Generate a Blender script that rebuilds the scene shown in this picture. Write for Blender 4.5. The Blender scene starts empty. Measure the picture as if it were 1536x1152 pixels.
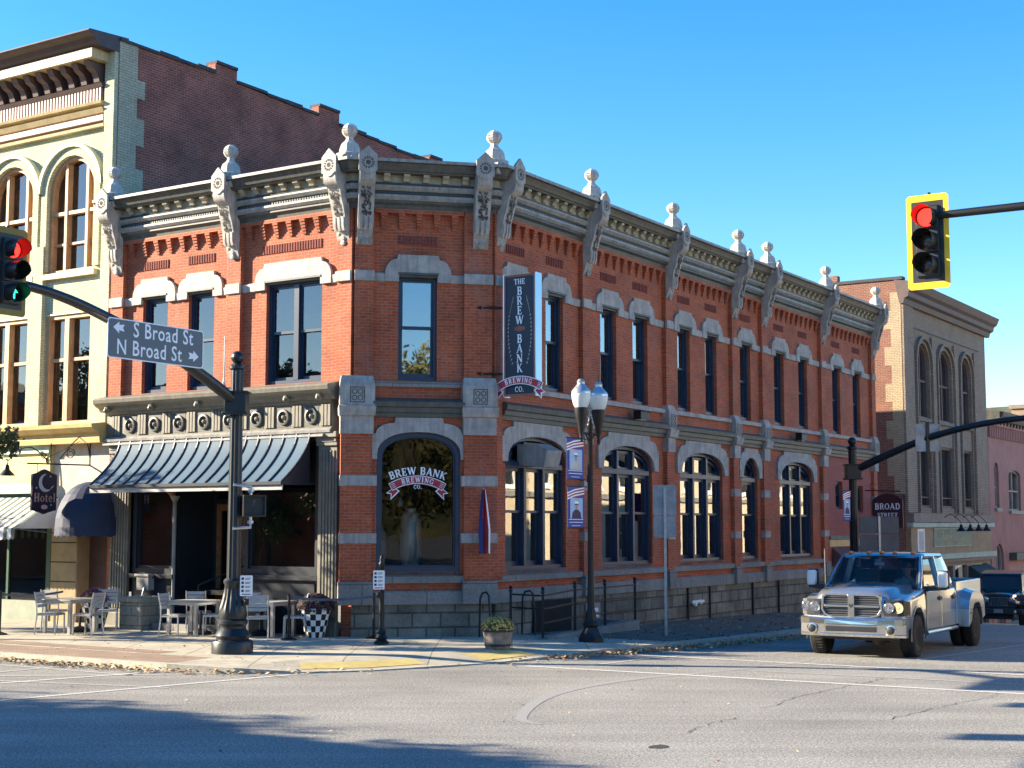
import bpy, bmesh, math, random
from mathutils import Vector, Matrix
from mathutils.geometry import tessellate_polygon
R_ = math.radians
random.seed(7)
S = bpy.context.scene
COL = S.collection
# ------------------------------------------------------------------ camera, world, sun
H = 2.5
TILT = 5.55
cam = bpy.data.cameras.new("camera"); camo = bpy.data.objects.new("camera", cam); COL.objects.link(camo)
camo.location = (0, 0, H); camo.rotation_euler = (R_(90 + TILT), 0, 0)
cam.sensor_width = 36; cam.lens = 36 * 2180 / 1536.0
cam.clip_start = 0.1; cam.clip_end = 4000
S.camera = camo
SUN_AZ = 8.0      # degrees: the sun stands at the left, this far behind the picture plane
SUN_EL = 21.2
W = bpy.data.worlds.new("World"); S.world = W; W.use_nodes = True
nt = W.node_tree; nt.nodes.clear()
sky = nt.nodes.new("ShaderNodeTexSky"); sky.sky_type = 'NISHITA'; sky.sun_disc = False
sky.sun_elevation = R_(SUN_EL); sky.altitude = 300; sky.air_density = 1.0; sky.dust_density = 0.25; sky.ozone_density = 2.2
bg = nt.nodes.new("ShaderNodeBackground"); bg.inputs[1].default_value = 0.085
wo = nt.nodes.new("ShaderNodeOutputWorld")
hsv = nt.nodes.new("ShaderNodeHueSaturation"); hsv.inputs['Saturation'].default_value = 1.42; hsv.inputs['Value'].default_value = 1.0; hsv.inputs['Hue'].default_value = 0.505
nt.links.new(sky.outputs[0], hsv.inputs['Color']); nt.links.new(hsv.outputs[0], bg.inputs[0]); nt.links.new(bg.outputs[0], wo.inputs[0])
sd = Vector((-math.cos(R_(SUN_AZ)) * math.cos(R_(SUN_EL)), math.sin(R_(SUN_AZ)) * math.cos(R_(SUN_EL)), math.sin(R_(SUN_EL))))
sky.sun_rotation = math.atan2(sd.x, sd.y)
sun = bpy.data.lights.new("sun", 'SUN'); sun.energy = 5.0; sun.angle = R_(0.5); sun.color = (1.0, 0.85, 0.63)
suno = bpy.data.objects.new("sun", sun); COL.objects.link(suno)
suno.rotation_euler = sd.to_track_quat('Z', 'Y').to_euler(); suno.location = (-40, 10, 30)
S.view_settings.view_transform = 'Standard'; S.view_settings.look = 'None'
S.view_settings.gamma = 1; S.view_settings.exposure = 1.98
S.render.engine = 'CYCLES'
try: S.cycles.max_bounces = 8; S.cycles.transparent_max_bounces = 12
except Exception: pass

# ------------------------------------------------------------------ frames
A = R_(32.7)
rd = Vector((math.sin(A), math.cos(A), 0)); nR = Vector((rd.y, -rd.x, 0)); ld = -nR
C2 = Vector((-.455, 32, 0)); K = C2 - 2.16 * rd; C1 = K + 2.16 * ld
bd = (C2 - C1).normalized(); cn = Vector((bd.y, -bd.x, 0))
Z3 = Vector((0, 0, 1))
def frame(o, x, inward):          # local x along the wall, local -y outwards, z up
    return Matrix(((x.x, inward.x, 0, o.x), (x.y, inward.y, 0, o.y), (0, 0, 1, o.z), (0, 0, 0, 1)))
FR = frame(C2, rd, -nR)           # s along the right facade
FC = frame(C1, bd, -cn)           # s along the chamfer
FL = frame(C1, nR, rd)            # x = -s along the left facade
GZ0 = 0.0
def gz(r):                        # how the ground falls away down the right hand street
    if r <= 0: return 0.0
    if r <= 18: return -0.017 * r
    if r <= 45: return -0.306 - 0.07 * (r - 18)
    return -2.196
def P(r, q, z=None, off=0.0):     # corner coordinates -> world
    v = K + r * rd + q * nR
    return Vector((v.x, v.y, (gz(r) + off) if z is None else z))
def at(r, q, yaw=0.0, off=0.0):   # matrix of a thing standing on the pavement
    v = P(r, q, None, off)
    return Matrix.Translation(v) @ Matrix.Rotation(yaw, 4, 'Z')
ANG_R = math.atan2(rd.y, rd.x)
WM = {}
# ------------------------------------------------------------------ mesh builder
class MB:
    def __init__(s): s.v = []; s.f = []; s.mi = []; s.sm = []
    def add(s, vs, fs, m=0, smooth=False):
        b = len(s.v); s.v += [tuple(v) for v in vs]
        for f in fs: s.f.append(tuple(b + i for i in f)); s.mi.append(m); s.sm.append(smooth)
    def quad(s, a, b, c, d, m=0): s.add([a, b, c, d], [(0, 1, 2, 3)], m)
    def box(s, x0, x1, y0, y1, z0, z1, m=0):
        s.add([(x0,y0,z0),(x1,y0,z0),(x1,y1,z0),(x0,y1,z0),(x0,y0,z1),(x1,y0,z1),(x1,y1,z1),(x0,y1,z1)],
              [(0,3,2,1),(4,5,6,7),(0,1,5,4),(1,2,6,5),(2,3,7,6),(3,0,4,7)], m)
    def fb(s, s0, s1, z0, z1, d0, d1, m=0): s.box(min(s0,s1), max(s0,s1), -max(d0,d1), -min(d0,d1), z0, z1, m)
    def prism(s, poly, d0, d1, holes=(), m=0, back=True):     # polygon in (s, z), thick from d0 to d1 outwards
        loops = [list(poly)] + [list(h) for h in holes]
        pts = [p for l in loops for p in l]
        tri = tessellate_polygon([[Vector((p[0], p[1], 0)) for p in l] for l in loops])
        n = len(pts)
        vs = [(p[0], -d1, p[1]) for p in pts] + [(p[0], -d0, p[1]) for p in pts]
        fs = [tuple(t) for t in tri]
        if back: fs += [(t[2] + n, t[1] + n, t[0] + n) for t in tri]
        b = 0
        for l in loops:
            k = len(l)
            for i in range(k): j = (i + 1) % k; fs.append((b + i, b + j, n + b + j, n + b + i))
            b += k
        s.add(vs, fs, m)
    def prof(s, pr, s0, s1, m=0, a0=0.0, a1=0.0, smooth=False):   # closed (d, z) profile swept along the wall, mitred by a0/a1 (ds per d)
        n = len(pr)
        vs = [(s0 + a0 * d, -d, z) for d, z in pr] + [(s1 + a1 * d, -d, z) for d, z in pr]
        fs = [(i, (i + 1) % n, n + (i + 1) % n, n + i) for i in range(n)]
        s.add(vs, fs, m, smooth)
        for base in (0, n):
            tri = tessellate_polygon([[Vector((d, z, 0)) for d, z in pr]])
            s.add(vs[base:base + n], [tuple(t) for t in tri], m)
    def lathe(s, pr, c=(0, 0, 0), n=16, m=0, smooth=True, squash=(1, 1), rot=0.0):   # (radius, z)
        vs = []; fs = []
        for r, z in pr:
            for i in range(n):
                a = 2 * math.pi * i / n + rot
                vs.append((c[0] + r * math.cos(a) * squash[0], c[1] + r * math.sin(a) * squash[1], c[2] + z))
        for k in range(len(pr) - 1):
            for i in range(n): j = (i + 1) % n; fs.append((k*n+i, k*n+j, (k+1)*n+j, (k+1)*n+i))
        if pr[0][0] > 1e-4: fs.append(tuple(range(n))[::-1])
        if pr[-1][0] > 1e-4: fs.append(tuple((len(pr)-1)*n + i for i in range(n)))
        s.add(vs, fs, m, smooth)
    def tube(s, path, r, n=8, m=0, smooth=True, caps=True):
        path = [Vector(p) for p in path]; rr = r if isinstance(r, (list, tuple)) else [r] * len(path)
        vs = []; fs = []; up = None
        for k, p in enumerate(path):
            t = (path[min(k+1, len(path)-1)] - path[max(k-1, 0)]).normalized()
            if up is None:
                up = Vector((0, 0, 1)) if abs(t.z) < .9 else Vector((1, 0, 0))
            u = t.cross(up); u = u.normalized() if u.length > 1e-5 else Vector((1, 0, 0)); w = u.cross(t).normalized(); up = w
            for i in range(n):
                a = 2 * math.pi * i / n
                vs.append(p + (u * math.cos(a) + w * math.sin(a)) * rr[k])
        for k in range(len(path) - 1):
            for i in range(n): j = (i + 1) % n; fs.append((k*n+i, k*n+j, (k+1)*n+j, (k+1)*n+i))
        if caps: fs += [tuple(range(n))[::-1], tuple((len(path)-1)*n + i for i in range(n))]
        s.add(vs, fs, m, smooth)
    def bar(s, a, b, w, h, m=0, roll=0.0):
        a = Vector(a); b = Vector(b); t = (b - a).normalized(); up = Vector((0,0,1)) if abs(t.z) < .95 else Vector((0,1,0))
        u = t.cross(up).normalized(); v = u.cross(t).normalized()
        vs = []
        for p in (a, b):
            for x, y in ((-1,-1),(1,-1),(1,1),(-1,1)): vs.append(p + u * x * w / 2 + v * y * h / 2)
        s.add(vs, [(0,3,2,1),(4,5,6,7),(0,1,5,4),(1,2,6,5),(2,3,7,6),(3,0,4,7)], m)
    def loft(s, rings, m=0, smooth=True, closed=True, caps=True):
        n = len(rings[0]); vs = [p for r in rings for p in r]; fs = []
        for k in range(len(rings) - 1):
            for i in range(n if closed else n - 1): j = (i + 1) % n; fs.append((k*n+i, k*n+j, (k+1)*n+j, (k+1)*n+i))
        if caps: fs += [tuple(range(n))[::-1], tuple((len(rings)-1)*n + i for i in range(n))]
        s.add(vs, fs, m, smooth)
    def ball(s, c, r, n=12, m=0, sq=(1, 1, 1)):
        k = max(4, n // 2)
        pr = [(r * math.sin(math.pi * i / k) if 0 < i < k else 0.0, -r * math.cos(math.pi * i / k) * sq[2]) for i in range(k + 1)]
        s.lathe(pr, c, n, m, True, (sq[0], sq[1]))
    def xf(s, M, start=0):
        for i in range(start, len(s.v)): s.v[i] = tuple(M @ Vector(s.v[i]))
    def merge(s, o, M=None):
        b = len(s.v); s.v += [tuple(M @ Vector(v)) if M is not None else v for v in o.v]
        s.f += [tuple(i + b for i in f) for f in o.f]; s.mi += o.mi; s.sm += o.sm
def link(o, M, parent=None):
    COL.objects.link(o)
    if parent is not None:
        o.parent = parent; o.matrix_basis = WM[parent.name].inverted() @ M
    else: o.matrix_basis = M
    WM[o.name] = M.copy()
    return o
def obj(name, mb, mats, M=None, parent=None, bevel=0.0, label=None, recalc=True, subsurf=0, weld=False, seg=2):
    me = bpy.data.meshes.new(name); me.from_pydata(mb.v, [], mb.f)
    if not isinstance(mats, (list, tuple)): mats = [mats]
    for m in mats: me.materials.append(m)
    me.polygons.foreach_set("material_index", mb.mi); me.polygons.foreach_set("use_smooth", mb.sm)
    if recalc or weld:
        b = bmesh.new(); b.from_mesh(me)
        if weld: bmesh.ops.remove_doubles(b, verts=b.verts, dist=1e-4)
        bmesh.ops.recalc_face_normals(b, faces=b.faces); b.to_mesh(me); b.free()
    if any(mb.sm):
        try: me.set_sharp_from_angle(angle=R_(38))
        except Exception: pass
    me.update()
    o = bpy.data.objects.new(name, me)
    if M is None: M = WM[parent.name] if parent is not None else Matrix.Identity(4)
    link(o, M, parent)
    if subsurf:
        k = o.modifiers.new("s", 'SUBSURF'); k.levels = subsurf; k.render_levels = subsurf
    if bevel > 0:
        k = o.modifiers.new("b", 'BEVEL'); k.width = bevel; k.segments = seg; k.limit_method = 'ANGLE'; k.angle_limit = R_(35)
    if label: o["label"] = label
    return o
def tag(o, label, cat, group=None, kind=None):
    if label: o["label"] = label
    if cat: o["category"] = cat
    if group: o["group"] = group
    if kind: o["kind"] = kind
    return o
def thing(name, label, cat, M, group=None):
    o = bpy.data.objects.new(name, None); o.empty_display_size = .2; link(o, M); return tag(o, label, cat, group)
def struct(name, mb, m, M=None, **k):
    o = obj(name, mb, m, M, **k); o["kind"] = 'structure'; return o
def children(o): return [c for c in COL.objects if c.parent == o]
def copy_tree(o, M=None, parent=None, label=None):
    c = o.copy(); COL.objects.link(c)
    if parent is None: M = M or Matrix.Identity(4); c.matrix_basis = M; WM[c.name] = M.copy()
    else: c.parent = parent
    if label: c["label"] = label
    for ch in children(o): copy_tree(ch, None, c)
    return c
# ------------------------------------------------------------------ materials
def newmat(name):
    m = bpy.data.materials.new(name); m.use_nodes = True
    return m, m.node_tree.nodes, m.node_tree.links, m.node_tree.nodes["Principled BSDF"]
def rgba(c): return (c[0], c[1], c[2], 1)
def lin(r, g, b):    # sRGB 0..255 -> linear
    f = lambda u: (u / 255 / 12.92) if u / 255 <= .04045 else ((u / 255 + .055) / 1.055) ** 2.4
    return (f(r), f(g), f(b))
def noise(N, L, scale, detail=4, vec=None, rough=.6):
    t = N.new("ShaderNodeTexNoise"); t.inputs['Scale'].default_value = scale; t.inputs['Detail'].default_value = detail; t.inputs['Roughness'].default_value = rough
    if vec is not None: L.new(vec, t.inputs['Vector'])
    return t
def ramp(N, L, fac, stops):
    r = N.new("ShaderNodeValToRGB"); e = r.color_ramp.elements
    e[0].position, e[0].color = stops[0][0], rgba(stops[0][1]); e[1].position, e[1].color = stops[-1][0], rgba(stops[-1][1])
    for p, c in stops[1:-1]: x = e.new(p); x.color = rgba(c)
    L.new(fac, r.inputs[0]); return r
def mix(N, L, a, b, fac, mode='MIX'):
    x = N.new("ShaderNodeMix"); x.data_type = 'RGBA'; x.blend_type = mode
    for i, v in ((6, a), (7, b)):
        if isinstance(v, tuple): x.inputs[i].default_value = rgba(v)
        else: L.new(v, x.inputs[i])
    if isinstance(fac, (int, float)): x.inputs[0].default_value = fac
    else: L.new(fac, x.inputs[0])
    return x.outputs[2]
def bump(N, L, h, p, strength=.4, dist=.02):
    b = N.new("ShaderNodeBump"); b.inputs['Strength'].default_value = strength; b.inputs['Distance'].default_value = dist
    L.new(h, b.inputs['Height']); L.new(b.outputs[0], p.inputs['Normal'])
def mat(name, c, rough=.6, metal=0.0, var=.18, scale=3.0, bmp=0.0, bscale=30, spec=None, coat=0.0, streak=0.0):
    m, N, L, p = newmat(name)
    tc = N.new("ShaderNodeTexCoord")
    n = noise(N, L, scale, 5, tc.outputs['Object'])
    lo = tuple(max(0, x * (1 - var * 1.6)) for x in c); hi = tuple(min(1, x * (1 + var)) for x in c)
    r = ramp(N, L, n.outputs['Fac'], [(.3, lo), (.7, hi)]); col = r.outputs[0]
    if streak > 0:
        mp = N.new("ShaderNodeMapping"); mp.inputs['Scale'].default_value = (6, 6, .35); L.new(tc.outputs['Object'], mp.inputs[0])
        n3 = noise(N, L, 2.0, 5, mp.outputs[0]); r3 = ramp(N, L, n3.outputs['Fac'], [(.42, (1, 1, 1)), (.75, (1 - streak,) * 3)])
        col = mix(N, L, col, r3.outputs[0], 1.0, 'MULTIPLY')
    L.new(col, p.inputs['Base Color'])
    p.inputs['Roughness'].default_value = rough; p.inputs['Metallic'].default_value = metal
    if spec is not None: p.inputs['Specular IOR Level'].default_value = spec
    if coat: p.inputs['Coat Weight'].default_value = coat; p.inputs['Coat Roughness'].default_value = .03
    if bmp > 0:
        n2 = noise(N, L, bscale, 4, tc.outputs['Object']); bump(N, L, n2.outputs['Fac'], p, bmp, .02)
    return m
def brick(name, c1, c2, mortar, mott=.3, rh=.0677, bw=.205, ms=.011, rough=.85, stain=None, bmp=.5, off=.5):
    m, N, L, p = newmat(name)
    tc = N.new("ShaderNodeTexCoord"); sp = N.new("ShaderNodeSeparateXYZ"); L.new(tc.outputs['Object'], sp.inputs[0])
    ad = N.new("ShaderNodeMath"); ad.operation = 'ADD'; L.new(sp.outputs[0], ad.inputs[0]); L.new(sp.outputs[1], ad.inputs[1])
    cb = N.new("ShaderNodeCombineXYZ"); L.new(ad.outputs[0], cb.inputs[0]); L.new(sp.outputs[2], cb.inputs[1])
    b = N.new("ShaderNodeTexBrick"); L.new(cb.outputs[0], b.inputs['Vector'])
    b.inputs['Scale'].default_value = 1; b.inputs['Brick Width'].default_value = bw; b.inputs['Row Height'].default_value = rh
    b.inputs['Mortar Size'].default_value = ms; b.inputs['Mortar Smooth'].default_value = .3; b.inputs['Bias'].default_value = -.1
    b.inputs['Color1'].default_value = rgba(c1); b.inputs['Color2'].default_value = rgba(c2); b.inputs['Mortar'].default_value = rgba(mortar)
    b.offset = off
    n = noise(N, L, 1.1, 6, tc.outputs['Object']); r = ramp(N, L, n.outputs['Fac'], [(.3, (1 - mott,) * 3), (.72, (1 + mott * .35,) * 3)])
    col = mix(N, L, b.outputs['Color'], r.outputs[0], 1.0, 'MULTIPLY')
    n4 = noise(N, L, 14, 3, tc.outputs['Object']); r4 = ramp(N, L, n4.outputs['Fac'], [(.3, (.78,) * 3), (.7, (1.12,) * 3)])
    col = mix(N, L, col, r4.outputs[0], 1.0, 'MULTIPLY')
    if stain:
        mp = N.new("ShaderNodeMapping"); mp.inputs['Scale'].default_value = (1.6, 1.6, .35); L.new(tc.outputs['Object'], mp.inputs[0])
        n3 = noise(N, L, 1.3, 7, mp.outputs[0], .7); r3 = ramp(N, L, n3.outputs['Fac'], [(.52, (0, 0, 0)), (.72, (.55,) * 3)])
        col = mix(N, L, col, stain, r3.outputs[0])
    L.new(col, p.inputs['Base Color']); p.inputs['Roughness'].default_value = rough
    ih = N.new("ShaderNodeMath"); ih.operation = 'SUBTRACT'; ih.inputs[0].default_value = 1; L.new(b.outputs['Fac'], ih.inputs[1])
    bump(N, L, ih.outputs[0], p, bmp, .012)
    return m
def glass(name, tint=(.012, .016, .02), refl=.0, ior=1.9, rough=.015, wob=.02, thru=.75):
    m, N, L, p = newmat(name); N.remove(p); out = N['Material Output']
    tr = N.new("ShaderNodeBsdfTransparent"); tr.inputs[0].default_value = (thru, thru * 1.0, thru * .98, 1)
    gl = N.new("ShaderNodeBsdfGlossy"); gl.inputs['Roughness'].default_value = rough; gl.inputs[0].default_value = (.93, .96, 1, 1)
    fr = N.new("ShaderNodeFresnel"); fr.inputs[0].default_value = ior
    ma = N.new("ShaderNodeMath"); ma.operation = 'ADD'; ma.inputs[1].default_value = refl; ma.use_clamp = True; L.new(fr.outputs[0], ma.inputs[0])
    mx = N.new("ShaderNodeMixShader"); L.new(ma.outputs[0], mx.inputs[0]); L.new(tr.outputs[0], mx.inputs[1]); L.new(gl.outputs[0], mx.inputs[2])
    tc = N.new("ShaderNodeTexCoord"); n = noise(N, L, 1.3, 2, tc.outputs['Object'])
    b = N.new("ShaderNodeBump"); b.inputs['Strength'].default_value = wob; b.inputs['Distance'].default_value = .3; L.new(n.outputs['Fac'], b.inputs['Height'])
    L.new(b.outputs[0], gl.inputs['Normal'])
    L.new(mx.outputs[0], out.inputs[0]); return m
def emit(name, c, s=1.0):
    m, N, L, p = newmat(name); p.inputs['Base Color'].default_value = rgba(c)
    p.inputs['Emission Color'].default_value = rgba(c); p.inputs['Emission Strength'].default_value = s; return m
M_ = {}
def defmats():
    g = M_
    g['brick'] = brick('red_brick', (.50, .098, .030), (.35, .060, .021), (.36, .16, .09), .36, stain=(.26, .15, .12), rough=.8)
    g['brick2'] = brick('painted_red_brick', (.36, .10, .075), (.33, .09, .07), (.32, .11, .09), .2)
    g['brickdark'] = brick('dark_red_brick', (.36, .095, .062), (.24, .060, .045), (.38, .21, .16), .5, stain=(.16, .09, .075), rh=.0677*1.0)
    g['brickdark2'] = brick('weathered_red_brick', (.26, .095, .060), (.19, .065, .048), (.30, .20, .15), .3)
    g['cream'] = brick('cream_painted_brick', (.53, .53, .36), (.49, .49, .33), (.33, .33, .23), .16, ms=.008, bmp=.35)
    g['creamside'] = brick('cream_side_brick', (.50, .47, .34), (.46, .43, .31), (.30, .28, .2), .2, ms=.009)
    g['tanbrick'] = brick('tan_brick', (.36, .27, .195), (.30, .22, .16), (.18, .14, .11), .2, rh=.075)
    g['quoin'] = brick('buff_quoin_brick', (.50, .39, .24), (.44, .35, .22), (.25, .20, .15), .2)
    g['pink'] = mat('pink_painted_wall', (.36, .17, .145), .8, var=.12, scale=1.2, bmp=.2)
    g['stone'] = mat('dressed_limestone', (.385, .355, .32), .8, var=.18, scale=4, bmp=.3, bscale=18, streak=.35)
    g['stonew'] = mat('pale_stone', (.50, .47, .42), .75, var=.18, scale=5, bmp=.3, bscale=25, streak=.42)  # lighter stone tone for the left facade trim and the finials
    g['base'] = brick('rough_foundation_stone', (.25, .225, .17), (.13, .12, .095), (.085, .078, .062), .6, rh=.31, bw=.62, ms=.022, stain=(.24, .21, .16), bmp=1.0)
    g['table'] = brick('foundation_cap_stone', (.26, .25, .225), (.22, .215, .2), (.12, .12, .11), .3, rh=.62, bw=1.5, ms=.012, bmp=.3)
    g['grey'] = mat('grey_green_paint', (.085, .086, .074), .5, var=.2, scale=4, streak=.4)
    g['greyd'] = mat('dark_grey_paint', (.055, .060, .058), .5, var=.12)
    g['sfgrey'] = mat('storefront_grey_paint', (.175, .162, .128), .5, var=.15, scale=4, streak=.3)
    g['trimtan'] = mat('tan_cornice_paint', (.36, .325, .235), .6, var=.15, scale=6, streak=.2)
    g['navy'] = mat('navy_window_paint', (.016, .034, .072), .35, var=.1)
    g['navyd'] = mat('dark_navy_paint', (.014, .020, .030), .4, var=.1)
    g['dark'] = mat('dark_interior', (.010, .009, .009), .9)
    g['carve'] = mat('carved_relief_dark', (.11, .10, .09), .9, var=.5, scale=30, bmp=.6, bscale=60)
    g['roofm'] = mat('black_roofing', (.05, .05, .055), .8)
    g['glass'] = glass('window_glass', refl=.20, ior=2.0, thru=.5, wob=.0035)
    g['glass2'] = glass('large_shop_glass', refl=-.01, ior=1.6, thru=.8, wob=.004)
    g['glassr'] = glass('old_window_glass', refl=.02, ior=2.0, thru=.4, wob=.008)
    g['curtain'] = mat('pale_curtain', (.33, .33, .31), .9, var=.25, scale=5)
    g['black'] = mat('black_painted_metal', (.008, .009, .011), .45, var=.2, spec=.4)
    g['poleg'] = mat('dark_green_cast_iron', (.010, .015, .020), .36, var=.2, spec=.5)
    g['awn'] = mat('standing_seam_awning_metal', (.075, .125, .175), .65, .0, var=.08, scale=1, spec=.2)
    g['seam'] = mat('awning_seam', (.012, .018, .035), .4)
    g['white'] = mat('white_paint', (.78, .77, .74), .5, var=.05)
    g['alu'] = mat('brushed_aluminium', (.55, .56, .57), .32, .75, var=.08, scale=8)
    g['steel'] = mat('galvanised_steel', (.38, .39, .40), .45, .6, var=.2, scale=7)
    g['signback'] = mat('sign_back_aluminium', (.24, .27, .30), .5, .3, var=.2, scale=4)
    g['wood'] = mat('brown_wood', (.26, .13, .055), .5, var=.25, scale=5)
    g['tanwood'] = mat('orange_tan_window_wood', (.46, .28, .14), .55, var=.15, scale=4)
    g['brown'] = mat('dark_brown_paint', (.075, .045, .040), .55, var=.15)
    g['ltan'] = mat('pale_yellow_trim', (.58, .46, .25), .6, var=.12, scale=3, streak=.2)
    g['yellow'] = mat('yellow_sign_board', (.66, .52, .20), .6, var=.1, scale=1.5)
    g['mint'] = mat('pale_mint_paint', (.42, .55, .46), .6)
    g['rub'] = mat('tyre_rubber', (.018, .018, .018), .85, var=.3, scale=12)
defmats()
# ================================================================== the corner brick building
bb = thing('brick_building', 'two storey red brick corner building with carved stone brackets and a chamfered corner', 'building', Matrix.Translation(C1))
def arcpts(a, b, z0, h, n=14, pw=2.0):     # crown of an opening from right spring to left spring
    out = []
    for i in range(n + 1):
        t = math.pi * i / n
        c, s_ = math.cos(t), math.sin(t)
        x = (a + b) / 2 + (b - a) / 2 * math.copysign(abs(c) ** (2 / pw), c); z = z0 + h * abs(s_) ** (2 / pw)
        out.append((x, z))
    return out
def arched(a, b, z0, zs, h, n=14, pw=2.0, inset=0.0):
    a += inset; b -= inset; z0 += inset; h2 = h - inset * .4
    return [(a, z0), (b, z0)] + arcpts(a, b, zs - inset * .6, h2, n, pw)
def rect(a, b, z0, z1): return [(a, z0), (b, z0), (b, z1), (a, z1)]
WZ0, WZ1 = 5.65, 7.98
def lintel_shape(a, b):
    pts = [(a - .30, 7.82), (a - .30, 8.02)]
    for i in range(1, 7): t = i / 6 * math.pi / 2; pts.append((a - .30 + .26 * (1 - math.cos(t)), 8.02 + .30 * math.sin(t)))
    pts += [(a - .02, 8.42), (b + .02, 8.42)]
    for i in range(6, 0, -1): t = i / 6 * math.pi / 2; pts.append((b + .30 - .26 * (1 - math.cos(t)), 8.02 + .30 * math.sin(t)))
    pts += [(b + .30, 8.02), (b + .30, 7.82), (b, 7.82), (b, WZ1), (a, WZ1), (a, 7.82)]
    return pts
def archstone(a, b, zs, h, top, ear=.27, bot=3.92, pw=2.2):
    inner = arcpts(a, b, zs, h, 16, pw)            # right -> left
    sh = min(.42, (b - a) * .22)
    pts = [(b, bot), (b + ear, bot), (b + ear, top - .38), (b + ear - .08, top - .34)]
    for i in range(1, 6): t = i / 5 * math.pi / 2; pts.append((b + ear - .08 - (sh) * (1 - math.cos(t)), top - .34 + .22 * math.sin(t)))
    pts += [(b + ear - .10 - sh, top), (a - ear + .10 + sh, top)]
    for i in range(5, 0, -1): t = i / 5 * math.pi / 2; pts.append((a - ear + .08 + sh * (1 - math.cos(t)), top - .34 + .22 * math.sin(t)))
    pts += [(a - ear + .08, top - .34), (a - ear, top - .38), (a - ear, bot), (a, bot)]
    pts += inner[::-1]
    return pts
def win_frame(mb, M, outer, inner, d, t=.07, m=0):
    mb.prism(outer, d - t, d, [inner], m)
def upper_window(M, a, b, z0=WZ0, z1=WZ1, kind='navy', mull=None, curtain=0, glass='glass'):
    """double hung window: frame, sashes, pane"""
    f = MB()
    f.prism(rect(a, b, z0, z1), -.24, -.10, [rect(a + .07, b - .07, z0 + .09, z1 - .09)])
    zm = (z0 + z1) / 2 + .02
    lights = [(a + .07, b - .07)] if not mull else [(a + .07, (a + b) / 2 - .07), ((a + b) / 2 + .07, b - .07)]
    if mull: f.fb((a + b) / 2 - .07, (a + b) / 2 + .07, z0 + .09, z1 - .09, -.24, -.09)
    for x0, x1 in lights:
        f.prism(rect(x0, x1, zm - .03, z1 - .09), -.20, -.15, [rect(x0 + .045, x1 - .045, zm + .03, z1 - .14)])
        f.prism(rect(x0, x1, z0 + .09, zm + .03), -.25, -.203, [rect(x0 + .045, x1 - .045, z0 + .17, zm - .03)])
    o = obj('window', f, M_[kind], M, bb, bevel=0)
    p = MB()
    for x0, x1 in lights:
        p.quad((x0 + .04, .175, zm - .02), (x1 - .04, .175, zm - .02), (x1 - .04, .175, z1 - .12), (x0 + .04, .175, z1 - .12))
        p.quad((x0 + .04, .23, z0 + .12), (x1 - .04, .23, z0 + .12), (x1 - .04, .23, zm + .02), (x0 + .04, .23, zm + .02))
    obj('pane', p, M_[glass], M, o, recalc=False)
    if curtain:
        c = MB(); hgt = z0 + (z1 - z0) * (1 - curtain)
        c.box(a + .06, b - .06, .36, .37, hgt, z1 - .05); obj('blind', c, M_['curtain'], M, o)
    return o
def big_window(M, a, b, z0, zs, h, lights, pw=2.2, transom=True, curt=False):
    f = MB()
    f.prism(arched(a, b, z0, zs, h, 16, pw), -.28, -.08, [arched(a, b, z0, zs, h, 16, pw, .08)])
    A0, B0 = a + .08, b - .08; n = lights; wv = .10
    def ztop(x):
        u = abs((x - (a + b) / 2) / ((b - a) / 2)); return zs - .05 + (h - .04) * max(0, 1 - u ** pw) ** (1 / pw)
    edges = [A0] + [A0 + (B0 - A0) * k / n for k in range(1, n)] + [B0]
    for x in edges[1:-1]: f.fb(x - wv / 2, x + wv / 2, z0 + .08, ztop(x) - .02, -.26, -.05)
    f.fb(A0, B0, 3.80, 3.92, -.26, -.04)
    pn = MB()
    for k in range(n):
        x0 = edges[k] + (wv / 2 if k else 0); x1 = edges[k + 1] - (wv / 2 if k < n - 1 else 0)
        zm = 2.78
        f.prism(rect(x0, x1, zm, 3.80), -.20, -.14, [rect(x0 + .07, x1 - .07, zm + .06, 3.72)])
        f.prism(rect(x0, x1, z0 + .08, zm + .06), -.25, -.203, [rect(x0 + .07, x1 - .07, z0 + .18, zm)])
        pn.quad((x0 + .05, .17, zm + .02), (x1 - .05, .17, zm + .02), (x1 - .05, .17, 3.75), (x0 + .05, .17, 3.75))
        pn.quad((x0 + .05, .22, z0 + .15), (x1 - .05, .22, z0 + .15), (x1 - .05, .22, zm + .02), (x0 + .05, .22, zm + .02))
        # arched top light
        xs = [x0 + (x1 - x0) * i / 8 for i in range(9)]
        top = [(x, ztop(x) - .03) for x in xs]
        po = [(x0, 3.92), (x1, 3.92)] + top[::-1]
        po = [(x, z) for x, z in po]
        inn = [(x0 + .06, 3.98), (x1 - .06, 3.98)] + [(x0 + .06 + (x1 - x0 - .12) * i / 8, max(4.02, ztop(x0 + .06 + (x1 - x0 - .12) * i / 8) - .10)) for i in range(8, -1, -1)]
        f.prism(po, -.20, -.14, [inn])
        pn.add([(x, .17, z) for x, z in inn], [tuple(range(len(inn)))])
    o = obj('window', f, M_['navy'], M, bb); obj('pane', pn, M_['glass'], M, o, recalc=False)
    if curt:
        c = MB(); c.box(edges[0] + .05, edges[0] + .45, .5, .52, z0 + .1, 3.4); obj('blind', c, M_['curtain'], M, o)
    return o
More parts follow.
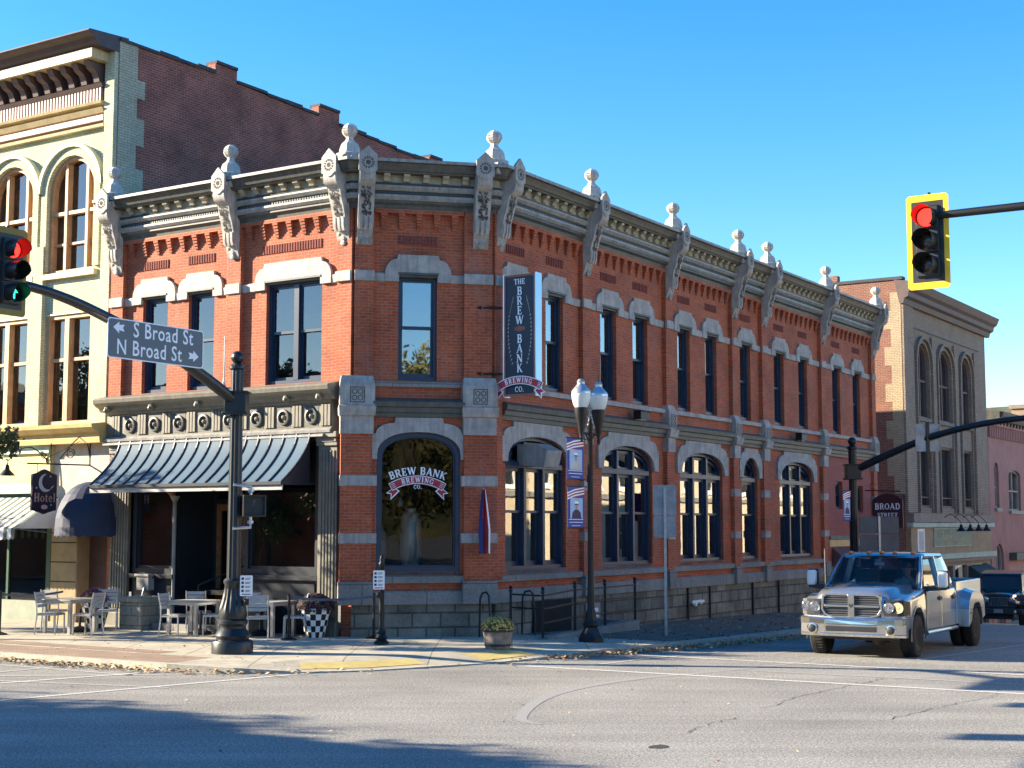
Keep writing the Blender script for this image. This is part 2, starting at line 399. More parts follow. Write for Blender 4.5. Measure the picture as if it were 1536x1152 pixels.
# --- walls
R2 = [(.57,1.37),(2.31,3.11),(4.94,5.77),(6.66,7.50),(9.29,10.07),(11.07,11.84),(13.50,14.28),(16.12,16.93),(18.18,18.95),(21.29,22.05),(23.35,24.10)]
R1 = [(.57,3.20,3),(4.96,7.69,3),(9.36,12.14,3),(13.50,14.68,1),(16.42,19.24,3)]
LX = lambda s: -s
L2 = [(-6.53,-5.69),(-5.00,-4.17)]
WL = 25.45
def archpar(n): return (3.98, .54, 2.25) if n == 3 else (3.90, .62, 2.0)
holes = [rect(a, b, WZ0, WZ1) for a, b in R2]
for a, b, n in R1: zs, h, pw = archpar(n); holes.append(arched(a, b, 1.5, zs, h, 16, pw))
small = [(21.35, 22.05, 3.05, 4.0), (23.45, 24.15, 2.95, 3.9)]
holes += [rect(*s_) for s_ in small]
w = MB(); w.prism([(0, 1.09), (WL, 1.09), (WL, 9.45), (0, 9.45)], -.35, 0, holes); obj('wall', w, M_['brick'], FR, bb)
w = MB()
CW = (C2 - C1).length
ca = arched(.52, 2.36, 1.5, 4.02, .50, 18, 2.25)
w.prism([(0, 1.09), (CW, 1.09), (CW, 9.45), (0, 9.45)], -.35, 0, [rect(.97, 1.83, WZ0, WZ1), ca]); obj('wall', w, M_['brick'], FC, bb)
w = MB(); w.prism([(-7.55, 4.5), (0, 4.5), (0, 9.45), (-7.55, 9.45)], -.35, 0, [rect(a, b, WZ0, WZ1) for a, b in L2] + [rect(-2.55, -.91, WZ0, WZ1)])
w.fb(-.28, 0, .0, 4.5, -.35, 0); w.fb(-7.55, -7.42, .3, 4.5, -.35, .02); obj('wall', w, M_['brick'], FL, bb)
w = MB(); w.fb(20.34, WL - .35, 1.6, 4.78, 0, .012)   # repainted end bay
for s0, s1, z0, z1 in small: pass
pb = MB(); pb.prism(rect(20.34, 25.06, 1.7, 4.80), 0, .012, [rect(*s_) for s_ in small]); obj('painted_wall_patch', pb, M_['brick2'], FR, bb)
# far end wall, rear wall and roof
ew = MB(); ew.box(WL - .35, WL, 0, 11.0, -1.5, 10.0); obj('end_wall', ew, M_['brickdark'], FR, bb)
rf = MB()
pts = [C2 + nR * -.3, C2 + rd * WL - nR * .3, C2 + rd * WL - nR * 11, K - nR * 9.71 + rd * (WL + 2.16), K - nR * 9.71 + rd * .3, C1 + rd * .3]
T0 = Matrix.Identity(4)
vs = [(p.x, p.y, 10.15) for p in pts]; rf.add(vs + [(v[0], v[1], 10.3) for v in vs], [tuple(range(6)), tuple(range(6, 12))] + [(i, (i+1) % 6, 6 + (i+1) % 6, 6 + i) for i in range(6)])
obj('roof', rf, M_['roofm'], T0, bb)
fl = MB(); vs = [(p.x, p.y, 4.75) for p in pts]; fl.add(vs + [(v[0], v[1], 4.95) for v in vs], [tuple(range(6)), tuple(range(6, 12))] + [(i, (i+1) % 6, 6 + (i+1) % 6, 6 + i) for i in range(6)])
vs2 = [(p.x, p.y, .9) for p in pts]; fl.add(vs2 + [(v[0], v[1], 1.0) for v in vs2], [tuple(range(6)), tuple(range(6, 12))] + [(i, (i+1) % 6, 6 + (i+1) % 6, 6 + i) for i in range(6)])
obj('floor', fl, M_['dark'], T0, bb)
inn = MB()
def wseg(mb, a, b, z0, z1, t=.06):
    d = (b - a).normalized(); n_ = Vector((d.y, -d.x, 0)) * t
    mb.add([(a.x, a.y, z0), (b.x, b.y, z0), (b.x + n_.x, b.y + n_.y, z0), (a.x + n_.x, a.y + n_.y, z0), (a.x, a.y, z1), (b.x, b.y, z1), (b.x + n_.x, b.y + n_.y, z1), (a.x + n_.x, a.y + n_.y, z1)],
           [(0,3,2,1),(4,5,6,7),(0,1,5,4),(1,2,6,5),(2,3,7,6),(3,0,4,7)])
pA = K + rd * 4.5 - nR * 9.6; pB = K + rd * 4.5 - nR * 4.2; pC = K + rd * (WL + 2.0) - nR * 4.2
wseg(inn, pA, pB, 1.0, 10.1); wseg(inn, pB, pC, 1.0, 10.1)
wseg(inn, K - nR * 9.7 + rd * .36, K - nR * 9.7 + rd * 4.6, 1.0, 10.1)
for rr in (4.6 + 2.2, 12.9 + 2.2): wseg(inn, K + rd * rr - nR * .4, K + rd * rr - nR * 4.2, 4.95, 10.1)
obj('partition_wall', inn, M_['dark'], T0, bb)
# --- belts, sills, mid cornice, foundation
def spans(total0, total1, cuts):
    out = []; x = total0
    for a, b in sorted(cuts):
        if a > x: out.append((x, a))
        x = max(x, b)
    if x < total1: out.append((x, total1))
    return out
PR = [(3.86, 4.24), (8.36, 8.74), (12.70, 13.06), (14.92, 15.30), (19.95, 20.32), (25.07, 25.45)]
PILR = [(0, .30)] + PR
bandp = [(0, 7.81), (.05, 7.82), (.06, 7.98), (.03, 8.01), (0, 8.01)]
def belts(M, x0, x1, wins, pil, name='belt_course'):
    mt_ = M_['stone'] if M is not FL else M_['stonew']
    for a, b in spans(x0, x1, [(a - .30, b + .30) for a, b in wins]): mb = MB(); mb.prof(bandp, a, b); obj(name, mb, mt_, M, bb)
    for a, b in pil: mb = MB(); mb.fb(a - .012, b + .012, 7.80, 8.03, .10, .165); obj('belt_block', mb, mt_, M, bb, bevel=.012)
belts(FR, .0, WL, R2, PILR); belts(FC, 0, CW, [(.97, 1.83)], [(0, .41), (2.42, CW)]); belts(FL, -7.55, 0, L2 + [(-2.55, -.91)], [(-7.55, -7.12), (-3.68, -3.25), (-.40, 0)])
for M, ws in ((FR, R2), (FC, [(.97, 1.83)]), (FL, L2 + [(-2.55, -.91)])):
    for a, b in ws:
        mb = MB(); mb.prism(lintel_shape(a, b), .0, .075); obj('lintel', mb, M_['stone'] if M is not FL else M_['stonew'], M, bb)
        iw = MB(); iw.fb(a + .003, b - .003, WZ1 - .05, WZ1 - .003, -.09, .03); iw.fb(a - .02, b + .02, WZ1 - .003, WZ1 + .045, -.05, .09); obj('lintel_drip', iw, M_['grey'], M, bb)
# pilasters (brick)
def pilasters(M, items, mat_='brick'):
    for a, b, z0, z1, d in items:
        mb = MB(); mb.fb(a, b, z0, z1, 0, d); obj('pilaster', mb, M_[mat_], M, bb)
pilasters(FR, [(a, b, 1.30, 9.42, .12) for a, b in PR] + [(0.0, .30, 1.30, 9.42, .10)])
pilasters(FC, [(0, .41, 4.47, 9.42, .10), (2.42, CW, 4.47, 9.42, .10), (-.27, .41, 1.1, 4.47, .13), (2.42, CW + .10, 1.1, 4.47, .13)])
pilasters(FL, [(-7.55, -7.12, 5.6, 9.42, .12), (-3.68, -3.25, 5.6, 9.42, .12), (-.40, 0.0, 5.6, 9.42, .10)])
# raised blocks on the pilasters
for a, b in PR:
    for z0, z1 in ((2.12, 2.33), (3.34, 3.56)):
        mb = MB(); mb.fb(a - .02, b + .02, z0, z1, .0, .15); obj('pilaster_block', mb, M_['stone'], FR, bb, bevel=.012)
for a, b in ((-.29, .515), (2.365, CW + .12)):
    for z0, z1 in ((2.11, 2.33), (3.34, 3.57)):
        mb = MB(); mb.fb(a, b, z0, z1, -.02, .15); obj('pilaster_block', mb, M_['stone'], FC, bb, bevel=.012)
def pilcap(M, a, b, d0=.12):
    mb = MB(); c = (a + b) / 2; hw = (b - a) / 2
    def ring(z, dd, e): return [(c - hw - e, -dd, z), (c + hw + e, -dd, z), (c + hw + e, .02, z), (c - hw - e, .02, z)]
    mb.loft([ring(4.46, d0 + .05, .02), ring(4.83, d0 + .05, .02), ring(4.86, d0 + .11, .05), ring(5.06, d0 + .16, .06), ring(5.08, d0 + .10, .04), ring(5.52, d0 + .10, .04), ring(5.62, d0 + .06, .02), ring(5.72, d0 + .02, .0)], 0, False)
    o = obj('pilaster_cap', mb, M_['stone'], M, bb)
    r = MB(); y = -(d0 + .10); w_ = min(hw * .72, .13)
    for k in range(4):
        cx = c + (-w_ / 2 if k % 2 else w_ / 2) * 1.0; cz = 5.30 + (-.07 if k // 2 else .07)
        n = 10; R0, R1_ = .062, .042
        vs = [(cx + R0 * math.cos(2*math.pi*i/n), y - .006, cz + R0 * math.sin(2*math.pi*i/n)) for i in range(n)] + [(cx + R1_ * math.cos(2*math.pi*i/n), y - .006, cz + R1_ * math.sin(2*math.pi*i/n)) for i in range(n)]
        r.add(vs, [(i, (i+1) % n, n + (i+1) % n, n + i) for i in range(n)])
    r.prism(rect(c - .16, c + .16, 5.13, 5.47), d0 + .10, d0 + .106, [rect(c - .14, c + .14, 5.15, 5.45)])
    obj('carved_rosette', r, M_['carve'], M, o)
for a, b in PR: pilcap(FR, a, b)
pilcap(FC, -.27, .41, .13); pilcap(FC, 2.42, CW + .06, .13)
# sills
for (a, b, n) in R1 + [(20.4, 20.4, 0)]:
    if n:
        i = R1.index((a, b, n)); x0 = [.10, 4.24, 8.74, 13.06, 15.30][i]; x1 = [3.86, 8.36, 12.70, 14.92, 19.95][i]
        mb = MB(); mb.prof([(-.1, 1.27), (.10, 1.26), (.10, 1.39), (-.1, 1.42)], x0, x1); mb.fb(a, b, 1.42, 1.505, -.30, .0); obj('sill', mb, M_['table'], FR, bb)
mb = MB(); mb.prof([(-.1, 1.27), (.12, 1.26), (.12, 1.40), (-.1, 1.43)], .42, 2.42); mb.fb(.52, 2.36, 1.43, 1.505, -.3, 0); obj('sill', mb, M_['table'], FC, bb)
for a, b in spans(.30, WL, PR):
    mb = MB(); mb.prof([(-.12, 5.51), (.09, 5.50), (.09, 5.61), (-.12, 5.655)], a, b); obj('sill', mb, M_['stone'], FR, bb)
mb = MB(); mb.prof([(-.12, 5.51), (.09, 5.50), (.09, 5.61), (-.12, 5.655)], .41, 2.42); obj('sill', mb, M_['table'], FC, bb)
midp = [(0, 4.84), (.10, 4.84), (.11, 4.93), (.16, 4.94), (.17, 5.04), (.22, 5.06), (.24, 5.16), (.20, 5.20), (.06, 5.24), (0, 5.26)]
for a, b in spans(.30, WL, PR):
    mb = MB(); mb.prof(midp, a, b); obj('mid_cornice', mb, M_['grey'], FR, bb)
mb = MB(); mb.prof(midp, .41, 2.42); obj('mid_cornice', mb, M_['grey'], FC, bb)
# arch stones and ground floor windows
for a, b, n in R1:
    zs, h, pw = archpar(n); mb = MB(); mb.prism(archstone(a, b, zs, h, 4.83 if n == 3 else 4.80, .27, 3.92, pw), 0, .075); obj('window_arch', mb, M_['stone'], FR, bb)
    big_window(FR, a, b, 1.505, zs, h, n if n == 3 else 1, pw, curt=(a < 1))
mb = MB(); mb.prism(archstone(.52, 2.36, 4.02, .50, 4.83, .105, 3.92, 2.25), 0, .08); obj('window_arch', mb, M_['stone'], FC, bb)
f = MB(); f.prism(arched(.52, 2.36, 1.505, 4.02, .50, 18, 2.25), -.26, -.04, [arched(.52, 2.36, 1.505, 4.02, .5, 18, 2.25, .10)])
f.prism(arched(.60, 2.28, 1.58, 3.98, .47, 18, 2.25), -.22, -.10, [arched(.60, 2.28, 1.58, 3.98, .47, 18, 2.25, .055)])
o = obj('window', f, M_['navy'], FC, bb); p = MB(); po = arched(.60, 2.28, 1.58, 3.98, .47, 18, 2.25, .04); p.add([(x, .16, z) for x, z in po], [tuple(range(len(po)))]); obj('pane', p, M_['glass2'], FC, o, recalc=False); corner_win = o
for i, (a, b) in enumerate(R2): upper_window(FR, a, b, curtain=[.4, .55, 0, .35, .5, .5, 0, .35, .5, 0, .4][i])
upper_window(FC, .97, 1.83)
for a, b in L2: upper_window(FL, a, b, glass='glassr')
upper_window(FL, -2.55, -.91, mull=1, curtain=.5, glass='glassr')
for s0, s1, z0, z1 in small: upper_window(FR, s0, s1, z0, z1)
# foundation
def foundation(M, x0, x1, zb, pil=(), d=.05):
    t = MB(); t.prof([(-.3, .80), (d + .05, .80), (d + .05, 1.05), (d, 1.095), (-.3, 1.095)], x0, x1)
    for a, b in pil: t.fb(a - .03, b + .03, .805, 1.30, 0, d + .14)
    obj('water_table', t, M_['table'], M, bb, bevel=.01)
    b_ = MB(); b_.fb(x0, x1, zb, .80, -.3, d); obj('foundation', b_, M_['base'], M, bb)
foundation(FR, .1, WL, -1.6, PR); foundation(FC, .0, CW, -.3, [(-.27, .41), (2.42, CW + .08)], .07)
# --- upper corbel table and grille panels
def corbels(M, a, b, n):
    mb = MB(); pitch = (b - a) / n
    mb.fb(a, b, 9.33, 9.42, 0, .13)
    for k in range(n):
        c = a + pitch * (k + .5)
        for j in range(5): mb.fb(c - .075 + j * .006, c + .075 - j * .006, 9.33 - .067 * (j + 1) + .006, 9.33 - .067 * j, 0, .125 - .021 * j)
    obj('corbel_table', mb, M_['brick'], M, bb)
def grille(M, a, b):
    mb = MB(); mb.fb(a, b, 8.65, 8.85, 0, .006, 0)
    n = int((b - a) / .075)
    for k in range(n): x = a + (b - a) * (k + .5) / n; mb.fb(x - .022, x + .022, 8.65, 8.85, .006, .022, 1)
    obj('grille_panel', mb, [M_['brickdark'], M_['gril']], M, bb)
M_['gril'] = mat('grille_red_brick', (.20, .045, .03), .85)
for (a, b), n in zip(spans(.30, WL, PR), (9, 10, 10, 4, 11, 11)): corbels(FR, a + .02, b - .02, n)
corbels(FC, .43, 2.40, 5); corbels(FL, -7.10, -3.70, 8); corbels(FL, -3.23, -.42, 7)
for a, b in R2: grille(FR, a, b)
grille(FC, .96, 1.84); grille(FL, -6.54, -5.68); grille(FL, -5.05, -4.17); grille(FL, -2.69, -.92)
# --- roof cornice
T8 = math.tan(R_(22.5))
M_['lgrey'] = mat('light_grey_cornice_paint', (.29, .29, .275), .5, var=.15, streak=.45)
CP = [('grey', [(0,9.41),(.11,9.41),(.13,9.50),(.20,9.55),(.20,9.60),(0,9.60)]), ('lgrey', [(0,9.60),(.22,9.602),(.27,9.66),(.27,9.71),(0,9.71)]),
      ('greyd', [(0,9.71),(.20,9.712),(.20,9.80),(0,9.80)]), ('lgrey', [(0,9.80),(.24,9.802),(.30,9.87),(.30,9.91),(0,9.91)]),
      ('greyd', [(0,9.91),(.22,9.912),(.24,9.98),(0,9.98)]), ('trimtan', [(0,9.98),(.22,9.982),(.22,10.15),(0,10.15)]),
      ('grey', [(-.5,10.15),(.42,10.152),(.44,10.19),(.47,10.20),(.50,10.27),(.54,10.34),(.58,10.35),(.58,10.41),(-.5,10.60)])]
FACES = [(FR, 0, WL + .1, -T8, 0), (FC, 0, CW, -T8, T8), (FL, -7.75, 0, 0, T8)]
for M, x0, x1, a0, a1 in FACES:
    byk = {}
    for k, pr in CP:
        mb = byk.setdefault(k, MB()); mb.prof(pr, x0, x1, 0, a0, a1)
    nmod = int((x1 - x0) / .40)
    for k in range(nmod):
        c = x0 + (x1 - x0) * (k + .5) / nmod; t_ = byk['trimtan']
        t_.prof([(.22, 10.148), (.39, 10.148), (.38, 10.10), (.31, 10.06), (.28, 10.00), (.22, 9.985)], c - .07, c + .07)
    nd = int((x1 - x0) / .075)
    for k in range(nd):
        c = x0 + (x1 - x0) * (k + .5) / nd; byk['greyd'].fb(c - .022, c + .022, 9.725, 9.77, .20, .225)
    gl = byk['grey']
    for k, mb in byk.items(): obj({'grey': 'cornice', 'greyd': 'dentil_band', 'lgrey': 'cornice_moulding', 'trimtan': 'modillion_band'}[k], mb, M_[k], M, bb)
    ed = MB(); ed.prof([(.585, 10.36), (.61, 10.36), (.61, 10.425), (.54, 10.435)], x0, x1, 0, a0, a1); obj('gutter_edge', ed, M_['lgrey'], M, bb)
# brackets
SC = [(0,10.20),(.72,10.20),(.76,10.12),(.77,10.03),(.74,9.93),(.66,9.86),(.56,9.82),(.52,9.74),(.50,9.66),(.46,9.56),(.40,9.44),(.34,9.30),(.31,9.20),(.30,9.08),(.27,8.98),(.20,8.94),(.16,8.90),(.13,8.82),(.07,8.70),(.03,8.62),(0,8.60)]
def bracket(M, c, d0=.10, mt='stone', par=bb):
    Mx = M @ Matrix.Translation((c, -d0, 0)) @ Matrix.Diagonal((1.0, .74, 1.0, 1.0))
    b_ = MB(); b_.prof(SC[::-1], -.17, .17, 0); b_.prof([(d, z) for d, z in [(0,10.2),(.745,10.2),(.745,10.30),(0,10.50)]], -.19, .19)
    for k in (-1, 0, 1): b_.prof([(.30,9.20),(.335,9.19),(.32,9.0),(.27,8.90),(.22,8.93)], k * .11 - .035, k * .11 + .035)   # pendants
    for z in (8.78, 8.66): b_.ball((0, -.09, z), .075, 8, 0, (1, .8, 1)); 
    for k in (-1, 1): b_.ball((k * .09, -.12, 8.86), .055, 8)
    o = obj('cornice_bracket', b_, M_[mt], Mx, par)
    h = MB(); pr = [(-.20,10.10),(.20,10.10),(.20,10.50),(0,10.70),(-.20,10.50)]
    ring = [(.17*math.cos(t*math.pi/6), 10.10 + .17*math.sin(t*math.pi/6)) for t in range(7, 12)]
    pr = [(-.20,10.12)] + [(-.17 + .34 * i / 6, 10.12 - .09 * math.sin(math.pi * i / 6)) for i in range(7)] + [(.20,10.12),(.20,10.47),(0,10.66),(-.20,10.47)]
    h.prism(pr, .72, .80); o2 = obj('medallion', h, M_[mt], Mx, o)
    g = MB(); n = 24
    for i in range(12):
        t = 2*math.pi*i/12; t1 = t + .30
        for r0, r1 in ((.085, .135),):
            g.add([(r0*math.cos(t), -.806, 10.29 + r0*math.sin(t)), (r1*math.cos(t-.05), -.806, 10.29 + r1*math.sin(t-.05)), (r1*math.cos(t1+.02), -.806, 10.29 + r1*math.sin(t1+.02)), (r0*math.cos(t1), -.806, 10.29 + r0*math.sin(t1))], [(0,1,2,3)])
    vs = [(.055*math.cos(2*math.pi*i/10), -.806, 10.29 + .055*math.sin(2*math.pi*i/10)) for i in range(10)]; g.add(vs, [tuple(range(10))])
    # carved leaf panel down the curved front
    import random as _r; q = _r.Random(3)
    fr = [(.56,9.80),(.505,9.66),(.465,9.56),(.405,9.44),(.345,9.30),(.318,9.22)]
    for i in range(70):
        t = q.random() * (len(fr) - 1.001); k = int(t); u = t - k
        d = fr[k][0]*(1-u) + fr[k+1][0]*u + .010; z = fr[k][1]*(1-u) + fr[k+1][1]*u; x = q.uniform(-.11, .11); a = q.uniform(.012, .03)
        nx = (fr[k+1][0]-fr[k][0]); nz = (fr[k+1][1]-fr[k][1]); l = math.hypot(nx, nz); nx /= l; nz /= l
        g.add([(x - a, -(d - nx*a*1.4), z - nz*a*1.4), (x + a*.6, -(d - nx*a), z - nz*a), (x + a, -(d + nx*a*1.4), z + nz*a*1.4), (x - a*.6, -(d + nx*a), z + nz*a)], [(0,1,2,3)])
    obj('carving', g, M_['carve'], Mx, o, recalc=False)
    return o
for a, b in PR: bracket(FR, (a + b) / 2)
bracket(FR, .22, .04); bracket(FC, .20); bracket(FC, 2.78)
for c in (-7.33, -3.47): bracket(FL, c, mt='stonew')
bracket(FL, -.24, .04, mt='stonew')
FIN = [(.32,0),(.32,.10),(.25,.13),(.225,.27),(.20,.33),(.12,.40),(.085,.46),(.09,.50),(.15,.56),(.185,.63),(.17,.655),(.185,.67),(.15,.74),(.07,.80),(0,.815)]
def finial(v):
    b_ = MB(); b_.lathe(FIN, (0,0,0), 8, 0, False, rot=math.pi/8); b_.box(-.27, .27, -.27, .27, -.25, .0)
    return obj('finial', b_, M_['stonew'], Matrix.Translation(v) @ Matrix.Rotation(ANG_R, 4, 'Z'), bb)
for a, b in PR: finial(FR @ Vector(((a + b) / 2, -.28, 10.46)))
for c in (-7.33, -3.47): finial(FL @ Vector((c, -.28, 10.46)))
finial(C1 + (nR * -.05 - rd * .15) + Vector((0, 0, 10.48))); finial(C2 + nR * .15 - rd * .12 + Vector((0, 0, 10.48)))
# ================================================================== lettering
def ell(cx, cy, rx, ry, a0, a1, n=10): return [(cx + rx * math.cos(R_(a0 + (a1 - a0) * i / n)), cy + ry * math.sin(R_(a0 + (a1 - a0) * i / n))) for i in range(n + 1)]
TT, tt, sw = .20, .10, .075
def sf(x, y, h=.13): return ([(x - h, y), (x + h, y)], sw)
GL = {
 'I': (.40, [([(.2, 0), (.2, 1)], TT), sf(.2, .035), sf(.2, .965)]),
 'L': (.66, [([(.2, 0), (.2, 1)], TT), sf(.2, .965), ([(.06, .045), (.62, .045)], tt), ([(.60, 0), (.60, .26)], .08)]),
 'T': (.76, [([(.38, 0), (.38, 1)], TT), sf(.38, .035), ([(.03, .955), (.73, .955)], tt), ([(.06, .74), (.06, 1)], .08), ([(.70, .74), (.70, 1)], .08)]),
 'H': (.84, [([(.2, 0), (.2, 1)], TT), ([(.64, 0), (.64, 1)], TT), ([(.2, .5), (.64, .5)], tt), sf(.2, .035), sf(.2, .965), sf(.64, .035), sf(.64, .965)]),
 'E': (.70, [([(.2, 0), (.2, 1)], TT), ([(.05, .045), (.64, .045)], tt), ([(.05, .955), (.62, .955)], tt), ([(.2, .5), (.50, .5)], tt), ([(.61, 0), (.61, .26)], .08), ([(.58, .74), (.58, 1)], .08), ([(.49, .36), (.49, .64)], .07)]),
 'B': (.74, [([(.2, 0), (.2, 1)], TT), ([(.05, .955), (.38, .955)], tt), ([(.2, .52), (.42, .52)], tt), ([(.05, .045), (.40, .045)], tt), (ell(.38, .74, .20, .215, 90, -90), .15), (ell(.40, .28, .22, .235, 90, -90), .17)]),
 'R': (.80, [([(.2, 0), (.2, 1)], TT), sf(.2, .035), ([(.05, .955), (.38, .955)], tt), ([(.2, .48), (.42, .48)], tt), (ell(.40, .72, .20, .235, 90, -90), .16), ([(.42, .48), (.68, .04)], .17), sf(.70, .035, .10)]),
 'K': (.82, [([(.2, 0), (.2, 1)], TT), ([(.24, .42), (.64, .96)], tt), ([(.36, .56), (.68, .04)], .18), sf(.2, .035), sf(.2, .965), sf(.66, .965, .12), sf(.70, .035, .12)]),
 'A': (.84, [([(.12, .03), (.42, 1)], tt), ([(.40, 1), (.70, .03)], TT), ([(.2, .32), (.62, .32)], .08), sf(.11, .035, .11), sf(.71, .035, .13)]),
 'N': (.86, [([(.16, .03), (.16, .97)], tt), ([(.18, .94), (.70, .05)], TT), ([(.72, .03), (.72, .97)], tt), sf(.15, .035, .12), sf(.12, .965, .10), sf(.72, .965, .12)]),
 'W': (1.10, [([(.12, .97), (.34, .03)], TT), ([(.34, .03), (.54, .90)], tt), ([(.54, .97), (.78, .03)], TT), ([(.78, .03), (1.0, .97)], tt), sf(.12, .965, .12), sf(.54, .965, .10), sf(1.0, .965, .10)]),
 'C': (.76, [(ell(.42, .5, .30, .44, 45, 180, 10), .13), (ell(.42, .5, .30, .44, 180, 318, 10), .13), ([(.14, .36), (.14, .64)], .17), ([(.66, .66), (.66, .95)], .08)]),
 'O': (.84, [(ell(.42, .5, .30, .44, 0, 360, 20), .12), ([(.12, .32), (.12, .68)], .19), ([(.72, .32), (.72, .68)], .19)]),
 'D': (.82, [([(.2, 0), (.2, 1)], TT), ([(.05, .955), (.38, .955)], tt), ([(.05, .045), (.38, .045)], tt), (ell(.38, .5, .32, .455, 90, -90, 12), .17)]),
 'G': (.82, [(ell(.42, .5, .30, .44, 45, 318, 16), .13), ([(.13, .36), (.13, .64)], .18), ([(.66, .66), (.66, .95)], .08), ([(.66, .05), (.66, .42)], .15), sf(.64, .43, .14)]),
 'S': (.62, [(ell(.30, .72, .19, .22, 30, 270, 10), .13), (ell(.32, .27, .21, .22, 90, -150, 10), .14), ([(.50, .72), (.50, .95)], .07), ([(.09, .06), (.09, .30)], .07)]),
 'M': (1.0, [([(.16, .03), (.16, .97)], tt), ([(.18, .95), (.48, .08)], TT), ([(.48, .08), (.80, .95)], tt), ([(.82, 0), (.82, 1)], TT), sf(.15, .035, .12), sf(.82, .035, .12)]),
 '.': (.28, [([(.14, .0), (.14, .18)], .18)]), ' ': (.40, []),
 'o': (.60, [(ell(.30, .33, .21, .28, 0, 360, 18), .10), ([(.09, .22), (.09, .44)], .14), ([(.51, .22), (.51, .44)], .14)]),
 't': (.46, [([(.2, .06), (.2, .86)], .16), ([(.04, .62), (.40, .62)], .09), ([(.2, .06), (.40, .06)], .10)]),
 'e': (.58, [(ell(.30, .33, .20, .28, 0, 320, 16), .11), ([(.10, .36), (.50, .36)], .07)]),
 'l': (.36, [([(.18, 0), (.18, 1)], .17), sf(.18, .035, .12), sf(.14, .965, .09)]),
}
def textw(t, h, sp=.10): return sum(GL[c][0] + sp for c in t) * h - sp * h
def letters(mb, text, h, fn, sp=.10, m=0, fat=1.0, thick=.012):
    """fn(x, z, lift) -> point; x runs from -w/2 to w/2"""
    x0 = -textw(text, h, sp) / 2; k = 0
    for c in text:
        gw, st = GL[c]
        for pts, wd in st:
            k += 1; e = (k % 7) * .0007
            pts = [Vector((p[0], p[1])) for p in pts]; L_, Rr = [], []
            for i, p in enumerate(pts):
                t = (pts[min(i+1, len(pts)-1)] - pts[max(i-1, 0)]).normalized(); nn = Vector((-t.y, t.x)) * wd / 2 * fat
                L_.append(p + nn); Rr.append(p - nn)
            if len(pts) == 2:     # subdivide for bending
                L_ = [L_[0].lerp(L_[1], u / 3) for u in range(4)]; Rr = [Rr[0].lerp(Rr[1], u / 3) for u in range(4)]
            n = len(L_)
            top = [fn(x0 + p.x * h, p.y * h, thick + e) for p in L_ + Rr]; 
            mb.add(top, [(i, i+1, n+i+1, n+i) for i in range(n-1)], m)
        x0 += (gw + sp) * h
def fontmesh(text, size, bold=0.0, align='CENTER'):
    cu = bpy.data.curves.new('t', 'FONT'); cu.body = text; cu.size = size; cu.offset = bold; cu.align_x = align; cu.resolution_u = 3; cu.space_character = 1.1
    o = bpy.data.objects.new('t', cu); COL.objects.link(o)
    dg = bpy.context.evaluated_depsgraph_get(); me = bpy.data.meshes.new_from_object(o.evaluated_get(dg))
    mb = MB(); mb.add([tuple(v.co) for v in me.vertices], [tuple(p.vertices) for p in me.polygons])
    bpy.data.objects.remove(o); bpy.data.curves.remove(cu); bpy.data.meshes.remove(me)
    return mb
def flat_text(text, size, M, m, parent, bold=0.0, name='lettering', sx=1.0):   # M: x right, z up, -y outwards
    t = fontmesh(text, size, bold); t.v = [(v[0] * sx, 0, v[1]) for v in t.v]
    return obj(name, t, m, M, parent, recalc=False)
def ribbon_logo(mb, c, y, sc, mred, mwhite, mnavy=None):
    """curved banner with folded swallow tails, centred at c=(x,z)"""
    R0 = 1.15 * sc
    def fn(x, z, l): a = x / R0; return (c[0] + (R0 + z) * math.sin(a), y - l, c[1] - R0 + (R0 + z) * math.cos(a))
    hw = .62 * sc; h0, h1 = -.075 * sc, .075 * sc; n = 14
    def band(z0, z1, x0, x1, l, m):
        xs = [x0 + (x1 - x0) * i / n for i in range(n + 1)]
        mb.add([fn(x, z0, l) for x in xs] + [fn(x, z1, l) for x in xs], [(i, i+1, n+2+i, n+1+i) for i in range(n)], m)
    for s_ in (-1, 1):        # tails
        tl = [(.48, -.17), (.82, -.23), (.72, -.13), (.80, -.05), (.56, -.03)]
        mb.add([fn(s_ * x * sc, z * sc + .0, .001) for x, z in tl], [(0, 1, 2, 3, 4)], mwhite)
        tl = [(.52, -.155), (.765, -.20), (.685, -.13), (.755, -.065), (.58, -.05)]
        mb.add([fn(s_ * x * sc, z * sc, .003) for x, z in tl], [(0, 1, 2, 3, 4)], mred)
    band(h0 - .018 * sc, h1 + .018 * sc, -hw - .015 * sc, hw + .015 * sc, .006, mwhite); band(h0, h1, -hw, hw, .009, mred)
    for s_ in (-1, 1):
        for k in range(3): band(h0 + (.03 + .04 * k) * sc, h0 + (.042 + .04 * k) * sc, s_ * .52 * sc, s_ * .60 * sc, .011, mwhite)
    letters(mb, 'BREWING', .115 * sc, lambda x, z, l: fn(x, z - .057 * sc, l), .16, mwhite, 1.0)
    return fn
# ================================================================== storefront on the left facade, signs on the corner building
def L_(s): return -s
M_['plinth'] = brick('ashlar_plinth_stone', (.36, .33, .25), (.31, .29, .22), (.20, .18, .14), .2, rh=.22, bw=.4, ms=.014)
M_['brass'] = mat('brass_handle', (.6, .42, .15), .3, .8)
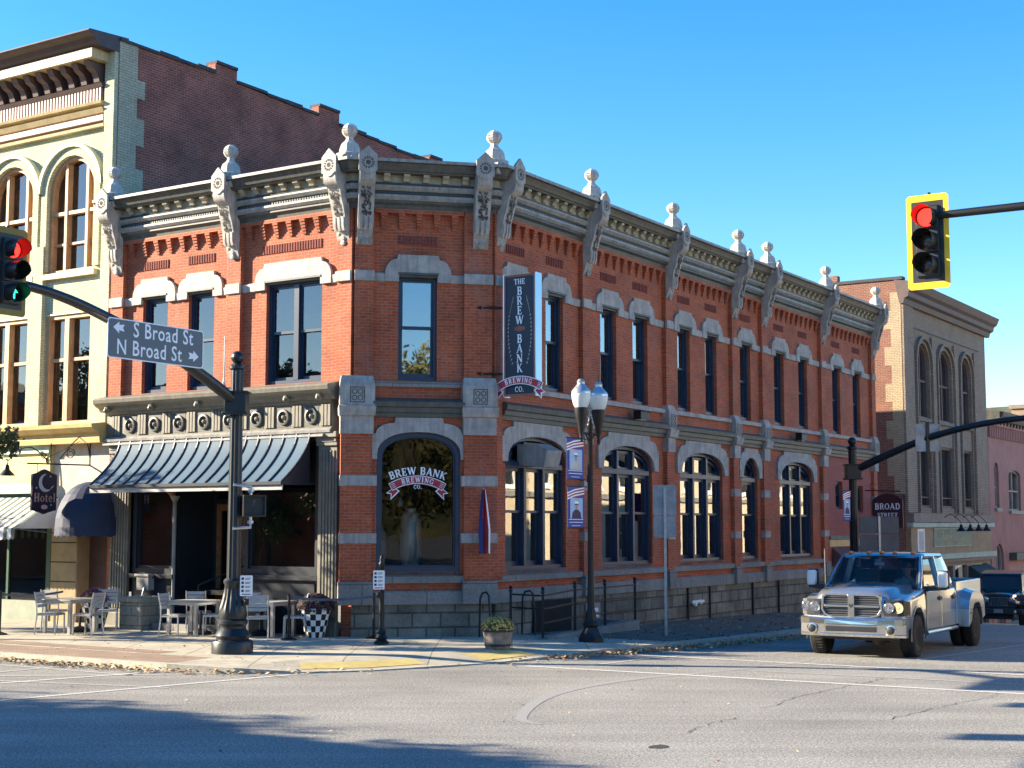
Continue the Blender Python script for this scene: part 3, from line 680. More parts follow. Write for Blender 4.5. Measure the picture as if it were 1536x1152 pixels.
# columns
def column(x0, x1, zb, zt, d, name='pilaster_column'):
    mb = MB(); c = (x0 + x1) / 2; w_ = (x1 - x0)
    mb.fb(x0, x1, zb, zb + .32, .02, d + .06); mb.fb(x0 + .03, x1 - .03, zb + .32, zt - .30, .02, d)
    n = max(3, int(w_ / .11))
    for k in range(n): x = x0 + .07 + (w_ - .14) * (k + .5) / n; mb.fb(x - .026, x + .026, zb + .42, zt - .40, d, d + .022)
    mb.fb(x0, x1, zt - .30, zt - .22, .02, d + .05); mb.fb(x0 - .03, x1 + .03, zt - .12, zt, .02, d + .12); mb.fb(x0 + .01, x1 - .01, zt - .22, zt - .12, .02, d + .07)
    obj(name, mb, M_['sfgrey'], FL, bb, bevel=.008)
column(L_(.88), L_(.30), .12, 4.52, .12); column(L_(7.40), L_(6.72), .12, 4.52, .12)
# entablature with medallions
ent = MB()
ent.prof([(0,4.50),(.22,4.50),(.22,4.62),(.17,4.64),(.17,5.14),(.22,5.16),(.24,5.22),(0,5.22)], -7.50, L_(.42))
obj('storefront_frieze', ent, M_['sfgrey'], FL, bb)
lp = MB(); lp.prof([(.23,4.50),(.27,4.505),(.28,4.56),(.23,4.60)], -7.5, L_(.42)); lp.prof([(.23,4.41),(.30,4.42),(.30,4.46),(.23,4.49)], -7.5, L_(.6)); obj('storefront_moulding', lp, M_['lgrey'], FL, bb)
cor = MB(); cor.prof([(0,5.22),(.30,5.222),(.34,5.30),(.46,5.36),(.52,5.42),(.54,5.50),(.50,5.54),(0,5.64)], -7.62, L_(.28)); obj('storefront_cornice', cor, M_['sfgrey'], FL, bb)
med = [6.68, 5.86, 5.05, 4.25, 3.46, 2.62, 1.82, 1.02]
for i, s_ in enumerate(med):
    pn_ = MB(); pn_.fb(L_(s_) - .20, L_(s_) + .20, 4.66, 5.12, .17, .176); o = obj('medallion_panel', pn_, M_['greyd'], FL, bb)
    t = MB(); n = 20; c = (L_(s_), 4.88)
    vs = []; 
    for rr, dd in ((.175, .18), (.165, .22), (.125, .23), (.115, .185)): vs += [(c[0] + rr * math.cos(2*math.pi*k/n), -dd, c[1] + rr * 1.05 * math.sin(2*math.pi*k/n)) for k in range(n)]
    fs = [(a*n + k, a*n + (k+1) % n, (a+1)*n + (k+1) % n, (a+1)*n + k) for a in range(3) for k in range(n)]
    t.add(vs, fs, 0, True); t.ball((c[0], -.18, c[1]), .055, 8); obj('medallion', t, M_['sfgrey'], FL, o)
edges = [7.42] + med + [.52]
mids = [7.16] + [(a + b) / 2 for a, b in zip(med, med[1:])] + [.60]
for s_ in mids:
    tg = MB(); tg.fb(L_(s_) - .14, L_(s_) + .14, 4.65, 5.13, .171, .178)
    for k in (-1, 0, 1): tg.fb(L_(s_) + k * .095 - .034, L_(s_) + k * .095 + .034, 4.66, 5.12, .178, .205)
    obj('triglyph', tg, M_['sfgrey'], FL, bb)
for s_ in (7.25, 5.75, 4.25, 2.95, 1.55, .62):   # lion heads under the cornice
    h = MB(); h.ball((L_(s_), -.40, 5.27), .085, 8); h.ball((L_(s_), -.47, 5.24), .045, 6); h.ball((L_(s_) - .06, -.38, 5.33), .03, 6); h.ball((L_(s_) + .06, -.38, 5.33), .03, 6)
    obj('lion_head', h, M_['sfgrey'], FL, bb)
# windows of the shop
M_['shopg'] = glass('storefront_glass', refl=.10, ior=1.6, thru=.7, wob=.006)
def shopwin(x0, x1, z0, z1, d=-.05):
    f = MB(); f.prism(rect(x0, x1, z0, z1), d - .12, d + .05, [rect(x0 + .12, x1 - .12, z0 + .13, z1 - .10)]); f.prism(rect(x0 + .12, x1 - .12, z0 + .13, z1 - .10), d - .10, d, [rect(x0 + .17, x1 - .17, z0 + .19, z1 - .15)])
    o = obj('shop_window', f, M_['navyd'], FL, bb); p = MB(); p.quad((x0 + .14, -d + .05, z0 + .14), (x1 - .14, -d + .05, z0 + .14), (x1 - .14, -d + .05, z1 - .1), (x0 + .14, -d + .05, z1 - .1)); obj('pane', p, M_['shopg'], FL, o, recalc=False)
    b = MB(); b.fb(x0, x1, .10, z0 - .001, -.30, .0); n = 3
    b.fb(x0 + .1, x1 - .1, .35, z0 - .18, .0, .03); b.fb(x0 - .02, x1 + .02, z0 - .10, z0 - .002, .0, .10); obj('bulkhead', b, M_['navyd'], FL, bb)
shopwin(L_(6.70), L_(5.28), 1.36, 4.48); shopwin(L_(3.10), L_(.90), 1.40, 4.48)
hd = MB(); hd.fb(L_(5.28), L_(3.10), 3.30, 4.48, -.35, -.05); obj('entry_header', hd, M_['greyd'], FL, bb)
rec = MB(); rec.box(L_(5.28), L_(5.22), .05, 1.25, .1, 4.48); rec.box(L_(3.14), L_(3.08), .05, 1.25, .1, 4.48); rec.box(L_(5.28), L_(3.08), .0, 1.3, 4.42, 4.48); rec.box(L_(5.28), L_(3.08), -.35, 1.3, .0, .42); obj('entry_recess', rec, M_['navyd'], FL, bb)
st = MB()
st.box(L_(5.20), L_(3.1), -.75, -.34, .1, .28); obj('entry_step', st, M_['table'], FL, bb, bevel=.01)
for x0, x1 in ((L_(6.05), L_(5.35)), (L_(3.05), L_(2.2))):
    sb = MB(); sb.box(x0, x1, -.95, -.04, .10, .74); sb.box(x0 - .03, x1 + .03, -.99, -.02, .74, .86); obj('stone_plinth', sb, M_['plinth'], FL, bb, bevel=.02)
# doors
df = MB(); df.prism(rect(L_(5.22), L_(3.14), .42, 4.42), -1.28, -1.18, [rect(L_(5.12), L_(3.24), .42, 3.0), rect(L_(5.12), L_(3.24), 3.12, 4.32)]); o = obj('door_frame', df, M_['navyd'], FL, bb)
p = MB(); p.quad((L_(5.12), 1.24, 3.1), (L_(3.24), 1.24, 3.1), (L_(3.24), 1.24, 4.33), (L_(5.12), 1.24, 4.33)); obj('pane', p, M_['glass2'], FL, o, recalc=False)
for x0, x1, hx in ((L_(5.12), L_(4.19), L_(4.30)), (L_(4.17), L_(3.24), L_(4.06))):
    d_ = MB(); d_.prism(rect(x0, x1, .43, 3.0), -1.25, -1.19, [rect(x0 + .14, x1 - .14, .85, 2.85)]); o = obj('door', d_, M_['wood'], FL, bb)
    p = MB(); p.quad((x0 + .12, 1.22, .83), (x1 - .12, 1.22, .83), (x1 - .12, 1.22, 2.87), (x0 + .12, 1.22, 2.87)); obj('pane', p, M_['glass2'], FL, o, recalc=False)
    hn = MB(); hn.tube([(hx, 1.19, 1.35), (hx, 1.13, 1.38), (hx, 1.13, 1.72), (hx, 1.19, 1.75)], .018, 6); hn.ball((hx, 1.16, 1.50), .035, 8); obj('handle', hn, M_['brass'], FL, o)
cp = MB(); cp.tube([(L_(5.28), -.03, .2), (L_(5.28), -.03, 3.05)], .045, 10); cp.lathe([(.05, 0), (.10, .08), (.12, .13)], (L_(5.28), -.03, 3.05), 8); obj('slender_column', cp, M_['lgrey'], FL, bb)
for x in (L_(5.28), L_(3.12)):
    br = MB(); br.tube([(x, -.05, 3.15), (x, -.22, 3.30), (x, -.26, 3.60), (x, -.40, 3.80)], [.05, .07, .06, .04], 8); obj('scroll_bracket', br, M_['wood'], FL, bb)
mbx = MB(); mbx.fb(L_(6.30), L_(5.90), .98, 1.30, .03, .22); mbx.fb(L_(6.34), L_(5.86), 1.30, 1.36, .02, .26); obj('mailbox', mbx, M_['lgrey'], FL, bb, bevel=.01)
hr = MB(); hr.tube([(L_(4.0), -.5, .3), (L_(4.0), -.5, 1.15), (L_(3.45), .3, 1.55), (L_(3.2), .9, 1.75)], .022, 6); obj('handrail', hr, M_['black'], FL, bb)
# awning
aw = MB(); AX0, AX1 = -6.92, -.97
prof_ = []
for i in range(11):
    t = i / 10; d = .27 + .90 * t ** 1.6; z = 4.48 - 1.06 * t ** .95; prof_.append((d, z))
vs = [(AX0, -d, z) for d, z in prof_] + [(AX1, -d, z) for d, z in prof_]; n = len(prof_)
aw.add(vs, [(i, i+1, n+i+1, n+i) for i in range(n-1)], 0, True)
vs = [(AX0, -d, z - .03) for d, z in prof_] + [(AX1, -d, z - .03) for d, z in prof_]; aw.add(vs, [(i, i+1, n+i+1, n+i) for i in range(n-1)], 1, True)
o = obj('awning', aw, [M_['awn'], M_['navyd']], FL, bb, recalc=False)
sm = MB(); ns = 16
for k in range(ns + 1):
    x = AX0 + (AX1 - AX0) * k / ns
    for (d, z), (d1, z1) in zip(prof_, prof_[1:]): sm.bar((x, -d - .012, z + .014), (x, -d1 - .012, z1 + .014), .028, .022)
sm.fb(AX0 - .01, AX1 + .01, 3.36, 3.43, 1.15, 1.21); obj('seam', sm, M_['seam'], FL, o)
vl = MB(); vl.fb(AX0, AX1, 3.25, 3.355, 1.13, 1.16); obj('valance', vl, M_['alu'], FL, o)
sd_ = MB()
for x in (AX0, AX1):
    sd_.add([(x, -d, z - .02) for d, z in prof_] + [(x, -.27, 3.40)], [tuple(range(n + 1))])
    sd_.bar((x, -.1, 3.4), (x, -1.15, 3.38), .03, .05)
obj('awning_end', sd_, M_['navyd'], FL, o, recalc=False)
# interior of the shop: tanks and chairs seen through the glass
M_['tank'] = mat('pale_brewing_tank', (.50, .50, .47), .35, .2, var=.1, scale=2)
def tank(v, r, h, lbl):
    t = thing('brewing_tank', lbl, 'tank', Matrix.Translation(v), 'brewing tanks inside the bar')
    b_ = MB(); b_.lathe([(.0, 0), (r * .6, .0), (r, .45), (r, h - .2), (r * .7, h - .04), (.12, h), (.12, h + .08), (0, h + .08)], (0, 0, .35), 20); obj('vessel', b_, M_['tank'], None, t)
    lg = MB()
    for k in range(4): a = math.pi / 4 + k * math.pi / 2; lg.tube([(r * .8 * math.cos(a), r * .8 * math.sin(a), 0), (r * .8 * math.cos(a), r * .8 * math.sin(a), .85)], .035, 6)
    obj('leg', lg, M_['steel'], None, t); return t
tank(P(2.3, -2.3, 1.0), .24, 1.45, 'pale brewing tank standing in the middle of the arched corner window')
tank(P(2.2, -3.25, 1.0), .26, 1.15, 'shorter pale brewing tank behind the left edge of the arched corner window')
tank(P(2.2, -3.9, 1.0), .28, 1.2, 'pale brewing tank standing inside the right hand shop window under the awning')
pl = thing('pendant_lamp', 'glass pendant lamp hanging inside the arched corner window', 'lamp', Matrix.Translation(P(1.5, -2.0, 3.0)))
q_ = MB(); q_.tube([(0, 0, 0.15), (0, 0, 1.7)], .01, 5); obj('cord', q_, M_['black'], None, pl); q_ = MB(); q_.lathe([(.02, .12), (.07, .03), (.09, -.04), (.07, -.08)], (0, 0, 0), 12); obj('lamp_shade', q_, M_['alu'], None, pl)
# window lettering on the corner window
M_['letw'] = mat('white_lettering', (.82, .84, .86), .5, var=.02); M_['letr'] = mat('dark_red_lettering', (.40, .02, .04), .5, var=.02); M_['letn'] = mat('sign_navy', (.0045, .010, .030), .4, var=.05)
lg = MB(); cx, cz = 1.44, 3.50
fn = ribbon_logo(lg, (cx, cz - .01), .145, .98, 1, 0)
R0 = 1.55
def arcf(x, z, l): a = x / R0; return (cx + (R0 + z) * math.sin(a), .145 - l, cz + .10 - R0 + (R0 + z) * math.cos(a))
letters(lg, 'BREW BANK', .165, arcf, .05, 0, 1.05)
letters(lg, 'CO.', .09, lambda x, z, l: (cx + x, .145 - l, cz - .21 + z), .06, 0)
obj('window_lettering', lg, [M_['letw'], M_['letr']], FC, corner_win, recalc=False)
# blade sign at the corner
FS = frame(P(2.20, 0, 0.0), nR, rd)       # x = q outwards from the facade, -y faces the viewer
bs = thing('blade_sign', 'tall navy blade sign with white letters THE BREW BANK BREWING CO. on the corner pier', 'sign', FS)
b_ = MB(); b_.box(.33, 1.12, .0, .20, 5.34, 7.98); obj('sign_case', b_, M_['letn'], FS, bs, bevel=.006)
M_['copper'] = mat('copper_edge', (.30, .10, .06), .5); M_['chrome'] = mat('sky_tinted_side_panel', (.42, .60, .75), .2, .35, var=.03)  # side panel's blue is the sky's reflection put into its base colour
b_ = MB(); b_.prism(rect(.315, 1.125, 5.31, 8.0), .0, .018, [rect(.355, 1.085, 5.36, 7.95)]); obj('sign_border', b_, M_['copper'], FS, bs)
b_ = MB(); b_.box(1.122, 1.15, -.02, .22, 5.30, 8.02); b_.box(.29, .318, -.02, .22, 5.30, 8.02); obj('side_panel', b_, M_['chrome'], FS, bs)
for z in (7.29, 5.82):
    mb2 = MB(); mb2.tube([(-.32, -.40, z), (.34, .06, z)], .028, 8); mb2.tube([(-.30, -.38, z), (-.12, -.26, z)], .055, 8)
    obj('sign_bracket', mb2, M_['black'], FS, bs)
lt = MB(); cx = .72
letters(lt, 'THE', .125, lambda x, z, l: (cx + x, -l, 7.78 + z), .02, 0)
for i, ch in enumerate('BREW'): letters(lt, ch, .19, lambda x, z, l, i=i: (cx + x, -l, 7.54 - .216 * i + z), 0, 0)
for i, ch in enumerate('BANK'): letters(lt, ch, .19, lambda x, z, l, i=i: (cx + x, -l, 6.48 - .216 * i + z), 0, 0)
letters(lt, 'CO.', .12, lambda x, z, l: (cx + x, -l - .01, 5.40 + z), .04, 0)
obj('lettering', lt, [M_['letw']], FS, bs, recalc=False)
M_['wheat'] = mat('wheat_gold', (.34, .30, .24), .5)
wh = MB()
for s_ in (-1, 1):
    for i in range(17):
        t = i / 16; z = 6.0 + 1.40 * t; bow = .30 + .03 - .15 * (2 * t - 1) ** 2 + (0)
        x = cx + s_ * (.30 - .11 * (2 * t - 1) ** 2)
        if t < .80: wh.add([(x - .012, -.004, z), (x + .022 * s_, -.0045, z + .035), (x + .006, -.004, z + .075), (x - .022 * s_, -.0045, z + .04)], [(0, 1, 2, 3)])
        else: wh.add([(x - .006, -.004, z), (x + .006, -.004, z), (x + .012 - s_ * .02, -.004, z + .12), (x - .004 - s_ * .02, -.004, z + .12)], [(0, 1, 2, 3)])
obj('wheat_ornament', wh, M_['wheat'], FS, bs, recalc=False)
hp = MB()
for k, r_ in ((-1, .05), (0, .065), (1, .05)): hp.add([(cx + k * .09 + r_ * 1.2 * math.cos(i*math.pi/4), -.005 - .001*k, 6.80 + r_ * math.sin(i*math.pi/4)) for i in range(8)], [tuple(range(8))])
obj('hop_ornament', hp, M_['copper'], FS, bs, recalc=False)
rb = MB(); rb.box(.30, 1.14, -.05, -.004, 5.60, 5.66); ribbon_logo(rb, (cx, 5.66), -.05, .98, 1, 0)
obj('ribbon', rb, [M_['letw'], M_['letr']], FS, bs, recalc=False)
# wall lights, vent hood, flag
for c, lbl in ((6.55, 'dark wall light box above the second arched window from the corner'), (17.6, 'dark wall light box above the farthest arched window')):
    t = thing('wall_light', lbl, 'wall light', FR @ Matrix.Translation((c, -.2, 5.35)), 'wall lights along the side facade')
    b_ = MB(); b_.box(-.22, .22, -.20, .02, -.14, .06); b_.box(-.24, .24, -.22, .02, .06, .09); obj('light_housing', b_, M_['black'], None, t, bevel=.01)
    b_ = MB(); b_.box(-.16, .16, -.16, -.02, -.155, -.142); obj('diffuser', b_, M_['letw'], None, t)
hd = MB(); hd.add([(1.20, .1, 3.85), (1.20, -.62, 3.80), (1.20, -.72, 4.18), (1.20, -.40, 4.34), (1.20, .1, 4.34), (1.85, .1, 3.85), (1.85, -.62, 3.80), (1.85, -.72, 4.18), (1.85, -.40, 4.34), (1.85, .1, 4.34)],
    [(0,1,2,3,4),(9,8,7,6,5),(0,5,6,1),(1,6,7,2),(2,7,8,3),(3,8,9,4),(4,9,5,0)]); obj('vent_hood', hd, M_['lgrey'], FR, bb, bevel=.015)
fg = thing('flag', 'small red and blue flag hanging from a short slanted pole on the corner pier', 'flag', FC @ Matrix.Translation((2.80, -.2, 2.5)))
b_ = MB(); b_.tube([(0.05, .06, .55), (.0, -.22, .80)], .012, 6); obj('flag_pole', b_, M_['white'], None, fg)
M_['fred'] = mat('flag_red', (.42, .03, .03), .8); M_['fblue'] = mat('flag_blue', (.025, .04, .16), .8)
fb_ = MB(); rows = []
for k in range(12):
    t = k / 11; z = .76 - 1.38 * t; w_ = .03 + .11 * min(1, t * 1.6); 
    rows.append([(-w_ + .04 * t, -.20 + .05 * math.sin(6 * t), z), (-w_ * .3, -.26, z + .02), (w_ * .2, -.16, z), (w_ * .75, -.25, z + .03), (w_ + .02, -.18 - .03 * math.sin(5 * t), z)])
for k in range(11):
    for j in range(4):
        m = 0 if j in (2,) or (j == 1 and k < 5) else (1 if j < 2 else 2)
        fb_.add([rows[k][j], rows[k][j+1], rows[k+1][j+1], rows[k+1][j]], [(0, 1, 2, 3)], m)
obj('flag_cloth', fb_, [M_['fred'], M_['fblue'], M_['letw']], None, fg, recalc=False)
for k, c, r in (('creamp', (.60,.59,.37), .6), ('mauve', (.40,.28,.26), .6), ('brown2', (.12,.075,.065), .5), ('ltan2', (.60,.42,.16), .6), ('hstone', (.52,.46,.36), .8), ('dgreen', (.02,.07,.045), .4),
    ('sage', (.22,.25,.20), .6), ('navyc', (.014,.028,.07), .7), ('awgrn', (.10,.13,.09), .7), ('hnavy', (.012,.010,.03), .4), ('paleg', (.45,.45,.48), .6), ('dusty', (.42,.26,.24), .6), ('brown3', (.11,.075,.068), .6),
    ('fawn', (.24,.19,.16), .7), ('fawn2', (.30,.28,.24), .6), ('mint2', (.42,.47,.38), .7), ('plyw', (.34,.24,.14), .8), ('sageg', (.26,.27,.18), .7), ('paley', (.55,.50,.30), .7), ('dgreen2', (.03,.05,.045), .7), ('pinkl', (.44,.24,.21), .8), ('ruspier', (.32,.25,.14), .8)):
    M_[k] = mat(k + '_paint', c, r, var=.12, scale=3, bmp=.15 if k in ('hstone', 'plyw') else 0)
# ================================================================== hotel building at the left
hb = thing('hotel_building', 'tall three storey cream painted brick hotel with arched top windows and a dark bracketed cornice', 'building', Matrix.Translation(C1 + ld * 7.6))
HX = 7.60; HW = 9.6
hw3 = [(-10.05, -8.30), (-12.35, -10.60), (-14.65, -12.90), (-16.9, -15.2)]
def hs(a, b, z0, zs, h, i=0.0): return arched(a, b, z0, zs, h, 18, 2.0, i)
hol = []
for a, b in hw3: hol += [hs(a, b, 8.85, 10.98, .88), rect(a, b, 5.02, 7.80)]
w = MB(); w.prism([(-HX - HW, 4.3), (-HX - .02, 4.3), (-HX - .02, 14.5), (-HX - HW, 14.5)], -.3, 0, hol); obj('wall', w, M_['cream'], FL, hb)
w = MB()
for x in (-HX - .34, -10.60, -12.90, -15.2): w.fb(x, x + (.32 if x > -8 else .52), 4.95, 12.5 if x > -8 else 9.6, 0, .13)
w.fb(-7.96, -7.62, 12.5, 14.45, 0, .13)
obj('pilaster', w, M_['cream'], FL, hb)
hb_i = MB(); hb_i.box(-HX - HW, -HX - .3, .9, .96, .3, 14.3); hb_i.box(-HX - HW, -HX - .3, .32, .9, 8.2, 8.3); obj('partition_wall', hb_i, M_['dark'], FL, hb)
for a, b in hw3[:3]:
    ar = MB(); ar.prism([(b + .22, 8.95), (b + .22, 10.98)] + [((a+b)/2 + ((b-a)/2 + .22) * math.cos(t*math.pi/18), 10.98 + 1.10 * math.sin(t*math.pi/18)) for t in range(1, 18)] + [(a - .22, 10.98), (a - .22, 8.95), (a, 8.95), (a, 10.98)] + [((a+b)/2 - (b-a)/2 * math.cos(t*math.pi/18), 10.98 + .88 * math.sin(t*math.pi/18)) for t in range(1, 18)] + [(b, 10.98), (b, 8.95)], 0, .09); obj('window_arch', ar, M_['cream'], FL, hb)
    ar = MB(); R0 = (b - a) / 2 + .22
    ar.prism([((a+b)/2 + (R0 + .10) * math.cos(t*math.pi/18), 10.98 + (1.20) * math.sin(t*math.pi/18)) for t in range(0, 19)] + [((a+b)/2 + R0 * math.cos(t*math.pi/18), 10.98 + 1.10 * math.sin(t*math.pi/18)) for t in range(18, -1, -1)], 0, .16); obj('hood_mould', ar, M_['creamp'], FL, hb)
    f = MB(); f.prism(hs(a, b, 8.85, 10.98, .88), -.28, -.02, [hs(a, b, 8.85, 10.98, .88, .10)])
    c = (a + b) / 2
    for x in (c - .28, c + .50): f.fb(x - .045, x + .045, 8.9, 11.70, -.27, -.03)
    f.fb(a + .08, b - .08, 10.38, 10.47, -.26, -.05); f.fb(a + .08, b - .08, 9.60, 9.66, -.24, -.10)
    o = obj('arched_window', f, M_['tanwood'], FL, hb); p = MB(); po = hs(a, b, 8.85, 10.98, .88, .05); p.add([(x, .2, z) for x, z in po], [tuple(range(len(po)))]); obj('pane', p, M_['glassr'], FL, o, recalc=False)
    s_ = MB(); s_.fb(a - .12, b + .12, 8.72, 8.86, -.1, .14); obj('sill', s_, M_['ltan'], FL, o)
    f = MB(); f.prism(rect(a, b, 5.02, 7.80), -.28, -.02, [rect(a + .12, b - .12, 5.1, 7.70)])
    f.fb(c - .18, c - .02, 5.1, 7.70, -.27, -.02)
    f.fb(a + .1, b - .1, 6.62, 6.70, -.22, -.09)
    o = obj('window', f, M_['tanwood'], FL, hb); p = MB(); p.quad((a + .1, .19, 5.08), (b - .1, .19, 5.08), (b - .1, .19, 7.72), (a + .1, .19, 7.72)); obj('pane', p, M_['glassr'], FL, o, recalc=False)
    cu = MB(); cu.box(c - .02, b - .35, .40, .41, 5.5, 7.6); cu.box(a + .1, c - .2, .40, .41, 5.9 , 6.65); obj('blind', cu, M_['curtain'], FL, o)
    fl_ = MB(); fl_.fb(a, b, 7.80, 7.84, 0, .03); obj('lintel', fl_, M_['creamp'], FL, hb)
# cornice of the hotel
cn_ = MB(); X0, X1 = -HX - HW, -7.98
cn_.prof([(0,12.45),(.12,12.45),(.14,12.52),(0,12.54)], X0, X1); cn_.prof([(0,12.60),(.14,12.60),(.14,12.74),(0,12.74)], X0, X1, 2); cn_.prof([(0,12.80),(.12,12.80),(.20,12.92),(0,12.92)], X0, X1)
cn_.prof([(0,13.02),(.22,13.02),(.25,13.08),(0,13.10)], X0, X1); cn_.prof([(0,13.44),(.18,13.44),(.24,13.54),(0,13.56)], X0, X1, 1)
obj('frieze', cn_, [M_['ltan'], M_['brown'], M_['mauve']], FL, hb)
dn = MB(); dn.fb(X0, X1, 13.1, 13.44, 0, .06, 0)
x = X0
while x < X1 - .05: dn.fb(x, x + .06, 13.1, 13.44, .06, .17, 1); x += .115
obj('baluster_frieze', dn, [M_['brown'], M_['mauve']], FL, hb)
bk = MB(); bk.fb(X0, X1, 13.56, 14.06, 0, .06)
x = X1 - .30
while x > X0: bk.prof([(.06,13.56),(.20,13.58),(.24,13.70),(.30,13.80),(.46,13.88),(.56,14.05),(.06,14.06)], x, x + .20, 1); x -= .46
obj('cornice_bracket_row', bk, [M_['brown'], M_['brown2']], FL, hb)
cc = MB(); cc.prof([(0,14.06),(.66,14.062),(.66,14.30),(0,14.30)], X0, X1 + .12); obj('cornice_fascia', cc, M_['ltan'], FL, hb)
cc = MB(); cc.prof([(-.2,14.30),(.60,14.302),(.74,14.40),(.80,14.50),(.95,14.55),(1.0,14.60),(.98,14.64),(-.3,14.74)], X0, X1 + .38); obj('cornice', cc, M_['brown'], FL, hb)
# side wall: in the plane across the street line
FH = frame(C1 + ld * HX, rd, ld)     # x backwards, -y towards the corner building
sw_ = MB(); tops = [(0.0,14.60),(.62,14.66),(.62,14.60),(3.36,14.66),(3.36,14.95),(4.2,14.95),(4.2,14.60),(5.4,14.56),(7.65,14.50),(7.65,14.82),(8.6,14.82),(8.6,14.44),(10.5,14.36),(11.4,14.34),(11.4,14.30),(13.2,14.28),(13.2,14.5),(13.9,14.5),(13.9,14.2),(22,13.9)]
pl_ = [(22, 4.3), (0, 4.3)] + tops
sw_.prism(pl_, -.3, 0); obj('side_wall', sw_, M_['brickdark'], FH, hb)
qn = MB()
z = 14.60; k = 0; qn.fb(0.0, .60, 4.3, 14.62, 0, .012)
for z0, z1 in ((13.28-.0,14.05-.3),(12.05,12.75),(10.8,11.45),(9.5,10.2)): qn.fb(.60, .86, z0, z1, 0, .0125)
obj('painted_quoin', qn, M_['creamside'], FH, hb)
cpn = MB()
for (x0, z0), (x1, z1) in zip(tops, tops[1:]):
    if x1 - x0 > .3:
        n = max(1, int((x1 - x0) / .62))
        for k in range(n):
            xa = x0 + (x1 - x0) * k / n; xb = x0 + (x1 - x0) * (k + 1) / n; za = z0 + (z1 - z0) * k / n
            cpn.fb(xa, xb - .01, za - .01, za + .07 + .03 * (k % 2), -.36, .05)
obj('parapet_coping', cpn, M_['roofm'], FH, hb)
# ground floor of the hotel
lg_ = MB(); lg_.prof([(0,4.50),(.34,4.50),(.36,4.62),(.36,4.74),(.50,4.78),(.60,4.86),(.62,4.94),(0,5.02)], X0, -7.55); obj('storefront_cornice', lg_, M_['ltan2'], FL, hb)
sg = MB(); sg.fb(-17, -9.56, 3.55, 4.48, .0, .12, 0); sg.fb(-17, -9.56, 4.30, 4.50, .12, .20, 1); sg.fb(-17, -9.56, 3.30, 3.55, 0, .14, 1); obj('sign_board', sg, [M_['yellow'], M_['mint']], FL, hb)
sn = MB(); sn.prism([(-9.55, .1), (-8.62, .1), (-8.62, 3.0)] + [(-8.05 - .57 * math.cos(t*math.pi/8), 3.0 + .40 * math.sin(t*math.pi/8)) for t in range(1, 8)] + [(-7.48, 3.0), (-7.48, .1), (-7.44, .1), (-7.44, 4.5), (-9.55, 4.5)], -.4, .02); obj('stone_front', sn, M_['hstone'], FL, hb)
lw = MB(); lw.fb(-9.55, -8.625, .1, 2.55, .02, .035, 0)
for z in (.62, 1.1, 1.58, 2.06): lw.fb(-9.55, -8.625, z, z + .025, .035, .037, 1)
lw.box(-8.622, -8.60, -.03, .38, .1, 2.55, 0); obj('rusticated_pier', lw, [M_['ruspier'], M_['dark']], FL, hb)
dr = MB(); dr.fb(-8.62, -7.48, .1, 3.4, -.42, -.36); dr.fb(-8.50, -7.60, 2.0, 2.06, -.36, -.34); obj('entrance_door', dr, M_['brown'], FL, hb)
gf = MB(); gf.prism(rect(-17, -9.56, .1, 3.30), -.12, -.02, [rect(-12.9, -9.72, .62, 3.05), rect(-16.8, -13.1, .62, 3.05)]); gf.fb(-11.3, -11.22, .62, 3.05, -.1, -.02); gf.fb(-9.72, -9.56, .1, 3.3, -.02, .04, 0)
o = obj('storefront_frame', gf, M_['dgreen'], FL, hb)
p = MB(); p.quad((-16.8, .07, .62), (-9.72, .07, .62), (-9.72, .07, 3.05), (-16.8, .07, 3.05)); obj('pane', p, M_['glass2'], FL, o, recalc=False)
kb = MB(); kb.fb(-17, -9.56, .1, .62, -.02, .06); obj('kick_panel', kb, M_['sage'], FL, hb)
# dome awning
da = MB(); c = -8.00; rows = []
for i in range(9):
    t = i / 8 * math.pi / 2; rows.append([(c + .86 * math.cos(a) * math.cos(t) ** .8, -.02 - 1.0 * math.sin(a) * math.cos(t) ** .8, 2.45 + 1.12 * math.sin(t)) for a in [math.pi * k / 12 for k in range(13)]])
for i in range(8):
    for k in range(12): da.add([rows[i][k], rows[i][k+1], rows[i+1][k+1], rows[i+1][k]], [(0,1,2,3)], 0, True)
for k in range(24):
    a0 = math.pi * k / 24; a1 = math.pi * (k + 1) / 24; dz = .05 * (k % 2)
    da.add([(c + .865 * math.cos(a0), -.02 - 1.005 * math.sin(a0), 2.45), (c + .865 * math.cos(a1), -.02 - 1.005 * math.sin(a1), 2.45), (c + .865 * math.cos(a1), -.02 - 1.005 * math.sin(a1), 2.26 - dz), (c + .865 * math.cos(a0), -.02 - 1.005 * math.sin(a0), 2.26 - .05 + dz)], [(0,1,2,3)], 0)
obj('dome_awning', da, M_['navyc'], FL, hb, recalc=False, weld=False)
# striped awning
sa = MB(); x0, x1 = -13.2, -9.30; n = 28
for k in range(n):
    xa = x0 + (x1 - x0) * k / n; xb = x0 + (x1 - x0) * (k + 1) / n
    sa.add([(xa, -.05, 3.20), (xb, -.05, 3.20), (xb, -1.35, 2.42), (xa, -1.35, 2.42)], [(0,1,2,3)], k % 2)
    sa.add([(xa, -1.35, 2.42), (xb, -1.35, 2.42), (xb, -1.36, 2.18), ((xa+xb)/2, -1.36, 2.14), (xa, -1.36, 2.18)], [(0,1,2,3,4)], k % 2)
sa.add([(x1, -.05, 3.20), (x1, -1.35, 2.42), (x1, -.05, 2.42)], [(0,1,2)], 0); sa.bar((x1, -.1, 2.3), (x1 + .02, -1.35, 2.42), .03, .03, 1)
obj('striped_awning', sa, [M_['white'], M_['awgrn']], FL, hb, recalc=False)
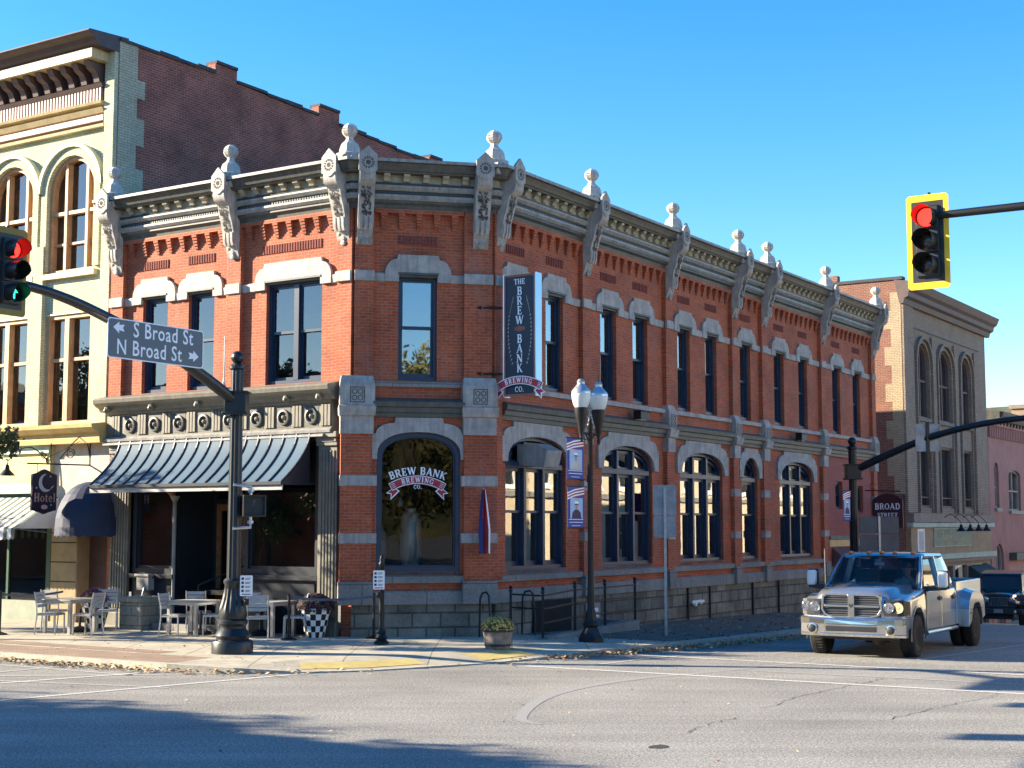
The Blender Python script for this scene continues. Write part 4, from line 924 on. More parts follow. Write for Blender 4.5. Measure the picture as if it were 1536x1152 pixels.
# gooseneck lamp on the hotel sign board
def gooseneck(M, lbl, grp=None, s_=1.0):
    t = thing('gooseneck_lamp', lbl, 'wall lamp', M, grp)
    pth = [(0, .0, 0)] + [(0, -.02 - .95 * s_ * u, .32 * s_ * math.sin(math.pi * u) + .02) for u in (.1, .25, .4, .55, .7, .85)] + [(0, -1.0 * s_, .0), (0, -1.02 * s_, -.12 * s_)]
    b_ = MB(); b_.tube(pth, .016 * s_, 6); b_.box(-.04, .04, -.02, .0, -.06, .06); obj('arm', b_, M_['black'], None, t)
    b_ = MB(); b_.lathe([(.03, .16), (.06, .12), (.07, .03), (.20, -.10), (.21, -.12), (.17, -.11), (.05, -.02)], (0, -1.02 * s_, -.26 * s_), 14); obj('lamp_shade', b_, M_['black'], None, t)
    return t
gooseneck(FL @ Matrix.Translation((-9.70, -.12, 4.12)) @ Matrix.Rotation(R_(-60), 4, 'Z'), 'black gooseneck lamp over the yellow hotel sign board')
# projecting hotel sign hung from an iron bracket
ht = thing('hotel_sign', 'dark hanging Hotel sign with a crescent moon beside the yellow sign board', 'sign', Matrix.Translation(C1 + ld * 8.3 - rd * 1.0 + Vector((0, 0, 3.3))))
o0 = C1 + ld * 8.25
HC = 1.39
HM = Matrix.Translation(o0) @ Matrix(((rd.x, ld.x, 0, 0), (rd.y, ld.y, 0, 0), (0, 0, 1, 0), (0, 0, 0, 1)))   # x = towards the wall
sgp = [(-HC - .36, 2.86), (-HC - .12, 2.80), (-HC, 2.76), (-HC + .12, 2.80), (-HC + .36, 2.86), (-HC + .36, 3.70), (-HC + .2, 3.74), (-HC + .1, 3.80), (-HC, 3.83), (-HC - .1, 3.80), (-HC - .2, 3.74), (-HC - .36, 3.70)]
b_ = MB(); b_.prism(sgp, -.03, .03); obj('sign_board', b_, M_['hnavy'], HM, ht)
b_ = MB(); 
mo = [(-HC + .02 + .20 * math.cos(R_(a)), 3.50 + .215 * math.sin(R_(a))) for a in range(95, 345, 12)]; mi = [(-HC + .10 + .19 * math.cos(R_(a)), 3.53 + .185 * math.sin(R_(a))) for a in range(335, 105, -12)]
b_.prism(mo + mi, .031, .036)
for x, z in ((-HC + .16, 3.66), (-HC - .24, 3.38), (-HC + .20, 2.98)): b_.prism([(x + .022 * math.cos(i * 1.047), z + .022 * math.sin(i * 1.047)) for i in range(6)], .031, .036)
obj('moon_emblem', b_, M_['paleg'], HM, ht)
b_ = MB(); letters(b_, 'Hotel', .21, lambda x, z, l: (-HC + x, -.03 - l, 3.05 + z), .05, 0); 
b_.add([(-HC + .10 * math.cos(i*math.pi/6), -.035, 2.93 + .055 * math.sin(i*math.pi/6)) for i in range(12)], [tuple(range(12))]); obj('lettering', b_, M_['dusty'], HM, ht, recalc=False)
b_ = MB(); b_.bar((.02, 0, 3.97), (-1.90, 0, 3.95), .035, .035); b_.bar((0, 0, 3.95), (0, 0, 4.75), .05, .05); b_.tube([(-HC - .2, 0, 3.74), (-HC - .2, 0, 3.97)], .008, 5); b_.tube([(-HC + .18, 0, 3.74), (-HC + .18, 0, 4.45)], .012, 5)
for (x, z, r, a0, a1) in ((-.62, 4.22, .14, 0, 500), (-1.42, 4.14, .08, 0, 450)): b_.tube([(x + (r * (1 - i * .03)) * math.cos(R_(a0 + (a1 - a0) * i / 18)), 0, z + (r * (1 - i * .03)) * math.sin(R_(a0 + (a1 - a0) * i / 18))) for i in range(19)], .012, 5)
b_.tube([(0, 0, 4.1), (-.12, 0, 4.55), (-.35, 0, 4.66), (-.6, 0, 4.45), (-.95, 0, 4.08)], .014, 5); b_.tube([(0, 0, 4.7), (-1.3, 0, 4.1)], .006, 4); b_.tube([(0, .0, 4.3), (-.0, .5, 4.35), (0, .9, 4.0)], .012, 5)
obj('iron_bracket', b_, M_['black'], HM, ht)

# ================================================================== tan brick building down the right hand street
tb = thing('tan_brick_building', 'tan brick commercial building with three tall arched windows down the side street', 'building', Matrix.Translation(FR @ Vector((29.06, 0, 0))))
TX = 29.06; TE = 41.3
tw3 = [(30.75, 32.45), (33.60, 35.65), (36.95, 38.65)]; tw2 = tw3
hol = []
for a, b in tw3: hol += [arched(a, b, 6.80, 9.0, .85, 14, 2.0), rect(a, b, 3.20, 5.75)]
w = MB(); w.prism(rect(TX, TE, 2.95, 11.6), -.35, 0, hol); obj('wall', w, M_['tanbrick'], FR, tb)
w = MB()
for x0, x1 in ((TX, 30.3), (32.75, 33.25), (35.95, 36.5), (39.1, 40.1)): w.fb(x0, x1, 3.0, 10.2 if x0 > TX else 11.6, 0, .10)
obj('pilaster', w, M_['tanbrick'], FR, tb)
for a, b in tw3:
    c = (a + b) / 2; hw_ = (b - a) / 2
    ar = MB()
    for r0, r1, dd in ((.0, .12, .06), (.16, .28, .16)):
        ar.prism([(c + (hw_ + r1) * math.cos(t*math.pi/14), 9.0 + (.85 + r1) * math.sin(t*math.pi/14)) for t in range(15)] + [(c + (hw_ + r0) * math.cos(t*math.pi/14), 9.0 + (.85 + r0) * math.sin(t*math.pi/14)) for t in range(14, -1, -1)], 0, dd)
        for sgn in (-1, 1): xs = sorted((c + sgn * (hw_ + r0), c + sgn * (hw_ + r1))); ar.fb(xs[0], xs[1], 3.0, 9.0, 0, dd)
    obj('window_arch', ar, M_['tanbrick'], FR, tb)
    f = MB(); f.prism(arched(a, b, 6.80, 9.0, .85, 14), -.25, -.08, [arched(a, b, 6.80, 9.0, .85, 14, 2.0, .09)]); f.fb(c - .05, c + .05, 6.85, 9.78, -.2, -.1); f.fb(a + .05, b - .05, 8.3, 8.38, -.2, -.1); f.fb(a, b, 6.66, 6.80, -.1, .12)
    o = obj('arched_window', f, M_['brown3'], FR, tb); p = MB(); po = arched(a, b, 6.80, 9.0, .85, 14, 2.0, .05); p.add([(x, .2, z) for x, z in po], [tuple(range(len(po)))]); obj('pane', p, M_['glass'], FR, o, recalc=False)
    f = MB(); f.prism(rect(a, b, 3.20, 5.75), -.25, -.08, [rect(a + .08, b - .08, 3.3, 5.66)]); f.fb(a + .05, b - .05, 3.6, 3.65, -.2, -.1)
    o = obj('window', f, M_['brown3'], FR, tb); p = MB(); p.quad((a, .2, 3.2), (b, .2, 3.2), (b, .2, 5.7), (a, .2, 5.7)); obj('pane', p, M_['glass'], FR, o, recalc=False)
ti = MB(); ti.box(TX + .4, TE, 1.5, 1.6, -2.5, 11.4); obj('partition_wall', ti, M_['dark'], FR, tb)
cc = MB(); cc.prof([(0,11.15),(.15,11.15),(.20,11.35),(.35,11.42),(.38,11.6),(.52,11.70),(.58,11.84),(.64,11.98),(-.2,12.1)], TX - .15, TE + .3); cc.prof([(0,10.35),(.05,10.35),(.05,10.42),(0,10.42)], TX + 1.2, TE - 1.2); obj('cornice', cc, M_['brown3'], FR, tb)
ts = MB(); FT = frame(FR @ Vector((TX, 0, 0)), nR, rd)    # side wall seen across the gap; x outwards
sp_ = [(-9, -2), (0, -2), (0, 12.12), (-2.55, 12.16), (-2.55, 12.5), (-3.1, 12.5), (-3.1, 12.2), (-9, 12.3)]
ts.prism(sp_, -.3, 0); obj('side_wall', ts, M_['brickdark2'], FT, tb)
qn = MB()
for i in range(11): z = 10.9 - .72 * i; qn.fb(-.42 - (.26 if i % 2 else 0), 0, z, z + .718, 0, .012)
obj('quoin', qn, M_['quoin'], FT, tb)
cp2 = MB(); cp2.fb(-9, .1, 12.12, 12.24, -.35, .05); obj('parapet_coping', cp2, M_['roofm'], FT, tb)
# its shopfront
sfm = MB(); sfm.fb(TX + .1, TE - .1, 2.62, 2.95, 0, .28, 0); sfm.fb(TX + .1, TE - .1, 2.42, 2.60, 0, .24, 1); sfm.fb(TX + .1, TE - .1, 1.12, 1.34, 0, .30, 1); sfm.fb(TX + .1, TE - .1, .98, 1.10, 0, .22, 0); obj('storefront_cornice', sfm, [M_['fawn'], M_['mint2']], FR, tb)
sfm = MB(); sfm.fb(TX + .2, TE - .2, 1.34, 2.42, 0, .12); obj('sign_fascia', sfm, M_['plyw'], FR, tb)
sfs = MB(); sfs.fb(32.15, 37.6, 1.62, 2.38, .12, .15, 0); sfs.prism(rect(32.15, 37.6, 1.62, 2.38), .15, .165, [rect(32.2, 37.55, 1.66, 2.34)], 1); o = obj('painted_sign', sfs, [M_['sageg'], M_['mint2']], FR, tb)
lt = MB(); letters(lt, 'GRAND', .30, lambda x, z, l: (33.75 + x * 1.25, -.152 - l, 1.96 + z), .12, 0, 1.0); letters(lt, 'GENERAL STORE', .17, lambda x, z, l: (34.9 + x * 1.2, -.152 - l, 1.70 + z), .14, 0, 1.0); obj('lettering', lt, M_['paley'], FR, o, recalc=False)
po_ = MB(); po_.fb(30.05, 30.95, 1.40, 2.36, .12, .135, 0); po_.fb(30.2, 30.8, 1.5, 2.25, .135, .14, 1); obj('poster', po_, [M_['white'], M_['paleg']], FR, tb)
ww = MB(); ww.prism(rect(TX + .1, TE - .1, -2.4, .98), -.2, 0, [rect(29.6, 32.6, -1.2, .8), rect(32.9, 35.2, -1.2, .8), rect(35.5, 37.3, -2.2, .8), rect(38.2, 40.6, -2.2, .8)]); o = obj('storefront_frame', ww, M_['fawn'], FR, tb)
p = MB(); p.quad((29.5, .12, -2.3), (40.7, .12, -2.3), (40.7, .12, .9), (29.5, .12, .9)); obj('pane', p, M_['glass'], FR, o, recalc=False)
ga = MB(); ga.add([(37.5, -.05, .75), (40.7, -.05, .75), (40.7, -1.2, -.05), (37.5, -1.2, -.05), (37.5, -.05, -.15), (40.7, -.05, -.15)], [(0,1,2,3), (0,3,4), (1,5,2)]); ga.fb(37.5, 40.7, -.28, -.05, 1.19, 1.21); obj('green_awning', ga, M_['dgreen2'], FR, tb, recalc=False)
for k, x in enumerate((34.0, 35.35, 36.65, 37.9)):
    gooseneck(FR @ Matrix.Translation((x - .9, -.15, 2.62)) @ Matrix.Rotation(R_(50), 4, 'Z'), 'black gooseneck lamp over the faded general store sign, number %s from the left' % ('one', 'two', 'three', 'four')[k], 'gooseneck lamps over the store sign', .95)

# ================================================================== pink building beyond, and what closes the view
pb_ = thing('pink_building', 'dusty pink painted two storey building beyond the tan brick one', 'building', Matrix.Translation(FR @ Vector((41.35, 0, 0))))
hol = [arched(42.3, 43.1, 3.3, 5.0, .42, 10), arched(44.9, 47.2, 3.2, 4.85, .3, 10), arched(49, 51.2, 3.2, 4.85, .3, 10), arched(42.1, 43.6, -2.5, .9, .75, 10)]
w = MB(); w.prism(rect(41.35, 58, -3.5, 7.3), -.35, 0, hol + [rect(44.6, 57, -3.5, 1.2)]); obj('wall', w, M_['pink'], FR, pb_)
for a, b, z0, zs, h in ((42.3, 43.1, 3.3, 5.0, .42), (44.9, 47.2, 3.2, 4.85, .3), (49, 51.2, 3.2, 4.85, .3), (42.1, 43.6, -2.5, .9, .75)):
    f = MB(); f.prism(arched(a, b, z0, zs, h, 10), -.25, -.12, [arched(a, b, z0, zs, h, 10, 2, .08)]); c = (a + b) / 2
    if b - a > 1: f.fb(c - .05, c + .05, z0, zs + h * .8, -.22, -.13)
    f.fb(a, b, z0 + (zs - z0) * .55, z0 + (zs - z0) * .55 + .07, -.22, -.13); f.fb(a - .08, b + .08, z0 - .16, z0, -.1, .12)
    o = obj('window', f, M_['fawn2'], FR, pb_); p = MB(); po = arched(a, b, z0, zs, h, 10, 2, .03); p.add([(x, .2, z) for x, z in po], [tuple(range(len(po)))]); obj('pane', p, M_['glass'], FR, o, recalc=False)
dn = MB(); x = 41.4
while x < 58: dn.fb(x, x + .16, 6.55, 7.1, 0, .10); x += .32
dn.fb(41.35, 58, 7.1, 7.35, 0, .16); obj('dentil_band', dn, M_['pink'], FR, pb_)
cc = MB(); cc.prof([(-.3,7.35),(.3,7.36),(.5,7.6),(.55,7.75),(-.3,7.85)], 42.2, 58); [cc.prof([(.0,7.10),(.22,7.20),(.28,7.35),(0,7.35)], 42.4 + .6 * k, 42.55 + .6 * k) for k in range(26)]; obj('cornice', cc, M_['grey'], FR, pb_)
pi = MB(); pi.box(41.4, 58, 1.2, 1.3, -3.5, 7.2); obj('partition_wall', pi, M_['dark'], FR, pb_)
sf_ = MB(); sf_.fb(44.6, 57, .85, 1.2, -.05, .35, 0); sf_.fb(44.6, 57, -.2, .85, -.12, 0, 1); sf_.fb(44.6, 57, -3.5, -.2, -.3, -.2, 2)
obj('shopfront', sf_, [M_['grey'], M_['pinkl'], M_['dark']], FR, pb_)
ch = MB(); ch.box(50.4, 51.2, .3, 1.1, 7.3, 8.5); ch.box(50.3, 51.3, .2, 1.2, 8.5, 8.7); obj('chimney', ch, M_['tanbrick'], FR, pb_)
# ================================================================== ground
def asphalt():
    m, N, L, p = newmat('worn_asphalt')
    tc = N.new("ShaderNodeTexCoord"); v = tc.outputs['Object']
    n1 = noise(N, L, 38, 3, v, .75); n2 = noise(N, L, .35, 5, v); n3 = noise(N, L, 17, 4, v, .7)
    a = ramp(N, L, n1.outputs['Fac'], [(.36, (.100, .100, .095)), (.50, (.228, .222, .205)), (.66, (.48, .465, .42))])
    b = ramp(N, L, n2.outputs['Fac'], [(.3, (.80, .80, .80)), (.7, (1.12, 1.12, 1.10))]); c = ramp(N, L, n3.outputs['Fac'], [(.34, (.74, .74, .74)), (.64, (1.22, 1.22, 1.22))])
    col = mix(N, L, a.outputs[0], b.outputs[0], 1, 'MULTIPLY'); col = mix(N, L, col, c.outputs[0], 1, 'MULTIPLY')
    mp = N.new("ShaderNodeMapping"); mp.inputs['Scale'].default_value = (.12, 1.3, 1); mp.inputs['Rotation'].default_value = (0, 0, R_(57)); L.new(v, mp.inputs[0])
    n5 = noise(N, L, 1.0, 5, mp.outputs[0], .6); w = ramp(N, L, n5.outputs['Fac'], [(.35, (.86, .86, .86)), (.62, (1.1, 1.1, 1.1))]); col = mix(N, L, col, w.outputs[0], 1, 'MULTIPLY')
    L.new(col, p.inputs['Base Color']); p.inputs['Roughness'].default_value = .85; p.inputs['Specular IOR Level'].default_value = .3
    bump(N, L, n1.outputs['Fac'], p, .6, .012); return m
def concrete(name, c, joint=1.5, paver=False):
    m, N, L, p = newmat(name); tc = N.new("ShaderNodeTexCoord"); v = tc.outputs['Object']
    b = N.new("ShaderNodeTexBrick"); L.new(v, b.inputs['Vector']); b.offset = 0 if not paver else .5
    b.inputs['Scale'].default_value = 1; b.inputs['Brick Width'].default_value = joint if not paver else .22; b.inputs['Row Height'].default_value = joint if not paver else .11; b.inputs['Mortar Size'].default_value = .012 if not paver else .007
    b.inputs['Color1'].default_value = rgba(c); b.inputs['Color2'].default_value = rgba(tuple(x * .93 for x in c)); b.inputs['Mortar'].default_value = rgba(tuple(x * .35 for x in c))
    n = noise(N, L, 2.2, 6, v); r = ramp(N, L, n.outputs['Fac'], [(.3, (.72,) * 3), (.7, (1.1,) * 3)]); n2 = noise(N, L, 60, 2, v); r2 = ramp(N, L, n2.outputs['Fac'], [(.3, (.88,) * 3), (.7, (1.08,) * 3)])
    col = mix(N, L, b.outputs[0], r.outputs[0], 1, 'MULTIPLY'); col = mix(N, L, col, r2.outputs[0], 1, 'MULTIPLY')
    L.new(col, p.inputs['Base Color']); p.inputs['Roughness'].default_value = .85; bump(N, L, n2.outputs['Fac'], p, .3, .01); return m
M_['asph'] = asphalt(); M_['conc'] = concrete('pale_concrete_pavement', (.42, .385, .30)); M_['pav'] = concrete('brown_paver_strip', (.30, .21, .15), .22, True)
M_['dirt'] = mat('dusty_dark_pavement', (.145, .12, .095), .9, var=.3, scale=2.5, bmp=.4, bscale=50)
M_['curb'] = mat('granite_kerb', (.40, .38, .31), .8, var=.2, scale=6, bmp=.2); M_['tact'] = mat('yellow_tactile_paving', (.46, .37, .13), .7, var=.12, scale=4)
def worn(name, c):
    m, N, L, p = newmat(name); tc = N.new("ShaderNodeTexCoord"); v = tc.outputs['Object']
    n = noise(N, L, 38, 4, v, .75); r = ramp(N, L, n.outputs['Fac'], [(.34, (.20, .195, .185)), (.50, c)]); L.new(r.outputs[0], p.inputs['Base Color']); p.inputs['Roughness'].default_value = .8; return m
M_['line'] = worn('worn_white_road_paint', (.50, .49, .46)); M_['linef'] = worn('faded_white_road_paint', (.37, .365, .35)); M_['yline'] = worn('worn_yellow_road_paint', (.48, .36, .12))
M_['crack'] = mat('crack_filler', (.03, .03, .03), .9)
MG = Matrix.Translation(K) @ Matrix(((rd.x, nR.x, 0, 0), (rd.y, nR.y, 0, 0), (0, 0, -1, 0), (0, 0, 0, 1)))   # unused handedness helper
def sheet(name, poly, off, m, kind='structure', parent=None):
    """flat polygon in (r, q), cut where the ground bends, laid on the terrain"""
    bm = bmesh.new(); vs = [bm.verts.new((r, q, 0)) for r, q in poly]; bm.faces.new(vs)
    bmesh.ops.triangulate(bm, faces=bm.faces)
    for rr in (0, 18, 45):
        bmesh.ops.bisect_plane(bm, geom=bm.verts[:] + bm.edges[:] + bm.faces[:], plane_co=(rr, 0, 0), plane_no=(1, 0, 0))
    for v in bm.verts:
        r, q = v.co.x, v.co.y; w_ = P(r, q, None, off); v.co = w_
    bmesh.ops.recalc_face_normals(bm, faces=bm.faces)
    for f in bm.faces:
        if f.normal.z < 0: f.normal_flip()
    me = bpy.data.meshes.new(name); bm.to_mesh(me); bm.free(); me.materials.append(m)
    o = bpy.data.objects.new(name, me); link(o, Matrix.Identity(4)); o["kind"] = kind; return o
sheet('road', [(-420, -420), (420, -420), (420, 420), (-420, 420)], 0, M_['asph'])
CURB = [(-6.8,-70),(-6.6,-8),(-6.5,-3),(-6.42,-1.0),(-6.1,.25),(-5.45,1.2),(-4.5,1.95),(-3.4,2.5),(-2.2,2.95),(-.9,3.3),(.6,3.65),(2.6,3.95),(5,4.3),(8,4.5),(18,4.3),(25,2.6),(30,1.9),(45,1.9),(110,1.9)]
RAMP = {4: .10, 5: .03, 6: .02, 7: .03, 8: .02, 9: .05, 10: .10}
SW = .13
def inset_line(pts, d):
    out = []
    for i, p in enumerate(pts):
        a = Vector(pts[max(i-1, 0)]); b = Vector(pts[min(i+1, len(pts)-1)]); t = (b - a).normalized(); out.append((p[0] + t.y * d, p[1] - t.x * d))
    return out
IN1 = inset_line(CURB, .16); IN2 = inset_line(CURB, 1.3)
mb = MB(); n = len(CURB)
def hgt(i): return RAMP.get(i, SW)
for i in range(n - 1):
    a, b, c, d = P(*CURB[i]), P(*CURB[i+1]), P(*IN1[i+1]), P(*IN1[i])
    A_, B_ = a.copy(), b.copy(); 
    up = lambda v, h: (v.x, v.y, v.z + h)
    mb.add([up(a, -.2), up(b, -.2), up(b, hgt(i+1)), up(a, hgt(i)), up(c, hgt(i+1) + .002), up(d, hgt(i) + .002)], [(0,1,2,3), (3,2,4,5)])
struct('kerb', mb, M_['curb'], recalc=False)
mb = MB()
for i in range(n - 1):
    a, b, c, d = P(*IN1[i]), P(*IN1[i+1]), P(*IN2[i+1]), P(*IN2[i])
    mb.add([up(a, hgt(i)), up(b, hgt(i+1)), up(c, SW), up(d, SW)], [(0,1,2,3)], 1 if i < 3 else 0)
mb.add([tuple(P(*p, None, SW)) for p in []], [])
struct('pavement_edge', mb, [M_['conc'], M_['pav']], recalc=False)
inner = [p for p in IN2]
sheet('pavement', inner + [(110, -3), (20, -3), (2, -3), (2, -70)], SW, M_['conc'])
sheet('side_pavement', [(3.2, .05), (18, .05), (18, 4.05), (5, 3.95), (3.2, 3.8)], SW + .004, M_['dirt'])
sheet('side_pavement', [(18, .05), (24.9, .05), (24.9, 2.3), (18, 4.05)], SW + .004, M_['dirt'])
sheet('alley_pavement', [(25, -40), (32, -40), (32, -2), (25, -2)], SW + .01, M_['asph'])
sheet('paver_strip', [(-5.1, -60), (-4.6, -60), (-4.6, -2.6), (-5.1, -2.6)], SW + .004, M_['pav'])
def pad(pts, lift=.012):
    mb = MB()
    def z_(r, q): return .0
    vs = [P(r, q, None, h) for r, q, h in pts]; mb.add(vs, [(0, 1, 2, 3)])
    o = struct('tactile_paving', mb, M_['tact'], recalc=False); return o
def rpad(i0, i1, u0, u1):
    mb = MB()
    for i in range(i0, i1):
        a, b, c, d = [Vector(up(P(*v), h)) for v, h in ((IN1[i], hgt(i)), (IN1[i+1], hgt(i+1)), (IN2[i+1], SW), (IN2[i], SW))]
        lift = Vector((0, 0, .006)); mb.add([a.lerp(d, u0) + lift, b.lerp(c, u0) + lift, b.lerp(c, u1) + lift, a.lerp(d, u1) + lift], [(0,1,2,3)])
    struct('tactile_paving', mb, M_['tact'], recalc=False)
rpad(5, 7, .12, .62); rpad(8, 9, .12, .75)
sheet('opposite_pavement', [(-2, 17.2), (110, 17.2), (110, 60), (-2, 60)], .12, M_['conc'])
sheet('far_side_pavement', [(-60, -80), (-19, -80), (-19, -2), (-21.5, 2), (-60, 2)], .12, M_['conc'])
def strip(name, a, b, w_, m, off=.005):
    a = Vector(a); b = Vector(b); t = (b - a).normalized(); nn = Vector((-t.y, t.x)) * w_ / 2
    return sheet(name, [tuple(a + nn), tuple(b + nn), tuple(b - nn), tuple(a - nn)], off, m)
for a, b, w_, m in (((-14, -3.2), (-5.9, -.9), .12, 'line'), ((-15, -.9), (-5.2, 1.3), .12, 'line'), ((-18, -4.0), (-6.7, -3.2), .11, 'linef'), ((-9.3, -3.8), (-6.6, -.3), .10, 'linef'), ((-9.0, -2.3), (-8.2, .9), .09, 'linef'),
    ((-7.2, -12), (-7.2, -1.0), .10, 'linef'), ((-2.3, 3.7), (-1.75, 16.5), .15, 'line'), ((-.9, 7.2), (-.3, 16.5), .08, 'linef'), ((.9, 4.2), (1.2, 16.6), .16, 'line'), ((2.9, 6.2), (19, 6.6), .10, 'linef'),
    ((3.2, 9.0), (17, 10.2), .09, 'linef'), ((-1.6, 4.6), (3.0, 5.2), .12, 'linef')):
    strip('road_marking', a, b, w_, M_[m], .005 + .0005 * w_ * 10)
for q in (10.9, 11.12):
    for r0, r1 in ((4.6, 17.9), (18.1, 44.9), (45.1, 90)): strip('centre_line', (r0, q), (r1, q), .10, M_['yline'], .006)
rnd = random.Random(5)
tr = [(-8.3, 7.4), (-6.6, 6.6), (-5.0, 6.25), (-3.2, 6.35), (-1.5, 6.9), (.5, 7.4), (2.5, 7.3)]
M_['tyre'] = worn('pale_tyre_scrub', (.255, .253, .245))
def arc(ctrl, w_, name='tyre_mark'):
    pts = []
    for i in range(len(ctrl) - 1):
        p0, p1, p2, p3 = [Vector(ctrl[max(0, min(len(ctrl) - 1, i + k))]) for k in (-1, 0, 1, 2)]
        for k in range(6): u = k / 6; pts.append(.5 * ((2*p1) + (-p0+p2)*u + (2*p0-5*p1+4*p2-p3)*u*u + (-p0+3*p1-3*p2+p3)*u**3))
    pts.append(Vector(ctrl[-1])); n_ = len(pts); L1, L2 = [], []
    for i, p in enumerate(pts):
        t = (pts[min(i+1, n_-1)] - pts[max(i-1, 0)]).normalized(); nn = Vector((-t.y, t.x)) * w_ / 2 * (.15 + .85 * math.sin(math.pi * (i + .5) / n_) ** .5); L1.append(P(*(p + nn), None, .0035)); L2.append(P(*(p - nn), None, .0035))
    mb = MB(); mb.add(L1 + L2, [(i, i+1, n_+i+1, n_+i) for i in range(n_-1)]); struct(name, mb, M_['tyre'], recalc=False)
arc([(-8.6, 7.9)] + tr, .20)
cr = MB()
for path in ([(-8.4, 9.75), (-7.6, 9.70), (-6.6, 9.68)], [(-5.6, 9.6), (-3.5, 9.55), (-1.6, 9.75), (-.6, 9.7)], [(-6.0, 11.4), (-4.4, 11.6), (-2.6, 11.9), (-1.4, 11.7)], [(-12.5, 4.0), (-11.0, 4.4), (-10.2, 5.6)]):
    pts = []
    for (a, b) in zip(path, path[1:]):
        for k in range(9): t = k / 9; pts.append((a[0] + (b[0]-a[0]) * t + rnd.uniform(-.06, .06), a[1] + (b[1]-a[1]) * t + rnd.uniform(-.06, .06)))
    for a, b in zip(pts, pts[1:]):
        A2, B2 = P(*a, None, .004), P(*b, None, .004); t = (B2 - A2).normalized(); nn = Vector((-t.y, t.x, 0)) * rnd.uniform(.003, .008)
        cr.add([A2 + nn, B2 + nn, B2 - nn, A2 - nn], [(0,1,2,3)])
struct('road_crack', cr, M_['crack'], recalc=False)
ph = MB(); vs = [P(-9.5 + .15 * math.cos(t*.5236) * (1 + .2 * math.sin(3*t)), 10.0 + .11 * math.sin(t*.5236), None, .0045) for t in range(12)]; ph.add(vs, [tuple(range(12))]); struct('pothole', ph, M_['crack'], recalc=False)
# fallen leaves
M_['leafA'] = mat('fallen_leaf_tan', (.44, .30, .14), .8, var=.3, scale=8); M_['leafB'] = mat('fallen_leaf_rust', (.30, .12, .05), .8, var=.3, scale=8); M_['leafC'] = mat('fallen_leaf_pale', (.50, .42, .26), .8, var=.2, scale=8)
lv = MB()
def leaf(v, s_, rr):
    a = rr.uniform(0, 6.283); b = rr.uniform(-.7, .7); c, s2 = math.cos(a), math.sin(a)
    u = Vector((c, s2, rr.uniform(-.3, .5))) * s_; w_ = Vector((-s2, c, b)) * s_ * .6; v = Vector(v) + Vector((0, 0, s_ * .6))
    lv.add([v - u, v - w_, v + u, v + w_], [(0, 1, 2, 3)], rr.choice((0, 0, 1, 2)))
OUT = inset_line(CURB, -.18)
seglen = []
for i in range(n - 1):
    if CURB[i][1] < -24 and False: continue
    a, b = Vector(OUT[i]), Vector(OUT[i+1]); L0 = (b - a).length
    dens = 0
    if i == 0: a = Vector((-6.9, -24)); b = Vector(OUT[1]); L0 = (b - a).length
    dens = {0: 95, 1: 110, 2: 100, 3: 70, 4: 25, 5: 8, 6: 4, 7: 6, 8: 25, 9: 130, 10: 190, 11: 150, 12: 110, 13: 80}.get(i, 0)
    for k in range(int(L0 * dens)):
        t = rnd.random(); p = a.lerp(b, t); e = rnd.gauss(0, .16 if i < 4 else .22); tdir = (b - a).normalized(); q_ = p + Vector((-tdir.y, tdir.x)) * (e * .9 + .05)
        leaf(P(q_.x, q_.y, None, .0 + rnd.random() * .05), rnd.uniform(.025, .055), rnd)
for k in range(700): r = rnd.uniform(1.5, 17); leaf(P(r, rnd.uniform(.3, 4.2), None, SW), rnd.uniform(.02, .045), rnd)
for k in range(160): leaf(P(rnd.uniform(-6, 0), rnd.uniform(-9, 1), None, SW), rnd.uniform(.02, .035), rnd)
for k in range(140): leaf(P(rnd.uniform(-14, -1), rnd.uniform(-2, 12), None, 0), rnd.uniform(.015, .03), rnd)
tag(obj('fallen_leaves', lv, [M_['leafA'], M_['leafB'], M_['leafC']], recalc=False), 'dry tan and rust coloured fallen leaves drifted along the kerb', 'leaves', kind='stuff')

# hills all round, wooded in autumn colours
def hillmat():
    m, N, L, p = newmat('wooded_hillside'); tc = N.new("ShaderNodeTexCoord"); v = tc.outputs['Object']
    n1 = noise(N, L, .16, 6, v, .7); n2 = noise(N, L, .9, 4, v, .7)
    a = ramp(N, L, n1.outputs['Fac'], [(.30, (.030, .045, .018)), (.48, (.085, .085, .030)), (.62, (.17, .12, .04)), (.75, (.12, .06, .03))]); b = ramp(N, L, n2.outputs['Fac'], [(.3, (.5,) * 3), (.7, (1.4,) * 3)])
    L.new(mix(N, L, a.outputs[0], b.outputs[0], 1, 'MULTIPLY'), p.inputs['Base Color']); p.inputs['Roughness'].default_value = .95; return m
M_['hill'] = hillmat(); hl = MB(); NN = 220; rr = random.Random(11)
ring = []
for j, (R0, hf) in enumerate(((260, -.1), (275, .25), (292, .5), (310, .72), (330, .9), (355, 1.0), (395, .8))):
    row = []
    for i in range(NN):
        a = 2 * math.pi * i / NN; front = max(0, math.cos(a - math.pi / 2)); base = 24 + 20 * (1 - front) + 6 * math.sin(a * 5 + 1) + 4 * math.sin(a * 11)
        row.append(((R0 + rr.uniform(-5, 5)) * math.cos(a), (R0 + rr.uniform(-5, 5)) * math.sin(a), -3 + max(0, hf) * base + (rr.uniform(-1.3, 1.8) if j > 0 else -4)))
    ring.append(row)
hl.loft(ring, 0, False, True, False); struct('hill', hl, M_['hill'], recalc=False)
